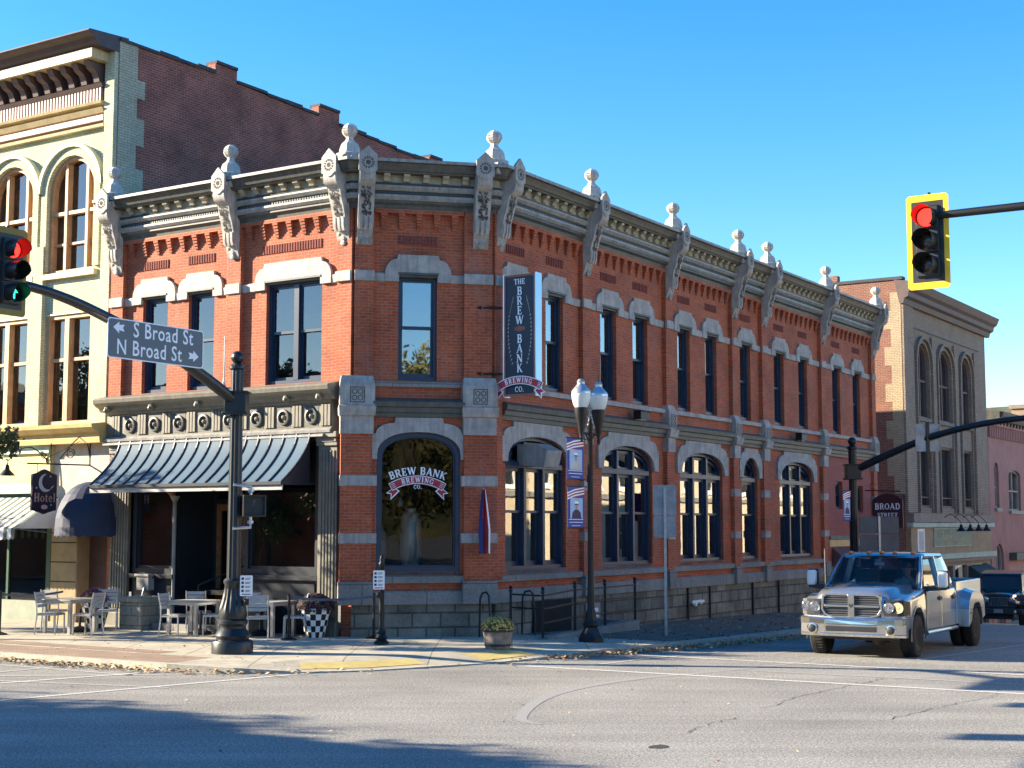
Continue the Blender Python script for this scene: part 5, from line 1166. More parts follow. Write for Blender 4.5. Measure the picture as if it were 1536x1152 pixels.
# ================================================================== street furniture
def flute(mb, pr, n, depth, c=(0, 0, 0), m=0):
    vs = []; fs = []; N2 = n * 2
    for r, z, f in pr:
        for i in range(N2): rr_ = r - (depth * f if i % 2 else 0); a = math.pi * i / n; vs.append((c[0] + rr_ * math.cos(a), c[1] + rr_ * math.sin(a), c[2] + z))
    for k in range(len(pr) - 1):
        for i in range(N2): j = (i + 1) % N2; fs.append((k*N2+i, k*N2+j, (k+1)*N2+j, (k+1)*N2+i))
    fs.append(tuple((len(pr)-1)*N2 + i for i in range(N2))); mb.add(vs, fs, m, False)
def signal_pole(M, lbl, path, top=5.35, grp=None, mt='poleg'):
    t = thing('signal_pole', lbl, 'signal pole', M, grp)
    b_ = MB(); b_.lathe([(.385,0),(.385,.20),(.37,.23),(.30,.26),(.31,.30),(.33,.33),(.29,.40),(.24,.46),(.24,.50),(.28,.55),(.28,.60),(.22,.66)], (0,0,0), 24)
    flute(b_, [(.25,.64,0),(.27,.70,1),(.25,.84,1),(.20,1.02,1),(.17,1.18,1),(.16,1.26,0),(.185,1.30,0),(.185,1.34,0),(.15,1.38,0)], 16, .02)
    obj('pole_base', b_, M_[mt], None, t)
    b_ = MB(); flute(b_, [(.135,1.36,1),(.125,3.0,1),(.118,top,1)], 12, .014); b_.lathe([(.12,top-.02),(.16,top),(.16,top+.05),(.10,top+.09),(.07,top+.12)], (0,0,0), 16); b_.ball((0,0,top + .22), .125, 16); obj('pole', b_, M_[mt], None, t)
    cl = MB(); z0 = path[0][2]; cl.lathe([(.17,0),(.17,.42)], (0,0,z0 - .22), 16); d = (Vector(path[1]) - Vector(path[0])); d.z = 0; d.normalize(); 
    cl.box(-.2, .2, -.2, .2, z0 - .20, z0 + .18); cl.box(-.24, .24, -.24, .24, z0 - .24, z0 - .19); cl.box(-.24, .24, -.24, .24, z0 + .17, z0 + .21); obj('arm_clamp', cl, M_[mt], None, t, bevel=.01)
    a = MB(); pp = [Vector(p) for p in path]; fine = []
    for i in range(len(pp) - 1):
        p0 = pp[max(i-1, 0)]; p1 = pp[i]; p2 = pp[i+1]; p3 = pp[min(i+2, len(pp)-1)]
        for k in range(5):
            u = k / 5; fine.append(.5 * ((2*p1) + (-p0+p2)*u + (2*p0-5*p1+4*p2-p3)*u*u + (-p0+3*p1-3*p2+p3)*u**3))
    fine.append(pp[-1]); nn = len(fine); a.tube(fine, [.115 - .06 * i / nn for i in range(nn)], 12); obj('mast_arm', a, M_[mt], None, t)
    return t
def mp(dirv, lst): return [(dirv.x * t, dirv.y * t, z) for t, z in lst]
LP = P(-4.26, -1.53, .13)
lp_ = signal_pole(Matrix.Translation(LP), 'dark green cast iron signal pole in front of the cafe tables, its arm reaching left', mp(-rd, [(0,4.68),(.98,5.14),(2.11,5.60),(3.23,5.92),(4.10,6.13),(5.0,6.24),(7,6.36),(10,6.45),(13.5,6.5)]), 5.32)
an = MB(); an.tube([(-.1,0,4.95),(-.22,0,4.97),(-.25,0,5.1),(-.25,0,5.35)], .014, 6); an.tube([(-.25,0,5.3),(-.25,0,5.95)], .012, 6); an.tube([(-.25,0,5.2),(-.3,0,4.9),(-.2,0,4.75),(-.12,0,4.85)], .007, 5); obj('antenna', an, M_['steel'], None, lp_)
RP = P(16.3, 3.2, None, SW)
signal_pole(Matrix.Translation(RP), 'black signal pole behind the pickup truck, its curved arm reaching right', mp(nR, [(0,4.2),(1.2,4.72),(2.4,5.15),(3.8,5.45),(5.5,5.6),(8,5.7),(12,5.75)]), 4.85, mt='black')
FP = P(-3.6, 23.5, .12)
signal_pole(Matrix.Translation(FP), 'signal pole at the right whose long arm carries the yellow edged signal', mp(-nR, [(0,5.6),(1.2,6.2),(2.6,6.6),(5,6.8),(8,6.86),(11.9,6.88)]), 6.2, mt='black')
M_['lred'] = emit('red_signal_lens', (1.0, .015, .01), 2.2); M_['lgrn'] = emit('green_signal_arrow', (.02, .75, .35), .9); M_['lens'] = mat('unlit_signal_lens', (.03, .02, .015), .25, spec=.8); M_['sigy'] = mat('yellow_backplate_border', (.85, .50, .01), .5, var=.05)
M_['sigk'] = mat('black_signal_housing', (.016, .017, .018), .45, var=.2)
M_['sigd'] = mat('shaded_yellow_backplate_border', (.26, .17, .02), .6, var=.1)  # darker copy of the yellow border: shade on the left signals put into colour
def traffic_signal(M, lbl, lit=('red',), grp='traffic signals', bd_='sigy'):
    """x to the viewer's right of the face, -y the way it faces; origin in the middle of the housing"""
    t = thing('traffic_signal', lbl, 'traffic light', M, grp)
    b_ = MB(); b_.prism([(-.31,-.66),(-.27,-.70),(.27,-.70),(.31,-.66),(.31,.66),(.27,.70),(-.27,.70),(-.31,.66)], -.012, 0, [rect(-.235, .235, -.60, .60)]); obj('backplate_border', b_, M_[bd_], M, t)
    b_ = MB(); b_.box(-.26, .26, .003, .02, -.64, .64); obj('backplate', b_, M_['sigk'], M, t)
    b_ = MB(); b_.box(-.17, .17, -.02, .20, -.53, .53); b_.tube([(0, .1, .5), (0, .1, .75)], .03, 8)
    for z in (-.35, 0, .35): b_.box(-.165, .165, -.05, -.02, z - .165, z + .165)
    obj('signal_housing', b_, M_['sigk'], M, t, bevel=.012)
    for i, z in enumerate((.35, 0, -.35)):
        v = MB(); n = 20; rows = []
        for d in (.05, .32):
            rows.append([(.150 * math.cos(a), -d if d < .1 else -(d - .13 * max(0, -math.sin(a)) ), z + .150 * math.sin(a)) for a in [R_(-60 + 300 * k / n) for k in range(n + 1)]])
        for k in range(n): v.add([rows[0][k], rows[0][k+1], rows[1][k+1], rows[1][k]], [(0,1,2,3)], 0, True)
        obj('visor', v, M_['sigk'], M, t, recalc=False)
        l = MB(); l.lathe([(.0, 0.035), (.06, .03), (.11, .015), (.135, 0)], (0, 0, 0), 20); l.xf(Matrix.Translation((0, -.052, z)) @ Matrix.Rotation(R_(90), 4, 'X'))
        key = 'lens'
        if i == 0 and 'red' in lit: key = 'lred'
        o = obj('lens', l, M_[key], M, t)
        if i == 2 and 'green' in lit:
            a = MB(); a.prism([(-.03,-.09+z),(.03,-.09+z),(.03,.01+z),(.085,.01+z),(0,.10+z),(-.085,.01+z),(-.03,.01+z)], .09, .095); obj('arrow', a, M_['lgrn'], M, o)
    return t
traffic_signal(frame(P(-3.6, 11.47, 6.63), nR, rd), 'yellow edged traffic light showing red against the blue sky')
traffic_signal(frame(P(-4.26 - 5.42, -1.30, 6.50), rd, -nR), 'traffic light at the left edge with red lamp and green arrow lit', ('red', 'green'), bd_='sigd')
traffic_signal(frame(P(-4.26 - 9.0, -1.30, 6.62), rd, -nR), 'farther out traffic light near the tip of the left mast arm', ('red',), bd_='sigd')
# street name sign
M_['sgrey'] = mat('grey_green_sign_sheeting', (.085, .105, .125), .45, var=.06, scale=3)
SN = frame(P(-4.26 - 2.28, -1.30, 5.68), rd, -nR)
sn_ = thing('street_name_sign', 'grey street name sign reading S Broad St and N Broad St on the mast arm', 'street sign', SN)
def rrect(x0, x1, z0, z1, r):
    out = []
    for cx_, cz_, a0 in ((x1 - r, z1 - r, 0), (x0 + r, z1 - r, 90), (x0 + r, z0 + r, 180), (x1 - r, z0 + r, 270)):
        for k in range(5): a = R_(a0 + 22.5 * k); out.append((cx_ + r * math.cos(a), cz_ + r * math.sin(a)))
    return out
b_ = MB(); b_.prism(rrect(-1.13, 1.13, -.345, .345, .06), 0, .008, m=0); o = obj('sign_panel', b_, M_['letw'], SN, sn_)
b_ = MB(); b_.prism(rrect(-1.11, 1.11, -.325, .325, .05), .008, .011, m=0); obj('sign_face', b_, M_['sgrey'], SN, sn_)
Mt = SN @ Matrix.Translation((.15, -.013, .06)); flat_text('S Broad St', .37, Mt, M_['letw'], sn_, .004, sx=.82)
Mt = SN @ Matrix.Translation((-.17, -.013, -.265)); flat_text('N Broad St', .37, Mt, M_['letw'], sn_, .004, sx=.82)
b_ = MB()
for cx_, cz_, s_ in ((-.88, .185, -1), (.88, -.14, 1)):
    b_.prism([(cx_ + s_ * x, cz_ + z) for x, z in ((.13, 0), (.0, .10), (.0, .045), (-.12, .06), (-.085, 0), (-.12, -.06), (.0, -.045), (.0, -.10))][::s_], .011, .013)
obj('arrow', b_, M_['letw'], SN, sn_)
b_ = MB(); 
for x in (-.7, .7): b_.box(x - .02, x + .02, .0, .14, -.2, .3)
obj('mounting_bracket', b_, M_['steel'], SN, sn_)
# small signs on the poles
def push_sign(M, lbl, grp='pedestrian push button signs'):
    t = thing('push_button_sign', lbl, 'sign', M, grp)
    b_ = MB(); b_.prism(rrect(-.115, .115, -.19, .19, .02), 0, .006); obj('sign_plate', b_, M_['letw'], M, t)
    b_ = MB()
    for k in range(4):
        z = .13 - .075 * k; b_.prism(rect(-.09, -.045, z - .022, z + .022), .006, .008)
        for j in range(2): b_.prism(rect(-.02, .08 - .02 * j, z + .004 - .022 * j, z + .014 - .022 * j), .006, .008)
    b_.prism(rect(-.085, .085, -.165, -.150), .006, .008); obj('sign_print', b_, M_['sigk'], M, t)
    b_ = MB(); b_.box(-.05, .05, -.06, .06, -.36, -.24); b_.lathe([(.03, 0), (.03, .03), (0, .035)], (0, -.06, -.30), 10); obj('push_button', b_, M_['sigk'], M, t, bevel=.01)
    return t
CAMF = lambda v, yaw=0: Matrix.Translation(v) @ Matrix.Rotation(R_(yaw), 4, 'Z')
push_sign(CAMF(LP + Vector((.27, -.16, 1.25)), 6), 'white push button sign fixed low on the dark green signal pole')
pd = thing('pedestrian_post', 'short black post with a push button near the arched corner window', 'post', Matrix.Translation(P(-1.18, -.42, SW)))
b_ = MB(); b_.lathe([(.15,0),(.15,.05),(.10,.09),(.12,.14),(.08,.20),(.10,.25),(.065,.32),(.055,.40),(.05,1.55),(.065,1.57),(.065,1.61),(.045,1.64),(.05,1.70),(.03,1.76),(0,1.80)], (0,0,0), 14); obj('post_shaft', b_, M_['black'], None, pd)
push_sign(CAMF(P(-1.18, -.42, SW) + Vector((-.05, -.09, 1.28)), 0), 'white push button sign fixed to the short black post')
# pedestrian signal on the left pole
PS = CAMF(LP + Vector((.38, -.10, 2.73)), 18)
ps = thing('pedestrian_signal', 'black pedestrian signal box on the dark green pole showing a faint walking figure', 'pedestrian signal', PS)
b_ = MB(); b_.box(-.20, .20, 0, .20, -.19, .19); b_.prism(rect(-.215, .215, -.205, .205), 0, .07, [rect(-.18, .18, -.17, .17)]); obj('signal_housing', b_, M_['sigk'], PS, ps, bevel=.012)
b_ = MB(); b_.tube([(-.05, .1, .2), (-.05, .1, .36), (-.38, .1, .40)], .03, 8); b_.tube([(-.05, .1, -.2), (-.05, .1, -.40), (-.38, .1, -.42)], .03, 8); b_.lathe([(.05, -.03), (.06, 0), (.05, .03)], (-.05, .1, .28), 10); b_.lathe([(.05, -.03), (.06, 0), (.05, .03)], (-.05, .1, -.30), 10); obj('mounting_bracket', b_, M_['alu'], PS, ps)
M_['walk'] = mat('dim_walking_figure', (.10, .09, .10), .6)
b_ = MB(); b_.prism([(.0 + .025*math.cos(i), .085 + .025*math.sin(i)) for i in [k*math.pi/4 for k in range(8)]], .004, .006)
for a, c in (((0,.06),(0,-.01)), ((0,-.01),(.05,-.11)), ((0,-.01),(-.05,-.10)), ((0,.05),(.045,.0)), ((0,.05),(-.05,.01))): b_.bar((a[0]-.02, -.006, a[1]), (c[0]-.02, -.006, c[1]), .022, .004)
obj('walking_figure', b_, M_['walk'], PS, ps)
# sign backs
M_['gsb'] = mat('dark_blue_grey_sign_back', (.055, .070, .095), .5, .2, var=.15, scale=4)
def sign_back(M, lbl, panels, post, mt='signback'):
    t = thing('road_sign', lbl, 'road sign', M)
    if post: b_ = MB(); b_.box(-.03, .03, 0.0, .05, 0, post); obj('post', b_, M_['steel'], M, t)
    for x0, x1, z0, z1 in panels:
        b_ = MB(); b_.prism(rrect(x0, x1, z0, z1, .04), -.075, -.06 + .02) ; b_.v = [(v[0], v[1] , v[2]) for v in b_.v]; obj('sign_panel', b_, M_[mt], M, t)
        if not post: b_ = MB(); b_.box((x0+x1)/2 - .04, (x0+x1)/2 + .04, -.02, .05, z0 - .5, z1 + .05); obj('bracket', b_, M_['black'], M, t)
    return t
def at_w(x, y, z, yaw=0): return Matrix.Translation((x, y, z)) @ Matrix.Rotation(R_(yaw), 4, 'Z')
sign_back(at_w(3.44, 32.8, -.0), 'two grey road sign backs on one thin steel post beside the street lamp', [(-.26, .26, 2.72, 3.40), (-.25, .25, 2.22, 2.70)], 3.35) ; 
g2 = sign_back(at_w(10.47, 41.6, -.2), 'pair of large dark grey sign panels on a thin post behind the truck roof', [(-.56, -.01, 2.47, 2.95), (.01, .56, 2.47, 2.95), (-.56, -.01, 1.95, 2.44), (.01, .56, 1.95, 2.44)], 2.96, 'gsb')
for (x, y, z), lbl in (((11.72, 40.9, 4.95), 'pale blue sign back on the right mast arm in front of the tan building'), ((14.35, 39.2, 4.95), 'pale blue sign back at the right edge of the photo on the mast arm')):
    sign_back(at_w(x, y, z), lbl, [(-.34, .34, -.38, .40)], 0)
M_['rust'] = mat('dark_rusty_hoop', (.05, .045, .045), .6, .4)
M_['mar2'] = mat('faded_maroon_awning', (.15, .06, .06), .8)
# twin street lamp
SLP = P(2.07, 2.55, None, SW)
sl = thing('street_lamp', 'black twin headed street lamp with frosted acorn globes in front of the second arched window', 'street lamp', Matrix.Translation(SLP) @ Matrix.Rotation(ANG_R, 4, 'Z'))
b_ = MB(); b_.lathe([(.27,0),(.27,.08),(.24,.12),(.20,.20),(.14,.30),(.17,.34),(.17,.38),(.13,.44),(.11,.60),(.09,.66)], (0,0,0), 8, 0, False); obj('lamp_base', b_, M_['black'], None, sl)
b_ = MB(); b_.lathe([(.08,.6),(.065,1.2),(.055,4.45),(.07,4.47),(.07,4.52),(.04,4.56),(.045,4.60),(.02,4.66),(0,4.70)], (0,0,0), 12); b_.lathe([(.075,0),(.075,.15)], (0,0,3.3), 12); obj('pole', b_, M_['black'], None, sl)
b_ = MB(); b_.tube([(-.37,0,4.32),(.37,0,4.32)], .03, 8); b_.tube([(-.2,0,4.32),(0,0,4.12)], .015, 6); b_.tube([(.2,0,4.32),(0,0,4.12)], .015, 6); obj('cross_arm', b_, M_['black'], None, sl)
M_['globe'] = glass('frosted_lamp_glass', refl=.12, ior=1.45, rough=.12, thru=.85); M_['core'] = mat('white_lamp_core', (.62, .66, .62), .4, var=.05)
for x in (-.37, .37):
    b_ = MB(); b_.lathe([(.02,4.12),(.045,4.18),(.03,4.24),(.06,4.34),(.08,4.48),(.12,4.62),(.145,4.78),(.15,4.84),(.12,4.86)], (x,0,0), 14); hh = obj('lamp_head', b_, M_['black'], None, sl)
    b_ = MB(); b_.lathe([(.13,4.85),(.165,4.92),(.195,5.05),(.20,5.14),(.185,5.18)], (x,0,0), 20); obj('globe', b_, M_['core2'] if 'core2' in M_ else M_['core'], None, hh)
    b_ = MB(); b_.lathe([(.20,5.14),(.205,5.17),(.19,5.21),(.14,5.27),(.085,5.33),(.08,5.37),(.09,5.39),(.06,5.44),(.0,5.46)], (x,0,0), 20); obj('globe_cap', b_, M_['alu'], None, hh)
    b_ = MB(); b_.tube([(x,0,5.44),(x,0,5.60)], .01, 5); obj('spike', b_, M_['black'], None, hh)
# banners
M_['bblue'] = mat('banner_blue', (.025, .045, .26), .6, var=.05); M_['bred'] = mat('banner_red', (.33, .02, .03), .6, var=.05); M_['bsky'] = mat('banner_photo_backdrop', (.35, .48, .66), .6, var=.1); M_['skin'] = mat('skin', (.42, .26, .19), .6, var=.05); M_['unif'] = mat('banner_pale_uniform', (.52, .50, .44), .7); M_['unid'] = mat('banner_dark_uniform', (.06, .03, .07), .7)
def banner(M, lbl, uni, w_=.68, h=.84):
    t = thing('banner', lbl, 'banner', M, 'veteran banners on the poles'); hw = w_ / 2
    b_ = MB(); b_.box(-hw, hw, 0, .006, -h, 0); obj('banner_cloth', b_, M_['bblue'], M, t)
    b_ = MB(); b_.prism([(-hw, -.30 * h), (-hw, -.12 * h), (hw, 0), (hw, -.20 * h)], .0005, .002, m=1)
    for k in range(3):
        z = -.03 * h - .07 * h * k; b_.prism([(-hw, z - .14 * h), (-hw * .2, z - .06 * h), (hw, z + .0 * h), (hw, z + .03 * h - .0), (-hw * .2, z - .025 * h), (-hw, z - .105 * h)], .002 + .001 * k, .0035 + .001 * k, m=0)
    b_.prism(rect(-hw * .86, hw * .86, -.80 * h, -.785 * h), .001, .003); b_.prism(rect(-hw * .8, hw * .8, -.87 * h, -.855 * h), .001, .003); b_.prism(rect(-hw * .5, hw * .5, -.95 * h, -.94 * h), .001, .003)
    obj('stripes', b_, [M_['letw'], M_['bred']], M, t)
    b_ = MB(); b_.prism(rect(-hw * .72, hw * .78, -.77 * h, -.27 * h), .006, .007, m=0)
    b_.prism([(-hw * .55, -.77 * h), (hw * .62, -.77 * h), (hw * .5, -.62 * h), (hw * .18, -.55 * h), (-hw * .12, -.55 * h), (-hw * .45, -.62 * h)], .007, .008, m=1)
    b_.prism([(hw * .03 + .045 * math.cos(i * .5236), -.48 * h + .065 * math.sin(i * .5236)) for i in range(12)], .008, .009, m=2)
    b_.prism([(-hw * .22, -.44 * h), (hw * .28, -.44 * h), (hw * .24, -.41 * h), (-hw * .18, -.41 * h)], .009, .010, m=3); b_.prism([(-hw * .25, -.41 * h), (hw * .30, -.41 * h), (hw * .22, -.35 * h), (-hw * .17, -.35 * h)], .009, .010, m=4)
    obj('portrait', b_, [M_['bsky'], M_[uni], M_['skin'], M_['sigk'], M_['letw']], M, t)
    b_ = MB(); b_.tube([(-hw - .03, .003, .01), (hw + .28, .003, .01)], .012, 6); b_.tube([(-hw, .003, -h), (hw + .28, .003, -h)], .009, 6); obj('banner_arm', b_, M_['black'], M, t)
SLM = frame(SLP, rd, -nR)
banner(SLM @ Matrix.Translation((-.62, 0, 4.19)), 'upper veteran banner on the street lamp with a pale uniformed portrait', 'unif'); banner(SLM @ Matrix.Translation((-.60, 0, 3.19)), 'lower veteran banner on the street lamp with a dark uniformed portrait', 'unid')
banner(frame(RP, rd, -nR) @ Matrix.Translation((-.56, 0, 3.62)), 'veteran banner on the black signal pole behind the pickup truck', 'unid', .62, .84)
# stair railing and hoops
rl = thing('stair_railing', 'black iron stair railing with ball topped posts below the first arched side window', 'railing', Matrix.Translation(P(2.0, 1.4, .13)))
MI = Matrix.Identity(4); posts = [P(2.25, .45, .13), P(2.0, 1.42, .13), P(3.45, 1.36, .20), P(4.95, 1.28, .20), P(6.57, 1.2, .20)]
cb_ = MB()
for a, b in ((posts[1], posts[4]), (posts[4], P(6.57, .1, .2))):
    cb_.bar(a + Vector((0, 0, -.12)), b + Vector((0, 0, -.08)), .24, .28)
obj('kerb_stone', cb_, M_['table'], MI, rl)
for p_ in posts:
    b_ = MB(); b_.box(p_.x - .028, p_.x + .028, p_.y - .028, p_.y + .028, p_.z, p_.z + .96); b_.lathe([(.045,0),(.045,.03),(.02,.05)], (p_.x, p_.y, p_.z + .94), 8); b_.ball((p_.x, p_.y, p_.z + 1.03), .045, 8); obj('railing_post', b_, M_['black'], MI, rl)
for z in (.30, .60, .88):
    b_ = MB()
    for a, b in zip(posts, posts[1:]):
        if z < .4 and a is posts[0]: continue
        b_.bar(a + Vector((0, 0, z)), b + Vector((0, 0, z)), .03, .035)
    obj('rail', b_, M_['black'], MI, rl)
for v, lbl, sx in ((P(1.55, .25, .13), 'black inverted U handrail by the chamfered corner pier', .12), (P(2.7, .62, .13), 'black inverted U handrail at the head of the basement stair', .14)):
    t = thing('handrail_hoop', lbl, 'handrail', Matrix.Translation(v)); b_ = MB(); b_.tube([(-sx, 0, 0), (-sx * .9, 0, .8), (-sx * .5, 0, .92), (sx * .2, -.1, .95), (sx * .7, -.2, .88), (sx, -.3, .3), (sx, -.3, 0)], .022, 8); obj('hoop', b_, M_['black'], None, t)
cw = MB(); cw.box(4.0, 4.7, -.09, -.06, -.05, .62); b2 = obj('cellar_shutter', cw, M_['signback'], FR, bb)
cw = MB(); [cw.box(4.12, 4.58, -.1, -.091, .02 + .13 * k, .11 + .13 * k) for k in range(4)]; obj('notice', cw, M_['letw'], FR, b2)
ds = MB(); ds.box(1.6, 3.3, -.10, -.07, -.3, .78); obj('cellar_door', ds, M_['dark'], FR, bb)
ut = thing('utility_meter', 'white pipe fitting on the rough stone foundation', 'meter', FR @ Matrix.Translation((10.0, -.1, .35))); b_ = MB(); b_.ball((0, 0, 0), .09, 8); b_.ball((.35, 0, .03), .08, 8); b_.tube([(-.2, 0, .05), (.55, 0, .05)], .04, 8); obj('pipe', b_, M_['white'], None, ut)
for k, (s_, z0) in enumerate(((9.6, -.5), (11.0, -.5), (14.0, -.5), (16.0, -.5))):
    b_ = MB(); b_.tube([(s_, -.09, z0), (s_, -.09, .8)], .03, 6); obj('downpipe', b_, M_['black'], FR, bb)
# broad street blade sign, maroon awning, flag at the far end of the facade
FB = frame(P(26.6, 0, 0), nR, rd)
t = thing('market_sign', 'dark maroon projecting sign with white letters BROAD STREET beyond the signal pole', 'sign', FB)
M_['mar'] = mat('maroon_sign', (.06, .010, .016), .5)
b_ = MB(); b_.prism([(.25, 2.4), (1.35, 2.4), (1.35, 3.40), (1.2, 3.52), (1.0, 3.60), (.8, 3.63), (.6, 3.60), (.4, 3.52), (.25, 3.40)], -.06, 0); obj('sign_board', b_, M_['mar'], FB, t)
b_ = MB(); letters(b_, 'BROAD', .22, lambda x, z, l: (.8 + x * 1.0, -l, 3.06 + z), .04); letters(b_, 'STREET', .16, lambda x, z, l: (.8 + x * 1.0, -l, 2.78 + z), .06); obj('lettering', b_, M_['letw'], FB, t, recalc=False)
b_ = MB(); b_.tube([(0, -.03, 3.75), (1.3, -.03, 3.7)], .025, 6); b_.tube([(.3 + .12 * math.cos(a / 3), -.03, 3.9 + .12 * math.sin(a / 3)) for a in range(18)], .012, 5); obj('iron_bracket', b_, M_['mar'], FB, t)
ma = MB(); ma.add([(20.9, -.02, 1.75), (24.8, -.02, 1.75), (24.8, -1.1, .85), (20.9, -1.1, .85), (20.9, -.02, .85), (24.8, -.02, .85)], [(0,1,2,3), (0,3,4), (1,5,2)]); obj('maroon_awning', ma, M_['mar2'] if 'mar2' in M_ else M_['mar'], FR, bb, recalc=False)
mc = MB(); mc.fb(20.6, 25.0, 2.02, 2.14, 0, .10, 0); mc.fb(20.6, 25.0, 1.78, 2.0, 0, .06, 1); obj('shop_ledge', mc, [M_['table'], M_['ltan2']], FR, bb)
ff = thing('flag', 'small red white and blue flag on the wall above the pickup truck roof', 'flag', FR @ Matrix.Translation((22.6, -.9, 1.4)))
b_ = MB(); b_.tube([(0, .9, -.1), (0, -.2, .75)], .014, 6); obj('flag_pole', b_, M_['white'], None, ff)
b_ = MB()
for k in range(7):
    z = .65 - .14 * k; x = .05 * math.sin(k); b_.add([(x, -.1 - .02 * k, z), (x + .10, -.25, z + .05), (x + .12, -.22, z - .10), (x, -.1 - .02 * k, z - .13)], [(0,1,2,3)], 0); b_.add([(x, -.1 - .02 * k, z), (x - .06, .06, z - .03), (x - .06, .06, z - .16), (x, -.1 - .02 * k, z - .13)], [(0,1,2,3)], 1 + k % 2)
obj('flag_cloth', b_, [M_['fred'], M_['fblue'], M_['letw']], None, ff, recalc=False)
# ------------------------------------------------------------------ cafe furniture
M_['slat'] = mat('grey_slat', (.42, .42, .41), .45, var=.08)
def make_chair():
    t = thing('cafe_chair', '', 'chair', MI)
    b_ = MB()
    for k in range(5): b_.box(-.20, .20, -.20 + .085 * k, -.20 + .085 * k + .07, .44, .462)
    obj('seat', b_, M_['slat'], None, t)
    b_ = MB()
    for k in range(4): z = .58 + .085 * k; y = .225 + .018 * k; b_.box(-.19, .19, y, y + .016, z, z + .07)
    obj('backrest', b_, M_['slat'], None, t)
    for x in (-.215, .215):
        b_ = MB(); b_.bar((x, -.21, 0), (x, -.20, .45), .028, .028); obj('leg', b_, M_['alu'], None, t)
        b_ = MB(); b_.tube([(x, .27, 0), (x, .22, .40), (x, .23, .60), (x, .30, .92)], .016, 6); obj('leg', b_, M_['alu'], None, t)
    b_ = MB(); b_.box(-.22, .22, -.215, -.19, .41, .44); b_.box(-.22, .22, .19, .215, .41, .44); b_.box(-.225, -.20, -.2, .2, .41, .44); b_.box(.20, .225, -.2, .2, .41, .44); obj('seat_frame', b_, M_['alu'], None, t)
    return t
def W_(px, Y, yaw): return Matrix.Translation(((px - 768) / 2180 * Y, Y, SW)) @ Matrix.Rotation(R_(yaw), 4, 'Z')
ch0 = make_chair(); CH = [
 (84, 32.2, 80, 'slatted aluminium cafe chair at the left side of the left table'), (138, 32.0, -110, 'slatted aluminium cafe chair at the right side of the left table'),
 (167, 33.5, 12, 'slatted aluminium cafe chair with sunlit white back beside the checkered pot with pink flowers'), (201, 34.3, -75, 'slatted aluminium cafe chair standing by the stone plinth under the awning'),
 (92, 33.5, 160, 'slatted aluminium cafe chair behind the left table'), (268, 31.6, 72, 'slatted aluminium cafe chair at the left side of the middle table'),
 (326, 31.8, -85, 'slatted aluminium cafe chair at the right side of the middle table, behind the pole'), (303, 32.9, 178, 'slatted aluminium cafe chair behind the middle table'),
 (391, 30.9, 188, 'slatted aluminium cafe chair just right of the signal pole base'), (445, 31.2, -85, 'slatted aluminium cafe chair between the right table and the checkered pot with dark flowers'),
 (384, 32.3, 175, 'slatted aluminium cafe chair behind the right table')]
for i, (px, Y, yaw, lbl) in enumerate(CH):
    c = ch0 if i == 0 else copy_tree(ch0); c.matrix_basis = W_(px, Y, yaw); WM[c.name] = c.matrix_basis.copy(); c['label'] = lbl; c['category'] = 'chair'; c['group'] = 'cafe chairs on the pavement'
M_['ttop'] = mat('grey_brown_table_top', (.40, .37, .32), .5, var=.08)
t0 = thing('cafe_table', '', 'table', MI); b_ = MB(); b_.box(-.42, .42, -.42, .42, .71, .75); obj('table_top', b_, M_['ttop'], None, t0, bevel=.005)
b_ = MB(); b_.prism(rect(-.40, .40, .66, .71), -.40, -.37); b_.prism(rect(-.40, .40, .66, .71), .37, .40); b_.box(-.40, -.37, -.37, .37, .66, .71); b_.box(.37, .40, -.37, .37, .66, .71); obj('apron', b_, M_['alu'], None, t0)
for x in (-.37, .37):
    for y in (-.37, .37): b_ = MB(); b_.box(x - .035, x + .035, y - .035, y + .035, 0, .66); obj('leg', b_, M_['alu'], None, t0)
for i, (px, Y, yaw, lbl) in enumerate(((112, 32.6, -28, 'square cafe table nearest the left edge of the photo'), (296, 31.9, -28, 'square cafe table just left of the signal pole'), (408, 31.6, -28, 'square cafe table just right of the signal pole'))):
    c = t0 if i == 0 else copy_tree(t0); c.matrix_basis = W_(px, Y, yaw); WM[c.name] = c.matrix_basis.copy(); c['label'] = lbl; c['group'] = 'cafe tables on the pavement'
for px, Y, lbl in ((127, 32.9, 'black umbrella base on the ground under the left table'), (306, 32.1, 'black umbrella base on the ground under the middle table'), (396, 31.8, 'black umbrella base on the ground under the right table')):
    t = thing('umbrella_base', lbl, 'umbrella base', W_(px, Y, 0), 'umbrella bases under the tables'); b_ = MB(); b_.lathe([(.24,0),(.25,.05),(.12,.10),(.04,.13)], (0,0,0), 16); obj('base_plate', b_, M_['black'], None, t); b_ = MB(); b_.tube([(0,0,.1),(0,0,.5)], .03, 8); obj('tube', b_, M_['black'], None, t)
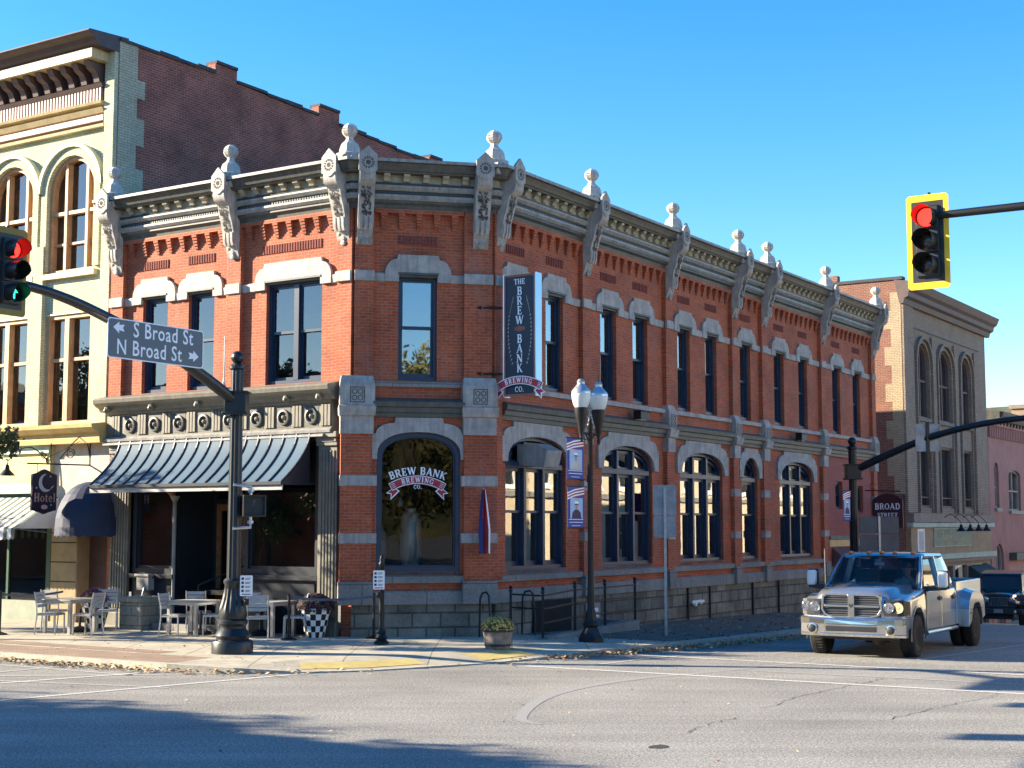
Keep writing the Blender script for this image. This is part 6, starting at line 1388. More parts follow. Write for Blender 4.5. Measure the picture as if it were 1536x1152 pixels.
# barriers
def stanchion(px, Y, lbl, belt=None):
    t = thing('stanchion', lbl, 'stanchion', W_(px, Y, 0), 'black belt stanchions'); b_ = MB(); b_.lathe([(.17,0),(.17,.02),(.08,.05),(.03,.07)], (0,0,0), 16); obj('base_plate', b_, M_['black'], None, t)
    b_ = MB(); b_.tube([(0,0,.05),(0,0,.90)], .03, 10); b_.tube([(0,0,.82),(0,0,.95)], .036, 10); obj('post', b_, M_['black'], None, t)
    if belt:
        v = Vector((((belt[0] - 768) / 2180 * belt[1]), belt[1], 0)) - Vector(((px - 768) / 2180 * Y, Y, 0)); b_ = MB(); n = 8
        for k in range(n):
            a = v * (k / n); b = v * ((k + 1) / n); s0 = -.06 * math.sin(math.pi * k / n); s1 = -.06 * math.sin(math.pi * (k + 1) / n); b_.add([a + Vector((0,0,.90 + s0)), b + Vector((0,0,.90 + s1)), b + Vector((0,0,.85 + s1)), a + Vector((0,0,.85 + s0))], [(0,1,2,3)])
        obj('belt', b_, M_['greyd2'], None, t, recalc=False)
M_['greyd2'] = mat('grey_belt_webbing', (.10, .11, .14), .8)
stanchion(437, 30.6, 'black belt stanchion between the right cafe table and the checkered pot', (563, 30.9)); stanchion(563, 30.9, 'black belt stanchion just behind the short pedestrian post'); stanchion(8, 32.0, 'black belt stanchion at the left edge of the pavement cafe', (101, 33.2))
# planters
def checkmat():
    m, N, L, p = newmat('black_white_checks'); g_ = N.new("ShaderNodeUVMap"); c = N.new("ShaderNodeTexChecker"); c.inputs['Scale'].default_value = 1; c.inputs[1].default_value = (.80,.79,.75,1); c.inputs[2].default_value = (.012,.012,.014,1)
    L.new(g_.outputs[0], c.inputs[0]); L.new(c.outputs[0], p.inputs['Base Color']); p.inputs['Roughness'].default_value = .4; return m
M_['chk'] = checkmat()
def flowers(mb, r, h, z0, n, size, rr, m_n=2, leafy=.35):
    for k in range(n):
        a = rr.uniform(0, 6.283); u = rr.random() ** .5; zz = math.sqrt(max(0, 1 - u * u)); rad = rr.uniform(.86, 1.03)
        c = Vector((u * math.cos(a) * r * rad, u * math.sin(a) * r * rad, z0 + zz * h * rad)); nn = Vector((math.cos(a) * u, math.sin(a) * u, zz + .2)).normalized()
        t = nn.cross(Vector((rr.uniform(-1,1), rr.uniform(-1,1), rr.uniform(-1,1)))).normalized(); b = nn.cross(t); s_ = size * rr.uniform(.6, 1.2); tip = nn * s_ * .3
        mb.add([c - t * s_ + tip, c - b * s_ * .8, c + t * s_ + tip, c + b * s_ * .8], [(0,1,2,3)], m_n if rr.random() < leafy else (0 if rr.random() < .6 else 1))
def check_pot(M, lbl, cols):
    t = thing('checkered_planter', lbl, 'planter', M, 'checkered planters'); rows = 5; n = 16; me = bpy.data.meshes.new('pot'); pr = [(.19 + .15 * (k / rows) ** .9, .62 * k / rows) for k in range(rows + 1)]
    vs = [(r * math.cos(2*math.pi*i/n), r * math.sin(2*math.pi*i/n), z) for r, z in pr for i in range(n)]; fs = []; uv = []
    for k in range(rows):
        for i in range(n): j = (i + 1) % n; fs.append((k*n+i, k*n+j, (k+1)*n+j, (k+1)*n+i)); c = (i + k) % 2; uv += [(c + .5, .5)] * 4
    fs.append(tuple(range(n))); uv += [(.5, .5)] * n
    me.from_pydata(vs, [], fs); ul = me.uv_layers.new(name='UVMap')
    for li, u in enumerate(uv): ul.data[li].uv = u
    me.materials.append(M_['chk']); o = bpy.data.objects.new('pot', me); link(o, M, t)
    b_ = MB(); b_.lathe([(.30, .55), (0, .56)], (0,0,0), 16); obj('soil', b_, M_['dark'], None, t)
    b_ = MB(); flowers(b_, .40, .36, .56, 1500, .035, random.Random(3), 2, .3); obj('flowers', b_, cols, None, t, recalc=False)
M_['mumd'] = mat('dark_purple_flowers', (.055, .015, .035), .8, var=.4, scale=20); M_['mumd2'] = mat('deep_wine_flowers', (.07, .013, .032), .8, var=.3, scale=20); M_['mump'] = mat('pink_flowers', (.42, .10, .14), .8, var=.3, scale=20); M_['mump2'] = mat('rose_flowers', (.30, .06, .08), .8, var=.3)
M_['mumy'] = mat('yellow_flowers', (.55, .42, .10), .8, var=.3, scale=20); M_['mumo'] = mat('ochre_flowers', (.32, .20, .06), .8, var=.3); M_['lfg'] = mat('dark_leaves', (.035, .05, .018), .8, var=.3, scale=20)
check_pot(W_(476, 31.25, 10), 'black and white checkered pot with dark purple flowers by the storefront column', [M_['mumd2'], M_['mumd'], M_['lfg']]); check_pot(W_(150, 33.9, 30), 'black and white checkered pot with pink flowers behind the left cafe table', [M_['mump'], M_['mump2'], M_['lfg']])
def barrelmat():
    m, N, L, p = newmat('weathered_barrel_staves'); tc = N.new("ShaderNodeTexCoord"); n = noise(N, L, 7, 4, tc.outputs['Object']); r = ramp(N, L, n.outputs['Fac'], [(.3, (.15, .12, .10)), (.7, (.30, .25, .21))]); L.new(r.outputs[0], p.inputs['Base Color']); p.inputs['Roughness'].default_value = .85; return m
M_['brl'] = barrelmat()
bt = thing('barrel_planter', 'half barrel planter with yellow flowers standing on the corner pavement', 'planter', Matrix.Translation(P(-.70, 2.05, .12)))
b_ = MB(); n = 20; flute(b_, [(.235,0,1),(.27,.14,1),(.285,.30,1),(.29,.40,1)], 20, .006); b_.lathe([(.25,.36),(0,.37)], (0,0,0), 16); obj('barrel', b_, M_['brl'], None, bt)
for z, r in ((.06, .252), (.33, .292)): b_ = MB(); b_.lathe([(r, z), (r + .006, z), (r + .008, z + .045), (r, z + .045)], (0,0,0), 24); obj('hoop', b_, M_['rust'], None, bt)
b_ = MB(); flowers(b_, .33, .27, .36, 1300, .03, random.Random(8), 2, .22); obj('flowers', b_, [M_['mumy'], M_['mumo'], M_['lfg']], None, bt, recalc=False)
# ================================================================== trees
def foliage_mat(name, c):
    m, N, L, p = newmat(name); oi = N.new("ShaderNodeTexCoord"); n = noise(N, L, 1.1, 4, oi.outputs['Object']); n2 = noise(N, L, 12, 2, oi.outputs['Object'])
    r = ramp(N, L, n.outputs['Fac'], [(.3, tuple(x * .6 for x in c)), (.7, tuple(min(1, x * 1.5) for x in c))]); r2 = ramp(N, L, n2.outputs['Fac'], [(.3, (.7,) * 3), (.7, (1.25,) * 3)])
    L.new(mix(N, L, r.outputs[0], r2.outputs[0], 1, 'MULTIPLY'), p.inputs['Base Color']); p.inputs['Roughness'].default_value = .7
    return m
M_['bark'] = mat('tree_bark', (.09, .07, .055), .9, var=.3, scale=8, bmp=.5); M_['fg'] = foliage_mat('green_foliage', (.055, .075, .022)); M_['fo'] = foliage_mat('autumn_orange_foliage', (.20, .10, .025)); M_['fy'] = foliage_mat('yellow_green_foliage', (.13, .12, .03))
def tree(v, h, cr, nleaf, seed, mt, lbl, low=.32, leaf=.11, grp=None, clumps=26, trunk=.16):
    rr = random.Random(seed); t = thing('tree', lbl, 'tree', Matrix.Translation(v), grp); b_ = MB()
    th = h * low; b_.tube([(0,0,-.1),(.05,0,th*.5),(-.03,.04,th),(.05,.02,h*.6),(0,0,h*.85)], [trunk*1.25, trunk, trunk*.8, trunk*.5, trunk*.15], 10)
    cl = []
    for k in range(clumps):
        a = rr.uniform(0, 6.283); u = rr.random() ** .6; zz = rr.uniform(th * .95, h * .97); f = math.sin(math.pi * min(1, max(0.05, (zz - th * .8) / (h - th * .8) * .93 + .05))) ** .6
        c = Vector((math.cos(a) * u * cr * f, math.sin(a) * u * cr * f, zz)); cl.append((c, rr.uniform(.16, .34) * cr))
        if k % 2 == 0: b_.tube([(0, 0, max(th * .7, zz - cr * .7)), tuple(c * .5 + Vector((0, 0, zz * .5 - .1))), tuple(c)], [trunk * .35, trunk * .2, trunk * .06], 6)
    obj('trunk', b_, M_['bark'], None, t)
    l = MB(); vs = []; fs = []
    for k in range(nleaf):
        c, r = cl[rr.randrange(len(cl))]; d = Vector((rr.gauss(0,1), rr.gauss(0,1), rr.gauss(0,.75))).normalized() * r * rr.uniform(.35, 1.08); p_ = c + d
        u = Vector((rr.uniform(-1,1), rr.uniform(-1,1), rr.uniform(-1,1))).normalized(); w_ = u.cross(Vector((rr.uniform(-1,1), rr.uniform(-1,1), rr.uniform(-1,1)))).normalized(); s_ = leaf * rr.uniform(.6, 1.25)
        b = len(vs); vs += [p_ - u * s_, p_ - w_ * s_ * .55, p_ + u * s_, p_ + w_ * s_ * .55]; fs.append((b, b+1, b+2, b+3))
    l.add(vs, fs); obj('crown', l, mt, None, t, recalc=False)
    return t
tree(P(-5.4, -10.0, SW), 6.2, 2.15, 7000, 1, M_['fg'], 'leafy green street tree whose branch tips show at the left edge of the photo', .30, .085, trunk=.11)
tree(P(-5.4, -17.6, SW), 7.9, 1.9, 4200, 2, M_['fy'], 'yellow green street tree beside the hotel, left of the photo', .34, .09, trunk=.12)
for i, (r, q, h, c_, m, lb) in enumerate(((-20.2,-8.5,7.6,2.8,'fg','green tree on the far side of the left street nearest the crossing'), (-20.2,-15,8.3,3.0,'fy','yellow green tree, second along the far side of the left street'), (-20.2,-23,8.8,3.2,'fg','broad green tree, third along the far side of the left street'), (-20.2,-32,8.6,3.2,'fo','orange tree, fourth along the far side of the left street'))):
    tree(P(r, q, .12), h, c_, 5000, 20 + i, M_[m], lb, .30, .15, 'trees across the left street', 30)
for i, (x, y, h, c_, m, lb) in enumerate(((-13,-16,14,5,'fg','tall green tree behind the photographer, left of two more'), (-24,-14,12,5,'fo','tall orange tree behind the photographer at the far left'), (-3,-22,10,5,'fy','tall yellow green tree straight behind the photographer'),(17,-19,12.5,5,'fy','tall yellow green tree behind the photographer, right of two'),(27,-24,15,5,'fg','tall green tree behind the photographer at the far right'),(9,-30,12,4.5,'fo','orange tree farthest behind the photographer'))):
    tree(Vector((x, y, .1)), h, c_, 5000, 40 + i, M_[m], lb, .25, .2, 'trees behind the photographer', 34)
# buildings that stand outside the picture, seen in the panes and by their shadows
def plain_block(name, lbl, r0, r1, q0, q1, h, m, face, rows, base=-2.5, trim='table'):
    t = thing(name, lbl, 'building', Matrix.Translation(P(r0, q0, 0))); b_ = MB(); c = [P(r0, q0, 0), P(r1, q0, 0), P(r1, q1, 0), P(r0, q1, 0)]
    b_.add([(v.x, v.y, base) for v in c] + [(v.x, v.y, h) for v in c], [(0,1,2,3),(4,5,6,7),(0,1,5,4),(1,2,6,5),(2,3,7,6),(3,0,4,7)]); obj('wall', b_, m, MI, t)
    if face == 'q0': F = frame(P(r1, q0, 0), -rd, nR); L0 = r1 - r0
    elif face == 'r1': F = frame(P(r1, q1, 0), -nR, -rd) ; L0 = q1 - q0
    b_ = MB(); n = max(1, int(L0 / 2.6))
    b_.fb(-.1, L0 + .1, h - .5, h - .1, .0, .35); b_.fb(-.1, L0 + .1, 3.9, 4.15, 0, .2); obj('cornice', b_, M_[trim], F, t)
    for z0, z1 in rows:
        for k in range(n):
            x = (k + .5) * L0 / n; f = MB(); f.prism(rect(x - .55, x + .55, z0, z1), .0, .06, [rect(x - .47, x + .47, z0 + .1, z1 - .1)]); f.fb(x - .65, x + .65, z0 - .15, z0, 0, .12); o = obj('window', f, M_['white'], F, t); p = MB(); p.quad((x - .5, -.02, z0), (x + .5, -.02, z0), (x + .5, -.02, z1), (x - .5, -.02, z1)); obj('pane', p, M_['dkpane'], F, o, recalc=False)
    return t
m, N, L, p = newmat('dark_window_pane'); p.inputs['Base Color'].default_value = (.02, .025, .03, 1); p.inputs['Roughness'].default_value = .05; M_['dkpane'] = m
M_['creamw'] = mat('cream_stucco', (.56, .47, .32), .8, var=.08); M_['creamw2'] = mat('sandy_stone_wall', (.50, .40, .27), .8, var=.1)
plain_block('cream_building', 'cream stucco building across the side street, reflected in the arched windows', 1, 19, 20.2, 32, 7.6, M_['creamw'], 'q0', [(4.6, 6.4)])
plain_block('sandstone_building', 'sandy stone building across the side street, farther along', 19.4, 36, 20.2, 32, 6.9, M_['creamw2'], 'q0', [(4.4, 6.0)])
plain_block('brick_terrace', 'brick building across the side street, farthest along', 36.5, 75, 20.2, 32, 7.8, M_['creamw'], 'q0', [(4.5, 6.6)])
plain_block('low_brick_block', 'two storey brick block across the left street, outside the photo', -34, -20.9, -60, -10.8, 8.8, M_['brick'], 'r1', [(5.2, 7.4)])
# ================================================================== vehicles (x forward, y left, z up)
def paint(name, c, rough=.28, metal=.5, coat=1.0):
    m, N, L, p = newmat(name); tc = N.new("ShaderNodeTexCoord"); n = noise(N, L, 3, 4, tc.outputs['Object']); sp = N.new("ShaderNodeSeparateXYZ"); L.new(tc.outputs['Object'], sp.inputs[0])
    r = ramp(N, L, n.outputs['Fac'], [(.3, tuple(x * .93 for x in c)), (.7, c)])
    mr = N.new("ShaderNodeMapRange"); mr.inputs[1].default_value = .30; mr.inputs[2].default_value = .85; mr.inputs[3].default_value = .45; mr.inputs[4].default_value = 0; L.new(sp.outputs[2], mr.inputs[0])
    n2 = noise(N, L, 9, 5, tc.outputs['Object'], .7); mu = N.new("ShaderNodeMath"); mu.operation = 'MULTIPLY'; L.new(mr.outputs[0], mu.inputs[0]); L.new(n2.outputs['Fac'], mu.inputs[1])
    L.new(mix(N, L, r.outputs[0], (.20, .18, .15), mu.outputs[0]), p.inputs['Base Color'])
    ra = N.new("ShaderNodeMath"); ra.operation = 'ADD'; ra.inputs[1].default_value = rough; L.new(mu.outputs[0], ra.inputs[0]); L.new(ra.outputs[0], p.inputs['Roughness'])
    p.inputs['Metallic'].default_value = metal; p.inputs['Coat Weight'].default_value = coat; p.inputs['Coat Roughness'].default_value = .04; return m
M_['silver'] = paint('silver_truck_paint', (.36, .385, .41), .25, .75); M_['chromeb'] = mat('bumper_chrome', (.72, .70, .66), .14, .95, var=.06, scale=4); M_['carblk'] = paint('black_car_paint', (.010, .011, .016), .25, .2); M_['carbr'] = paint('dark_blue_car_paint', (.018, .022, .032), .25, .2)
M_['plast'] = mat('dark_plastic', (.015, .015, .017), .5, var=.1); M_['cglass'] = glass('vehicle_glass', refl=-.02, ior=1.5, thru=.72, wob=.0); M_['dglass'] = glass('tinted_vehicle_glass', refl=.04, ior=1.6, thru=.25, wob=.0)
M_['amber'] = mat('amber_lens', (.75, .25, .05), .2, spec=.8, var=.05); M_['hlens'] = mat('headlight_reflector', (.50, .52, .55), .12, .8, var=.5, scale=30); M_['rim'] = mat('dusty_dark_rim', (.08, .08, .08), .5, .4); M_['int'] = mat('grey_vehicle_interior', (.10, .10, .095), .8); M_['und'] = mat('dusty_underbody', (.10, .075, .05), .9, var=.4, scale=6)
M_['peach'] = mat('lit_amber_corner_lens', (.80, .50, .28), .2, spec=.8, var=.15, scale=20)
M_['rimg'] = mat('dull_grille_bar', (.22, .225, .235), .4, .6)
M_['hon'] = emit('lit_headlamp', (1.0, .95, .8), 6.0); M_['honw'] = emit('lit_turn_lamp', (1.0, .50, .25), 2.2)
def boolcut(o, cutters):
    tmp = []
    for mbc in cutters:
        me = bpy.data.meshes.new('cut'); me.from_pydata(mbc.v, [], mbc.f); b = bmesh.new(); b.from_mesh(me); bmesh.ops.remove_doubles(b, verts=b.verts, dist=1e-5); bmesh.ops.recalc_face_normals(b, faces=b.faces); b.to_mesh(me); b.free()
        c = bpy.data.objects.new('cut', me); COL.objects.link(c); c.matrix_basis = WM[o.name]; tmp.append(c)
        k = o.modifiers.new('b', 'BOOLEAN'); k.object = c; k.operation = 'DIFFERENCE'; k.solver = 'EXACT'
    bpy.context.view_layer.update()
    dg = bpy.context.evaluated_depsgraph_get(); me = bpy.data.meshes.new_from_object(o.evaluated_get(dg)); o.modifiers.clear(); o.data = me
    for c in tmp: bpy.data.objects.remove(c)
    try: me.set_sharp_from_angle(angle=R_(50))
    except Exception: pass
def wheel(par, x, y, r=.40, w_=.26, side=1, rimd=.55, mt='rim', name='wheel', dual=False):
    b_ = MB(); hw = w_ / 2; pr = [(r * .60, -hw), (r * .90, -hw), (r * .985, -hw * .78), (r, -hw * .4), (r, hw * .4), (r * .985, hw * .78), (r * .90, hw), (r * .60, hw)]
    M = WM[par.name] @ Matrix.Translation((x, y, r)) @ Matrix.Rotation(R_(-90 * side), 4, 'X')
    b_.lathe(pr, (0,0,0), 30); n = 44
    for k in range(n):
        a = 2*math.pi*k/n
        for s_ in (-1, 1): b_.bar((r * math.cos(a), r * math.sin(a), s_ * hw * .15), (r * .99 * math.cos(a + .05), r * .99 * math.sin(a + .05), s_ * hw * .85), .022, .014)
    o = obj(name, b_, M_['rub'], M, par)
    b_ = MB(); dd = -hw * .5 if dual else hw * .55
    b_.lathe([(0, dd), (.06, dd + .04), (.075, dd), (r * .30, dd - .03), (r * .50, dd - .01), (r * .62, hw * .8), (r * .66, hw)], (0,0,0), 24)
    for k in range(8): a = 2*math.pi*k/8; b_.lathe([(.03, dd - .012), (.022, dd - .004), (0, dd - .004)], (r*.42*math.cos(a), r*.42*math.sin(a), 0), 8, 1)
    b_.lathe([(.0, -hw), (r * .62, -hw)], (0,0,0), 20, 1); obj('rim', b_, [M_[mt], M_['plast']], M, o)
    return o
def body_rings(st):
    rings = []
    for x, hw, zb, zs, zc, hood in st:      # station: x, half width, bottom, shoulder height, centre height, bonnet half width
        h = [(hw - .07, zb), (hw, zb + .10), (hw + .004, zb + .3), (hw - .004, zs - .14), (hw - .03, zs - .04), (hw - .09, zs), (hood + .02, zs + .005), (hood - .06, zc - .015), (hood * .5, zc + .01), (0, zc + .02)]
        ring = [(x, y, z) for y, z in h] + [(x, -y, z) for y, z in h[::-1][1:]]; rings.append(ring)
    return rings
TA = ANG_R + math.pi + R_(3)
TM = Matrix.Translation(P(3.95, 7.78, None, .0) + Vector((0, 0, -.02))) @ Matrix.Rotation(TA, 4, 'Z') @ Matrix.Rotation(R_(-.9), 4, 'Y') @ Matrix.Scale(1.045, 4)
tk = thing('pickup_truck', 'silver dually pickup truck with chrome crossbar grille and amber roof lights nearing the crossing', 'pickup truck', TM)
st = [(.90,.90,.62,1.02,1.10,.66),(.86,.94,.56,1.08,1.20,.68),(.75,.965,.52,1.13,1.255,.70),(.45,.985,.48,1.18,1.30,.72),(.0,.99,.46,1.22,1.345,.74),(-.35,.99,.44,1.25,1.37,.76),(-.62,.99,.44,1.29,1.36,.80),(-.66,.99,.42,1.30,1.30,.80),(-1.6,.99,.42,1.31,1.31,.80),(-3.08,.99,.42,1.32,1.32,.80)]
b_ = MB(); b_.loft(body_rings(st), 0, True); o = obj('body', b_, M_['silver'], None, tk, recalc=True)
def cyl(x, z, r, y0, y1):
    c = MB(); n = 28; c.add([(x + r * math.cos(2*math.pi*i/n), y, z + r * math.sin(2*math.pi*i/n)) for y in (y0, y1) for i in range(n)], [(i, (i+1) % n, n + (i+1) % n, n + i) for i in range(n)] + [tuple(range(n))[::-1], tuple(range(n, 2*n))]); return c
boolcut(o, [cyl(0, .44, .515, .60, 1.3), cyl(0, .44, .515, -1.3, -.60)]); body = o
b_ = MB(); b_.box(-.5, .5, -.60, .60, .42, .98); b_.box(-5.3, -.5, -.42, -.32, .44, .62); b_.box(-5.3, -.5, .32, .42, .44, .62); b_.box(-4.3, -3.8, -.8, .8, .6, 1.0); obj('frame', b_, M_['plast'], None, tk)
b_ = MB(); b_.tube([(0, -.75, .40), (0, .75, .40)], .055, 10); b_.ball((0, .25, .38), .17, 12); b_.box(-.25, .25, -.3, .1, .45, .7); b_.tube([(.35, -.7, .36), (.4, 0, .34), (.35, .7, .36)], .03, 8); obj('front_axle', b_, M_['und'], None, tk)
b_ = MB(); b_.tube([(-4.08, -.75, .40), (-4.08, .75, .40)], .06, 10); b_.ball((-4.08, 0, .40), .20, 12); obj('rear_axle', b_, M_['und'], None, tk)
for s_ in (1, -1):
    wheel(tk, 0, s_ * .86, .405, .27, s_); wheel(tk, -4.08, s_ * 1.07, .40, .22, s_, dual=True); wheel(tk, -4.08, s_ * .80, .40, .22, s_, dual=True)
    b_ = MB(); n = 14; out = []
    for rr_, yy in ((.50, .985), (.535, .99), (.535, 1.0), (.51, 1.003)): out.append([(rr_ * math.cos(R_(-12 + 204 * i / n)), s_ * yy, .44 + rr_ * math.sin(R_(-12 + 204 * i / n))) for i in range(n + 1)])
    for k in range(3):
        for i in range(n): b_.add([out[k][i], out[k][i+1], out[k+1][i+1], out[k+1][i]], [(0,1,2,3)])
    obj('arch_lip', b_, M_['silver'], None, tk)
    # doors
    for nm, x0, x1 in (('door', -1.80, -.66), ('door', -2.93, -1.83)):
        d_ = MB(); y = s_ * .9915; y2 = s_ * 1.004
        pts = [(x0, .50), (x1, .50), (x1, 1.24), (x0, 1.25)] ; d_.add([(x, y, z) for x, z in pts] + [(x + (.01 if i in (0, 3) else -.01), y2, z + (.01 if i < 2 else -.03)) for i, (x, z) in enumerate(pts)], [(4,5,6,7), (0,1,5,4), (1,2,6,5), (2,3,7,6), (3,0,4,7)])
        do = obj(nm, d_, M_['silver'], None, tk); h = MB(); hx = x0 + .16; h.box(hx - .11, hx + .11, min(y2, s_ * 1.03), max(y2, s_ * 1.03), 1.04, 1.10); h.ball((hx, s_ * 1.0, 1.07), .10, 10, 0, (1, .18, .6)); obj('handle', h, M_['plast'], None, do, bevel=.01)
    g = MB(); g.box(-3.0, -.60, min(s_*.988, s_*.994), max(s_*.988, s_*.994), .44, 1.28); obj('door_gap', g, M_['plast'], None, tk)
    r_ = MB(); r_.tube([(-.62, s_ * .985, .44), (-3.1, s_ * .985, .44)], .045, 8); obj('rocker_panel', r_, M_['silver'], None, tk)
    # cabin side
    def sp(x, z):       # cabin side surface
        t = (z - 1.30) / .60; return (x, s_ * (.935 - .15 * t), z)
    pil = MB()
    def pbar(a, b, w0): pil.bar(a, b, w0, .07)
    pil.tube([(-.50, s_*.90, 1.27), (-.80, s_*.85, 1.58), (-1.12, s_*.765, 1.86), (-1.35, s_*.74, 1.90)], [.045,.042,.04,.04], 8)
    pil.bar(sp(-1.82, 1.30), sp(-1.86, 1.88), .05, .11); pil.tube([(-1.3, s_*.765, 1.89), (-2.7, s_*.765, 1.90)], .045, 8)
    pil.add([sp(-2.78, 1.30), sp(-3.08, 1.30), sp(-2.92, 1.72), sp(-2.78, 1.90), sp(-2.62, 1.90), sp(-2.66, 1.72)], [(0,1,2,3,4,5)]); pil.add([(x, y - s_*.05, z) for x, y, z in (sp(-2.78, 1.30), sp(-3.08, 1.30), sp(-2.92, 1.72), sp(-2.78, 1.90), sp(-2.62, 1.90), sp(-2.66, 1.72))], [(0,1,2,3,4,5)])
    obj('cab_pillar', pil, M_['silver'], None, tk)
    gl_ = MB(); gl_.add([sp(-.72, 1.31), sp(-1.80, 1.31), sp(-1.84, 1.84), sp(-1.16, 1.82)], [(0,1,2,3)]); gl_.add([sp(-1.86, 1.31), sp(-2.78, 1.31), sp(-2.66, 1.72), sp(-2.60, 1.84), sp(-1.90, 1.84)], [(0,1,2,3,4)]); obj('side_glass', gl_, M_['dglass'], None, tk, recalc=False)
    tr = MB(); tr.bar(sp(-.60, 1.30), sp(-2.90, 1.30), .03, .04); obj('window_trim', tr, M_['plast'], None, tk)
    # mirrors
    mr = MB(); mr.box(-.80, -.66, min(s_*1.20, s_*1.38), max(s_*1.20, s_*1.38), 1.30, 1.60); mo = obj('side_mirror', mr, M_['white'] if s_ < 0 else M_['white'], None, tk, bevel=.045, seg=4)
    mr = MB(); mr.bar((-.76, s_*.93, 1.26), (-.76, s_*1.36, 1.30), .12, .09); mr.box(-.88, -.79, min(s_*1.19, s_*1.39), max(s_*1.19, s_*1.39), 1.27, 1.62); obj('mirror_arm', mr, M_['plast'], None, mo, bevel=.02)
    # headlight
    h = MB(); hp_ = [(.945, .60), (.94, .72), (.925, .86), (.88, .95), (.76, 1.0), (.64, 1.005)]; nh = len(hp_); h.add([(x, s_ * y, .80 + .03 * (i > 3)) for i, (x, y) in enumerate(hp_)] + [(x - .02, s_ * y, 1.09 - .025 * (i > 3)) for i, (x, y) in enumerate(hp_)] + [(.7, s_ * .60, .80), (.7, s_ * .60, 1.09)], [(i, i+1, nh+i+1, nh+i) for i in range(nh-1)] + [(0, nh, 2*nh+1, 2*nh)]); hl_ = obj('headlight', h, M_['plast'], None, tk, recalc=False)
    for (yy, rr_, mm) in ((.695, .095, 'hlens'), (.86, .10, 'peach' if s_ > 0 else 'hlens')):
        l = MB(); l.lathe([(rr_, .012), (rr_ * .93, .016), (rr_ * .5, -.004), (rr_ * .28, .0), (.02, .018), (0, .02)], (0,0,0), 20); xx = .935 - (yy - .6) * .10
        l.xf(Matrix.Translation((xx, s_ * yy, .95)) @ Matrix.Rotation(R_(90), 4, 'Y')); obj('lamp', l, M_[mm], None, hl_)
    b_ = MB(); b_.lathe([(.085, 0), (.07, .01), (0, .012)], (0,0,0), 16); b_.xf(Matrix.Translation((1.005, s_ * .74, .545)) @ Matrix.Rotation(R_(90), 4, 'Y')); fo = obj('fog_lamp', b_, M_['plast'], None, tk)
    b_ = MB(); b_.lathe([(.102, -.01), (.102, .008), (.085, .012)], (0,0,0), 16); b_.xf(Matrix.Translation((1.0, s_ * .74, .545)) @ Matrix.Rotation(R_(90), 4, 'Y')); obj('fog_lamp_ring', b_, M_['chromeb'], None, fo)
    # dually fender
    ou = [(-3.30, .44), (-3.34, .80), (-3.42, 1.02), (-3.62, 1.16), (-3.9, 1.20), (-4.4, 1.18), (-4.66, 1.08), (-4.80, .90), (-4.84, .62), (-4.62, .60)] + [(-4.08 + .53 * math.cos(R_(a)), .44 + .53 * math.sin(R_(a))) for a in range(162, -1, -18)][0:10]
    ou = [(-3.30, .44), (-3.34, .80), (-3.42, 1.02), (-3.62, 1.16), (-3.9, 1.20), (-4.4, 1.18), (-4.66, 1.08), (-4.80, .90), (-4.84, .62)] + [(-4.08 - .53 * math.cos(R_(a)), .44 + .53 * math.sin(R_(a))) for a in range(14, 181, 14)]
    n = len(ou); f = MB(); f.add([(x, s_*.98, z + (.03 if z > .95 else 0)) for x, z in ou] + [(x, s_*1.20, z - (.04 if z > .95 else 0)) for x, z in ou], [(i, (i+1) % n, n + (i+1) % n, n + i) for i in range(n)])
    tri = tessellate_polygon([[Vector((x, z, 0)) for x, z in ou]]); f.add([(x, s_*1.20, z - (.04 if z > .95 else 0)) for x, z in ou], [tuple(t) for t in tri])
    fd = obj('rear_fender', f, M_['silver'], None, tk, bevel=.03, weld=True, seg=3); ml = MB(); ml.box(-3.52, -3.42, min(s_*1.195, s_*1.21), max(s_*1.195, s_*1.21), .70, .73); obj('marker_light', ml, M_['plast'], None, fd)
# bed
b_ = MB(); b_.prism([(-5.42, .62), (-4.66, .62)] + [(-4.08 - .53 * math.cos(R_(a)), .44 + .53 * math.sin(R_(a))) for a in range(18, 163, 16)] + [(-3.50, .50), (-3.13, .50), (-3.13, 1.36), (-5.42, 1.40)], -.99, -.93); b_.prism([(-5.42, .62), (-4.66, .62)] + [(-4.08 - .53 * math.cos(R_(a)), .44 + .53 * math.sin(R_(a))) for a in range(18, 163, 16)] + [(-3.50, .50), (-3.13, .50), (-3.13, 1.36), (-5.42, 1.40)], .93, .99)
b_.box(-3.17, -3.13, -.95, .95, .7, 1.36); b_.box(-5.42, -5.37, -.95, .95, .6, 1.40); b_.box(-5.4, -3.15, -.95, .95, .80, .86); obj('cargo_bed', b_, M_['silver'], None, tk, bevel=.012)
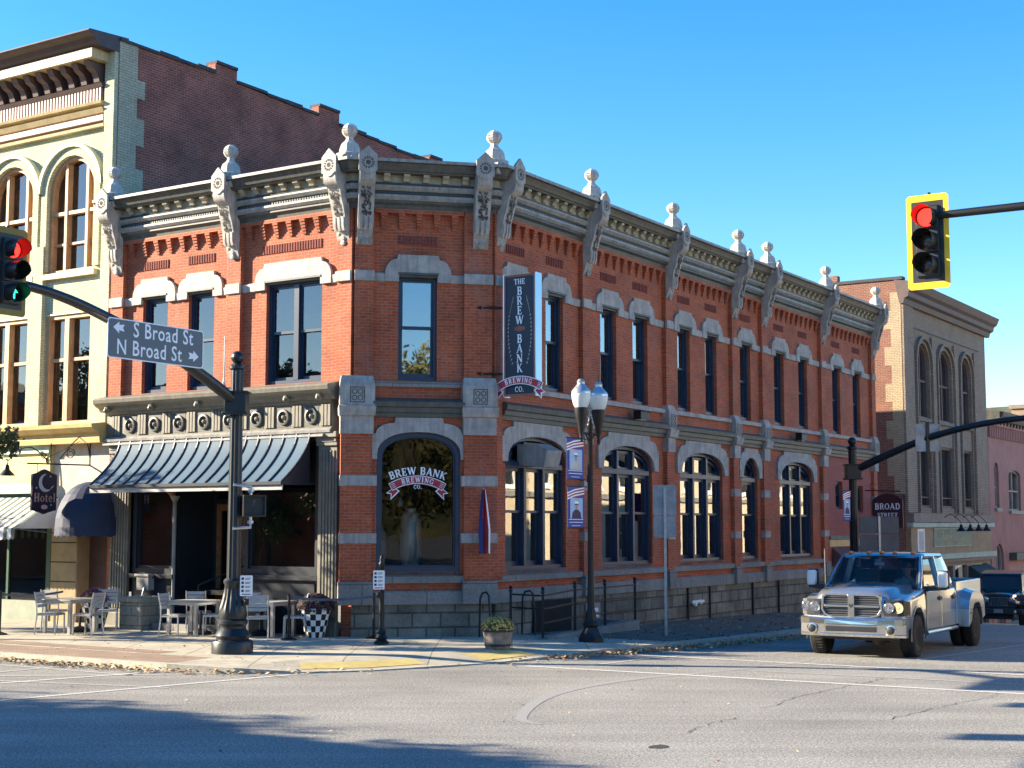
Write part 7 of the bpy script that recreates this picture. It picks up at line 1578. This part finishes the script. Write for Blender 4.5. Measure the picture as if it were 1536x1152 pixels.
# roof
b_ = MB(); rings = []
for z, x0, x1, hw in ((1.855,-1.02,-2.78,.79),(1.90,-1.08,-2.76,.775),(1.945,-1.20,-2.68,.73),(1.97,-1.45,-2.5,.60),(1.978,-1.7,-2.3,.3)):
    c = .14; pts = []
    for cx_, cy_, a0 in ((x0 - c, hw - c, 0), (x1 + c, hw - c, 90), (x1 + c, -hw + c, 180), (x0 - c, -hw + c, 270)):
        for k in range(4): a = R_(a0 + 30 * k); pts.append((cx_ + c * math.cos(a), cy_ + c * math.sin(a), z))
    rings.append(pts)
b_.loft(rings, 0, True); obj('roof', b_, M_['silver'], None, tk)
for y in (-.62, -.26, 0, .26, .62): b_ = MB(); b_.ball((-1.19, y, 1.955), .055, 8, 0, (1.3, 1, .55)); obj('marker_light', b_, M_['amber'], None, tk)
b_ = MB(); b_.add([(-.50, -.84, 1.30), (-.44, 0, 1.32), (-.50, .84, 1.30), (-1.08, .72, 1.86), (-1.03, 0, 1.875), (-1.08, -.72, 1.86)], [(0,1,4,5), (1,2,3,4)], 0, True); obj('windscreen', b_, M_['cglass'], None, tk, recalc=False)
b_ = MB(); b_.tube([(-.50, -.86, 1.295), (-.43, 0, 1.315), (-.50, .86, 1.295)], .018, 6); b_.tube([(-1.08, -.74, 1.86), (-1.025, 0, 1.878), (-1.08, .74, 1.86)], .02, 6); b_.tube([(-.49, -.86, 1.29), (-1.08, -.74, 1.865)], .018, 6); b_.tube([(-.49, .86, 1.29), (-1.08, .74, 1.865)], .018, 6); obj('windscreen_seal', b_, M_['plast'], None, tk)
for y0, y1 in ((.70, .02), (-.12, -.78)): b_ = MB(); b_.tube([(-.40, y0, 1.325), (-.47, (y0 + y1) / 2, 1.37), (-.49, y1, 1.345)], .011, 5); obj('wiper', b_, M_['plast'], None, tk)
b_ = MB(); b_.box(-3.0, -.55, -.88, .88, .5, 1.22); b_.box(-.9, -.55, -.85, .85, 1.22, 1.30); b_.tube([(-1.0,.45,1.22),(-1.02,.62,1.38),(-1.0,.45,1.54),(-.98,.28,1.38),(-1.0,.45,1.22)], .018, 6)
for y in (-.42, .42):
    b_.box(-1.75, -1.55, y - .24, y + .24, 1.2, 1.62); b_.box(-1.76, -1.62, y - .13, y + .13, 1.64, 1.82)
b_.box(-2.9, -2.7, -.75, .75, 1.2, 1.6); obj('interior', b_, M_['int'], None, tk, bevel=.02)
b_ = MB(); b_.box(-.98, -.96, -.10, .10, 1.70, 1.76); obj('rear_view_mirror', b_, M_['alu'], None, tk, bevel=.01)
b_ = MB(); b_.add([(-2.88, -.74, 1.34), (-2.88, .74, 1.34), (-2.76, .70, 1.84), (-2.76, -.70, 1.84)], [(0,1,2,3)]); obj('rear_window', b_, M_['dglass'], None, tk, recalc=False)
# grille and bumper
gp = [(-.56, 1.155), (-.50, 1.19), (.50, 1.19), (.56, 1.155), (.58, .90), (.52, .80), (.38, .755), (-.38, .755), (-.52, .80), (-.58, .90)]
FG = WM[tk.name] @ Matrix(((0, -1, 0, .90), (1, 0, 0, 0), (0, 0, 1, 0), (0, 0, 0, 1)))
gi = [(x * .925, .97 + (z - .97) * .86) for x, z in gp]
b_ = MB(); b_.prism(gp[::-1], 0, .055, [gi[::-1]]); b_.fb(-.06, .06, .77, 1.18, .02, .07); b_.fb(-.52, .52, .948, .990, .02, .06); gr = obj('grille', b_, M_['chromeb'], FG, tk, bevel=.008)
b_ = MB(); b_.fb(-.54, .54, .77, 1.18, .0, .012); obj('grille_opening', b_, M_['plast'], FG, gr)
b_ = MB()
for k in range(9):
    z = .80 + .042 * k
    if abs(z - .97) > .02: b_.fb(-.53, .53, z - .0035, z + .0035, .018, .030)
obj('grille_bars', b_, M_['rimg'], FG, gr)
b_ = MB(); b_.prism([(-.035, 1.02), (-.045, .985), (-.02, .955), (0, .935), (.02, .955), (.045, .985), (.035, 1.02), (.015, 1.0), (0, .985), (-.015, 1.0)], .07, .078); obj('emblem', b_, M_['plast'], FG, gr)
secs = []
for y in (-.99, -.93, -.80, -.5, 0, .5, .80, .93, .99):
    e = abs(y) / .99; x = 1.03 - .20 * max(0, e - .55) ** 1.6 * 2.2 - .02 * e; top = .765 - .045 * min(1, max(0, (.62 - abs(y)) / .3)) if True else 0
    secs.append([(x - .16, y, top), (x - .03, y, top), (x, y, top - .03), (x + .005, y, .64), (x - .012, y, .625), (x - .012, y, .47), (x, y, .455), (x - .03, y, .41), (x - .16, y, .41)])
b_ = MB(); b_.loft(secs, 0, False); obj('front_bumper', b_, M_['chromeb'], None, tk)
b_ = MB(); b_.box(1.0, 1.022, -.48, .48, .505, .60); bo = obj('bumper_intake', b_, M_['plast'], None, tk, bevel=.01)
b_ = MB(); b_.box(.86, .92, -.60, .60, .36, .42); obj('air_dam', b_, M_['plast'], None, tk)
b_ = MB(); b_.tube([(-.35, -.90, 1.25), (-.38, -.92, 2.02)], .008, 5); obj('radio_antenna', b_, M_['alu'], None, tk)
# driver
dv = thing('person', 'driver in a pale grey top at the wheel of the silver pickup truck', 'person', TM @ Matrix.Translation((-1.45, .42, .95)))
def skin_body(name, pts, edges, m, par, M, lv=1):
    me = bpy.data.meshes.new(name); me.from_pydata([p[0] for p in pts], edges, []); o = bpy.data.objects.new(name, me); me.materials.append(m); link(o, M, par)
    k = o.modifiers.new('skin', 'SKIN'); 
    sk = me.skin_vertices[0] if me.skin_vertices else None
    if sk is None:
        b = bmesh.new(); b.from_mesh(me); b.verts.layers.skin.verify(); b.to_mesh(me); b.free(); sk = me.skin_vertices[0]
    for i, p in enumerate(pts): sk.data[i].radius = (p[1], p[1]); 
    sk.data[0].use_root = True
    s2 = o.modifiers.new('sub', 'SUBSURF'); s2.levels = lv; s2.render_levels = lv; return o
MD = WM[dv.name]
pts = [((0,0,0),.15),((0,0,.22),.15),((.0,0,.42),.17),((0,0,.52),.08),((0,0,.58),.06),((.01,0,.66),.10),((.01,0,.74),.095),
       ((0,.17,.42),.065),((.16,.22,.24),.05),((.38,.14,.38),.04),((.44,.12,.42),.03),((0,-.17,.42),.065),((.16,-.20,.24),.05),((.36,-.12,.34),.04),((.43,-.10,.38),.03),
       ((.25,.10,-.02),.09),((.45,.12,.0),.075),((.25,-.10,-.02),.09),((.45,-.12,.0),.075),((.60,.12,-.3),.055),((.60,-.12,-.3),.055)]
ed = [(0,1),(1,2),(2,3),(3,4),(4,5),(5,6),(2,7),(7,8),(8,9),(9,10),(2,11),(11,12),(12,13),(13,14),(0,15),(15,16),(0,17),(17,18),(16,19),(18,20)]
skin_body('body', pts, ed, M_['skin'], dv, MD)
b_ = MB(); b_.lathe([(.17,-.05),(.19,.1),(.20,.3),(.19,.42),(.10,.50),(.075,.53)], (0,0,0), 14, 0, True, (.85, 1.15))
for s_ in (1, -1): b_.tube([(0, s_*.17, .43), (.16, s_*.22, .24), (.34, s_*.15, .35)], [.085, .065, .052], 10)
obj('shirt', b_, M_['curtain'], MD, dv); b_ = MB(); b_.ball((-.01, 0, .745), .108, 12, 0, (1, .95, .8)); obj('hair', b_, M_['int'], MD, dv)
b_ = MB(); b_.ball((.10, 0, .68), .02, 6); b_.ball((.088, .035, .71), .012, 6); b_.ball((.088, -.035, .71), .012, 6); b_.box(.09, .10, -.025, .025, .63, .637); b_.ball((.01, .10, .69), .022, 6, 0, (.6, .5, 1)); b_.ball((.01, -.10, .69), .022, 6, 0, (.6, .5, 1)); obj('face', b_, M_['skin'], MD, dv)
# dark off-road car behind
JM = Matrix.Translation(P(31.2, 3.45)) @ Matrix.Rotation(ANG_R + math.pi + R_(10), 4, 'Z') @ Matrix.Rotation(R_(2.0), 4, 'Y')
jp = thing('off_road_car', 'black boxy off road car with a seven slot grille following behind the silver pickup', 'car', JM)
b_ = MB(); st = [(.52,.60,.62,1.16,1.19,.5),(.45,.62,.60,1.18,1.22,.5),(-.2,.66,.56,1.22,1.26,.55),(-.75,.72,.50,1.24,1.28,.6),(-.8,.80,.45,1.24,1.24,.7),(-3.3,.80,.45,1.24,1.24,.7)]; b_.loft(body_rings(st), 0, True); obj('body', b_, M_['carblk'], None, jp)
b_ = MB(); b_.box(-3.3, -1.35, -.74, .74, 1.24, 1.80); b_.box(-3.32, -1.25, -.76, .76, 1.80, 1.86); obj('hardtop', b_, M_['carblk'], None, jp, bevel=.04)
b_ = MB(); b_.add([(-.95, -.70, 1.27), (-.95, .70, 1.27), (-1.25, .67, 1.78), (-1.25, -.67, 1.78)], [(0,1,2,3)]); b_.add([(-1.0, .76, 1.3), (-3.2, .76, 1.3), (-3.2, .745, 1.75), (-1.4, .745, 1.75)], [(0,1,2,3)]); obj('windscreen', b_, M_['dkpane'], None, jp, recalc=False)
b_ = MB(); b_.tube([(-.93, -.74, 1.24), (-1.25, -.70, 1.82)], .04, 6); b_.tube([(-.93, .74, 1.24), (-1.25, .70, 1.82)], .04, 6); b_.tube([(-1.25, -.70, 1.80), (-1.25, .70, 1.80)], .04, 6); obj('windscreen_frame', b_, M_['carblk'], None, jp)
FJ = WM[jp.name] @ Matrix(((0, -1, 0, .53), (1, 0, 0, 0), (0, 0, 1, 0), (0, 0, 0, 1)))
b_ = MB(); b_.prism(rrect(-.60, .60, .76, 1.18, .08), 0, .03, [rect(-.345 + .1 * k, -.285 + .1 * k, .82, 1.10) for k in range(7)]); g_ = obj('grille', b_, M_['carbr'], FJ, jp); b_ = MB(); b_.fb(-.5, .5, .8, 1.12, .0, .004); obj('grille_opening', b_, M_['plast'], FJ, g_)
b_ = MB()
for k in range(7):
    x = -.315 + .1 * k; b_.prism(rect(x - .036, x + .036, .81, 1.11), .03, .036, [rect(x - .027, x + .027, .825, 1.095)])
obj('slot_trim', b_, M_['chromeb'], FJ, g_)
for s_ in (1, -1):
    b_ = MB(); b_.lathe([(.12, 0), (.10, .02), (.04, .03), (0, .03)], (0,0,0), 16); b_.xf(Matrix.Translation((.56, s_ * .46, 1.02)) @ Matrix.Rotation(R_(90), 4, 'Y')); hh = obj('headlight', b_, M_['hlens'], None, jp)
    b_ = MB(); b_.prism([(-.62, .98), (-.55, 1.10), (-.2, 1.16), (.35, 1.16), (.56, 1.06), (.60, .98), (.5, 1.0), (.3, 1.08), (-.2, 1.08), (-.45, 1.0)], -.95 if s_ < 0 else .62, -.62 if s_ < 0 else .95)
    b_.v = [(v[0], -v[1] if False else v[1], v[2]) for v in b_.v]; obj('fender_flare', b_, M_['plast'], None, jp, bevel=.02)
    wheel(jp, 0, s_ * .80, .41, .26, s_); wheel(jp, -2.75, s_ * .80, .41, .26, s_)
    b_ = MB(); b_.box(-1.05, -.95, min(s_*.92, s_*1.12), max(s_*.92, s_*1.12), 1.28, 1.46); obj('side_mirror', b_, M_['plast'], None, jp, bevel=.03)
b_ = MB(); b_.box(.56, .62, .52, .62, 1.14, 1.20); obj('turn_lamp', b_, M_['honw'], None, jp, bevel=.01)
b_ = MB(); b_.box(.55, .78, -.85, .85, .50, .70); b_.box(-3.0, .5, -.5, .5, .3, .5); bm_ = obj('front_bumper', b_, M_['plast'], None, jp, bevel=.03)
b_ = MB(); b_.box(.782, .79, -.16, .16, .56, .70); obj('licence_plate', b_, M_['signback'], None, bm_)
for s_ in (1, -1): b_ = MB(); b_.lathe([(.06, 0), (0, .012)], (0,0,0), 12); b_.xf(Matrix.Translation((.785, s_ * .58, .60)) @ Matrix.Rotation(R_(90), 4, 'Y')); obj('fog_lamp', b_, M_['hlens'], None, bm_)
# dark car cut by the right edge
SM = Matrix.Translation(P(22.3, 7.75)) @ Matrix.Rotation(ANG_R + math.pi + R_(8), 4, 'Z')
sc = thing('hatchback_car', 'dark blue car with a bright headlamp cut off by the right edge of the photo', 'car', SM)
b_ = MB(); st = [(.88,.62,.35,.70,.74,.4),(.82,.78,.28,.78,.84,.5),(.5,.86,.24,.86,.94,.6),(.0,.89,.22,.92,1.0,.62),(-.6,.89,.22,.96,1.03,.65),(-.7,.89,.22,.97,.99,.7),(-3.0,.89,.22,1.0,1.0,.7),(-3.4,.84,.3,.95,.97,.6)]; b_.loft(body_rings(st), 0, True); o = obj('body', b_, M_['carbr'], None, sc)
boolcut(o, [cyl(0, .33, .38, .55, 1.3), cyl(0, .33, .38, -1.3, -.55), cyl(-2.65, .33, .38, .55, 1.3), cyl(-2.65, .33, .38, -1.3, -.55)])
b_ = MB(); rings = []
for z, x0, x1, hw in ((.98,-.55,-3.2,.80),(1.2,-.95,-3.1,.74),(1.42,-1.4,-2.9,.64),(1.47,-1.6,-2.7,.55)): rings.append([(x0, hw * .8, z), (x0 - .25, hw, z), (x1, hw, z), (x1, -hw, z), (x0 - .25, -hw, z), (x0, -hw * .8, z)])
b_.loft(rings, 0, True); obj('greenhouse', b_, M_['dkpane'], None, sc); b_ = MB(); b_.lathe([(0,0)], (0,0,0), 3) if False else b_.box(-2.75, -1.5, -.58, .58, 1.455, 1.49); obj('roof', b_, M_['carbr'], None, sc, bevel=.015)
for s_ in (1, -1):
    wheel(sc, 0, s_ * .78, .33, .20, s_, mt='alu'); wheel(sc, -2.65, s_ * .78, .33, .20, s_, mt='alu')
    b_ = MB(); b_.ball((.80, s_ * .62, .68), .11, 12, 0, (.8, 1.2, .7)); h_ = obj('headlight', b_, M_['hlens'], None, sc); b_ = MB(); b_.ball((.87, s_ * .60, .69), .055, 10); obj('lit_lamp', b_, M_['hon'], None, h_)
    b_ = MB(); b_.box(-.9, -.75, min(s_*.90, s_*1.04), max(s_*.90, s_*1.04), .98, 1.10); obj('side_mirror', b_, M_['carbr'], None, sc, bevel=.03)
b_ = MB(); b_.box(.84, .91, -.42, .42, .40, .60); obj('grille', b_, M_['plast'], None, sc, bevel=.02)
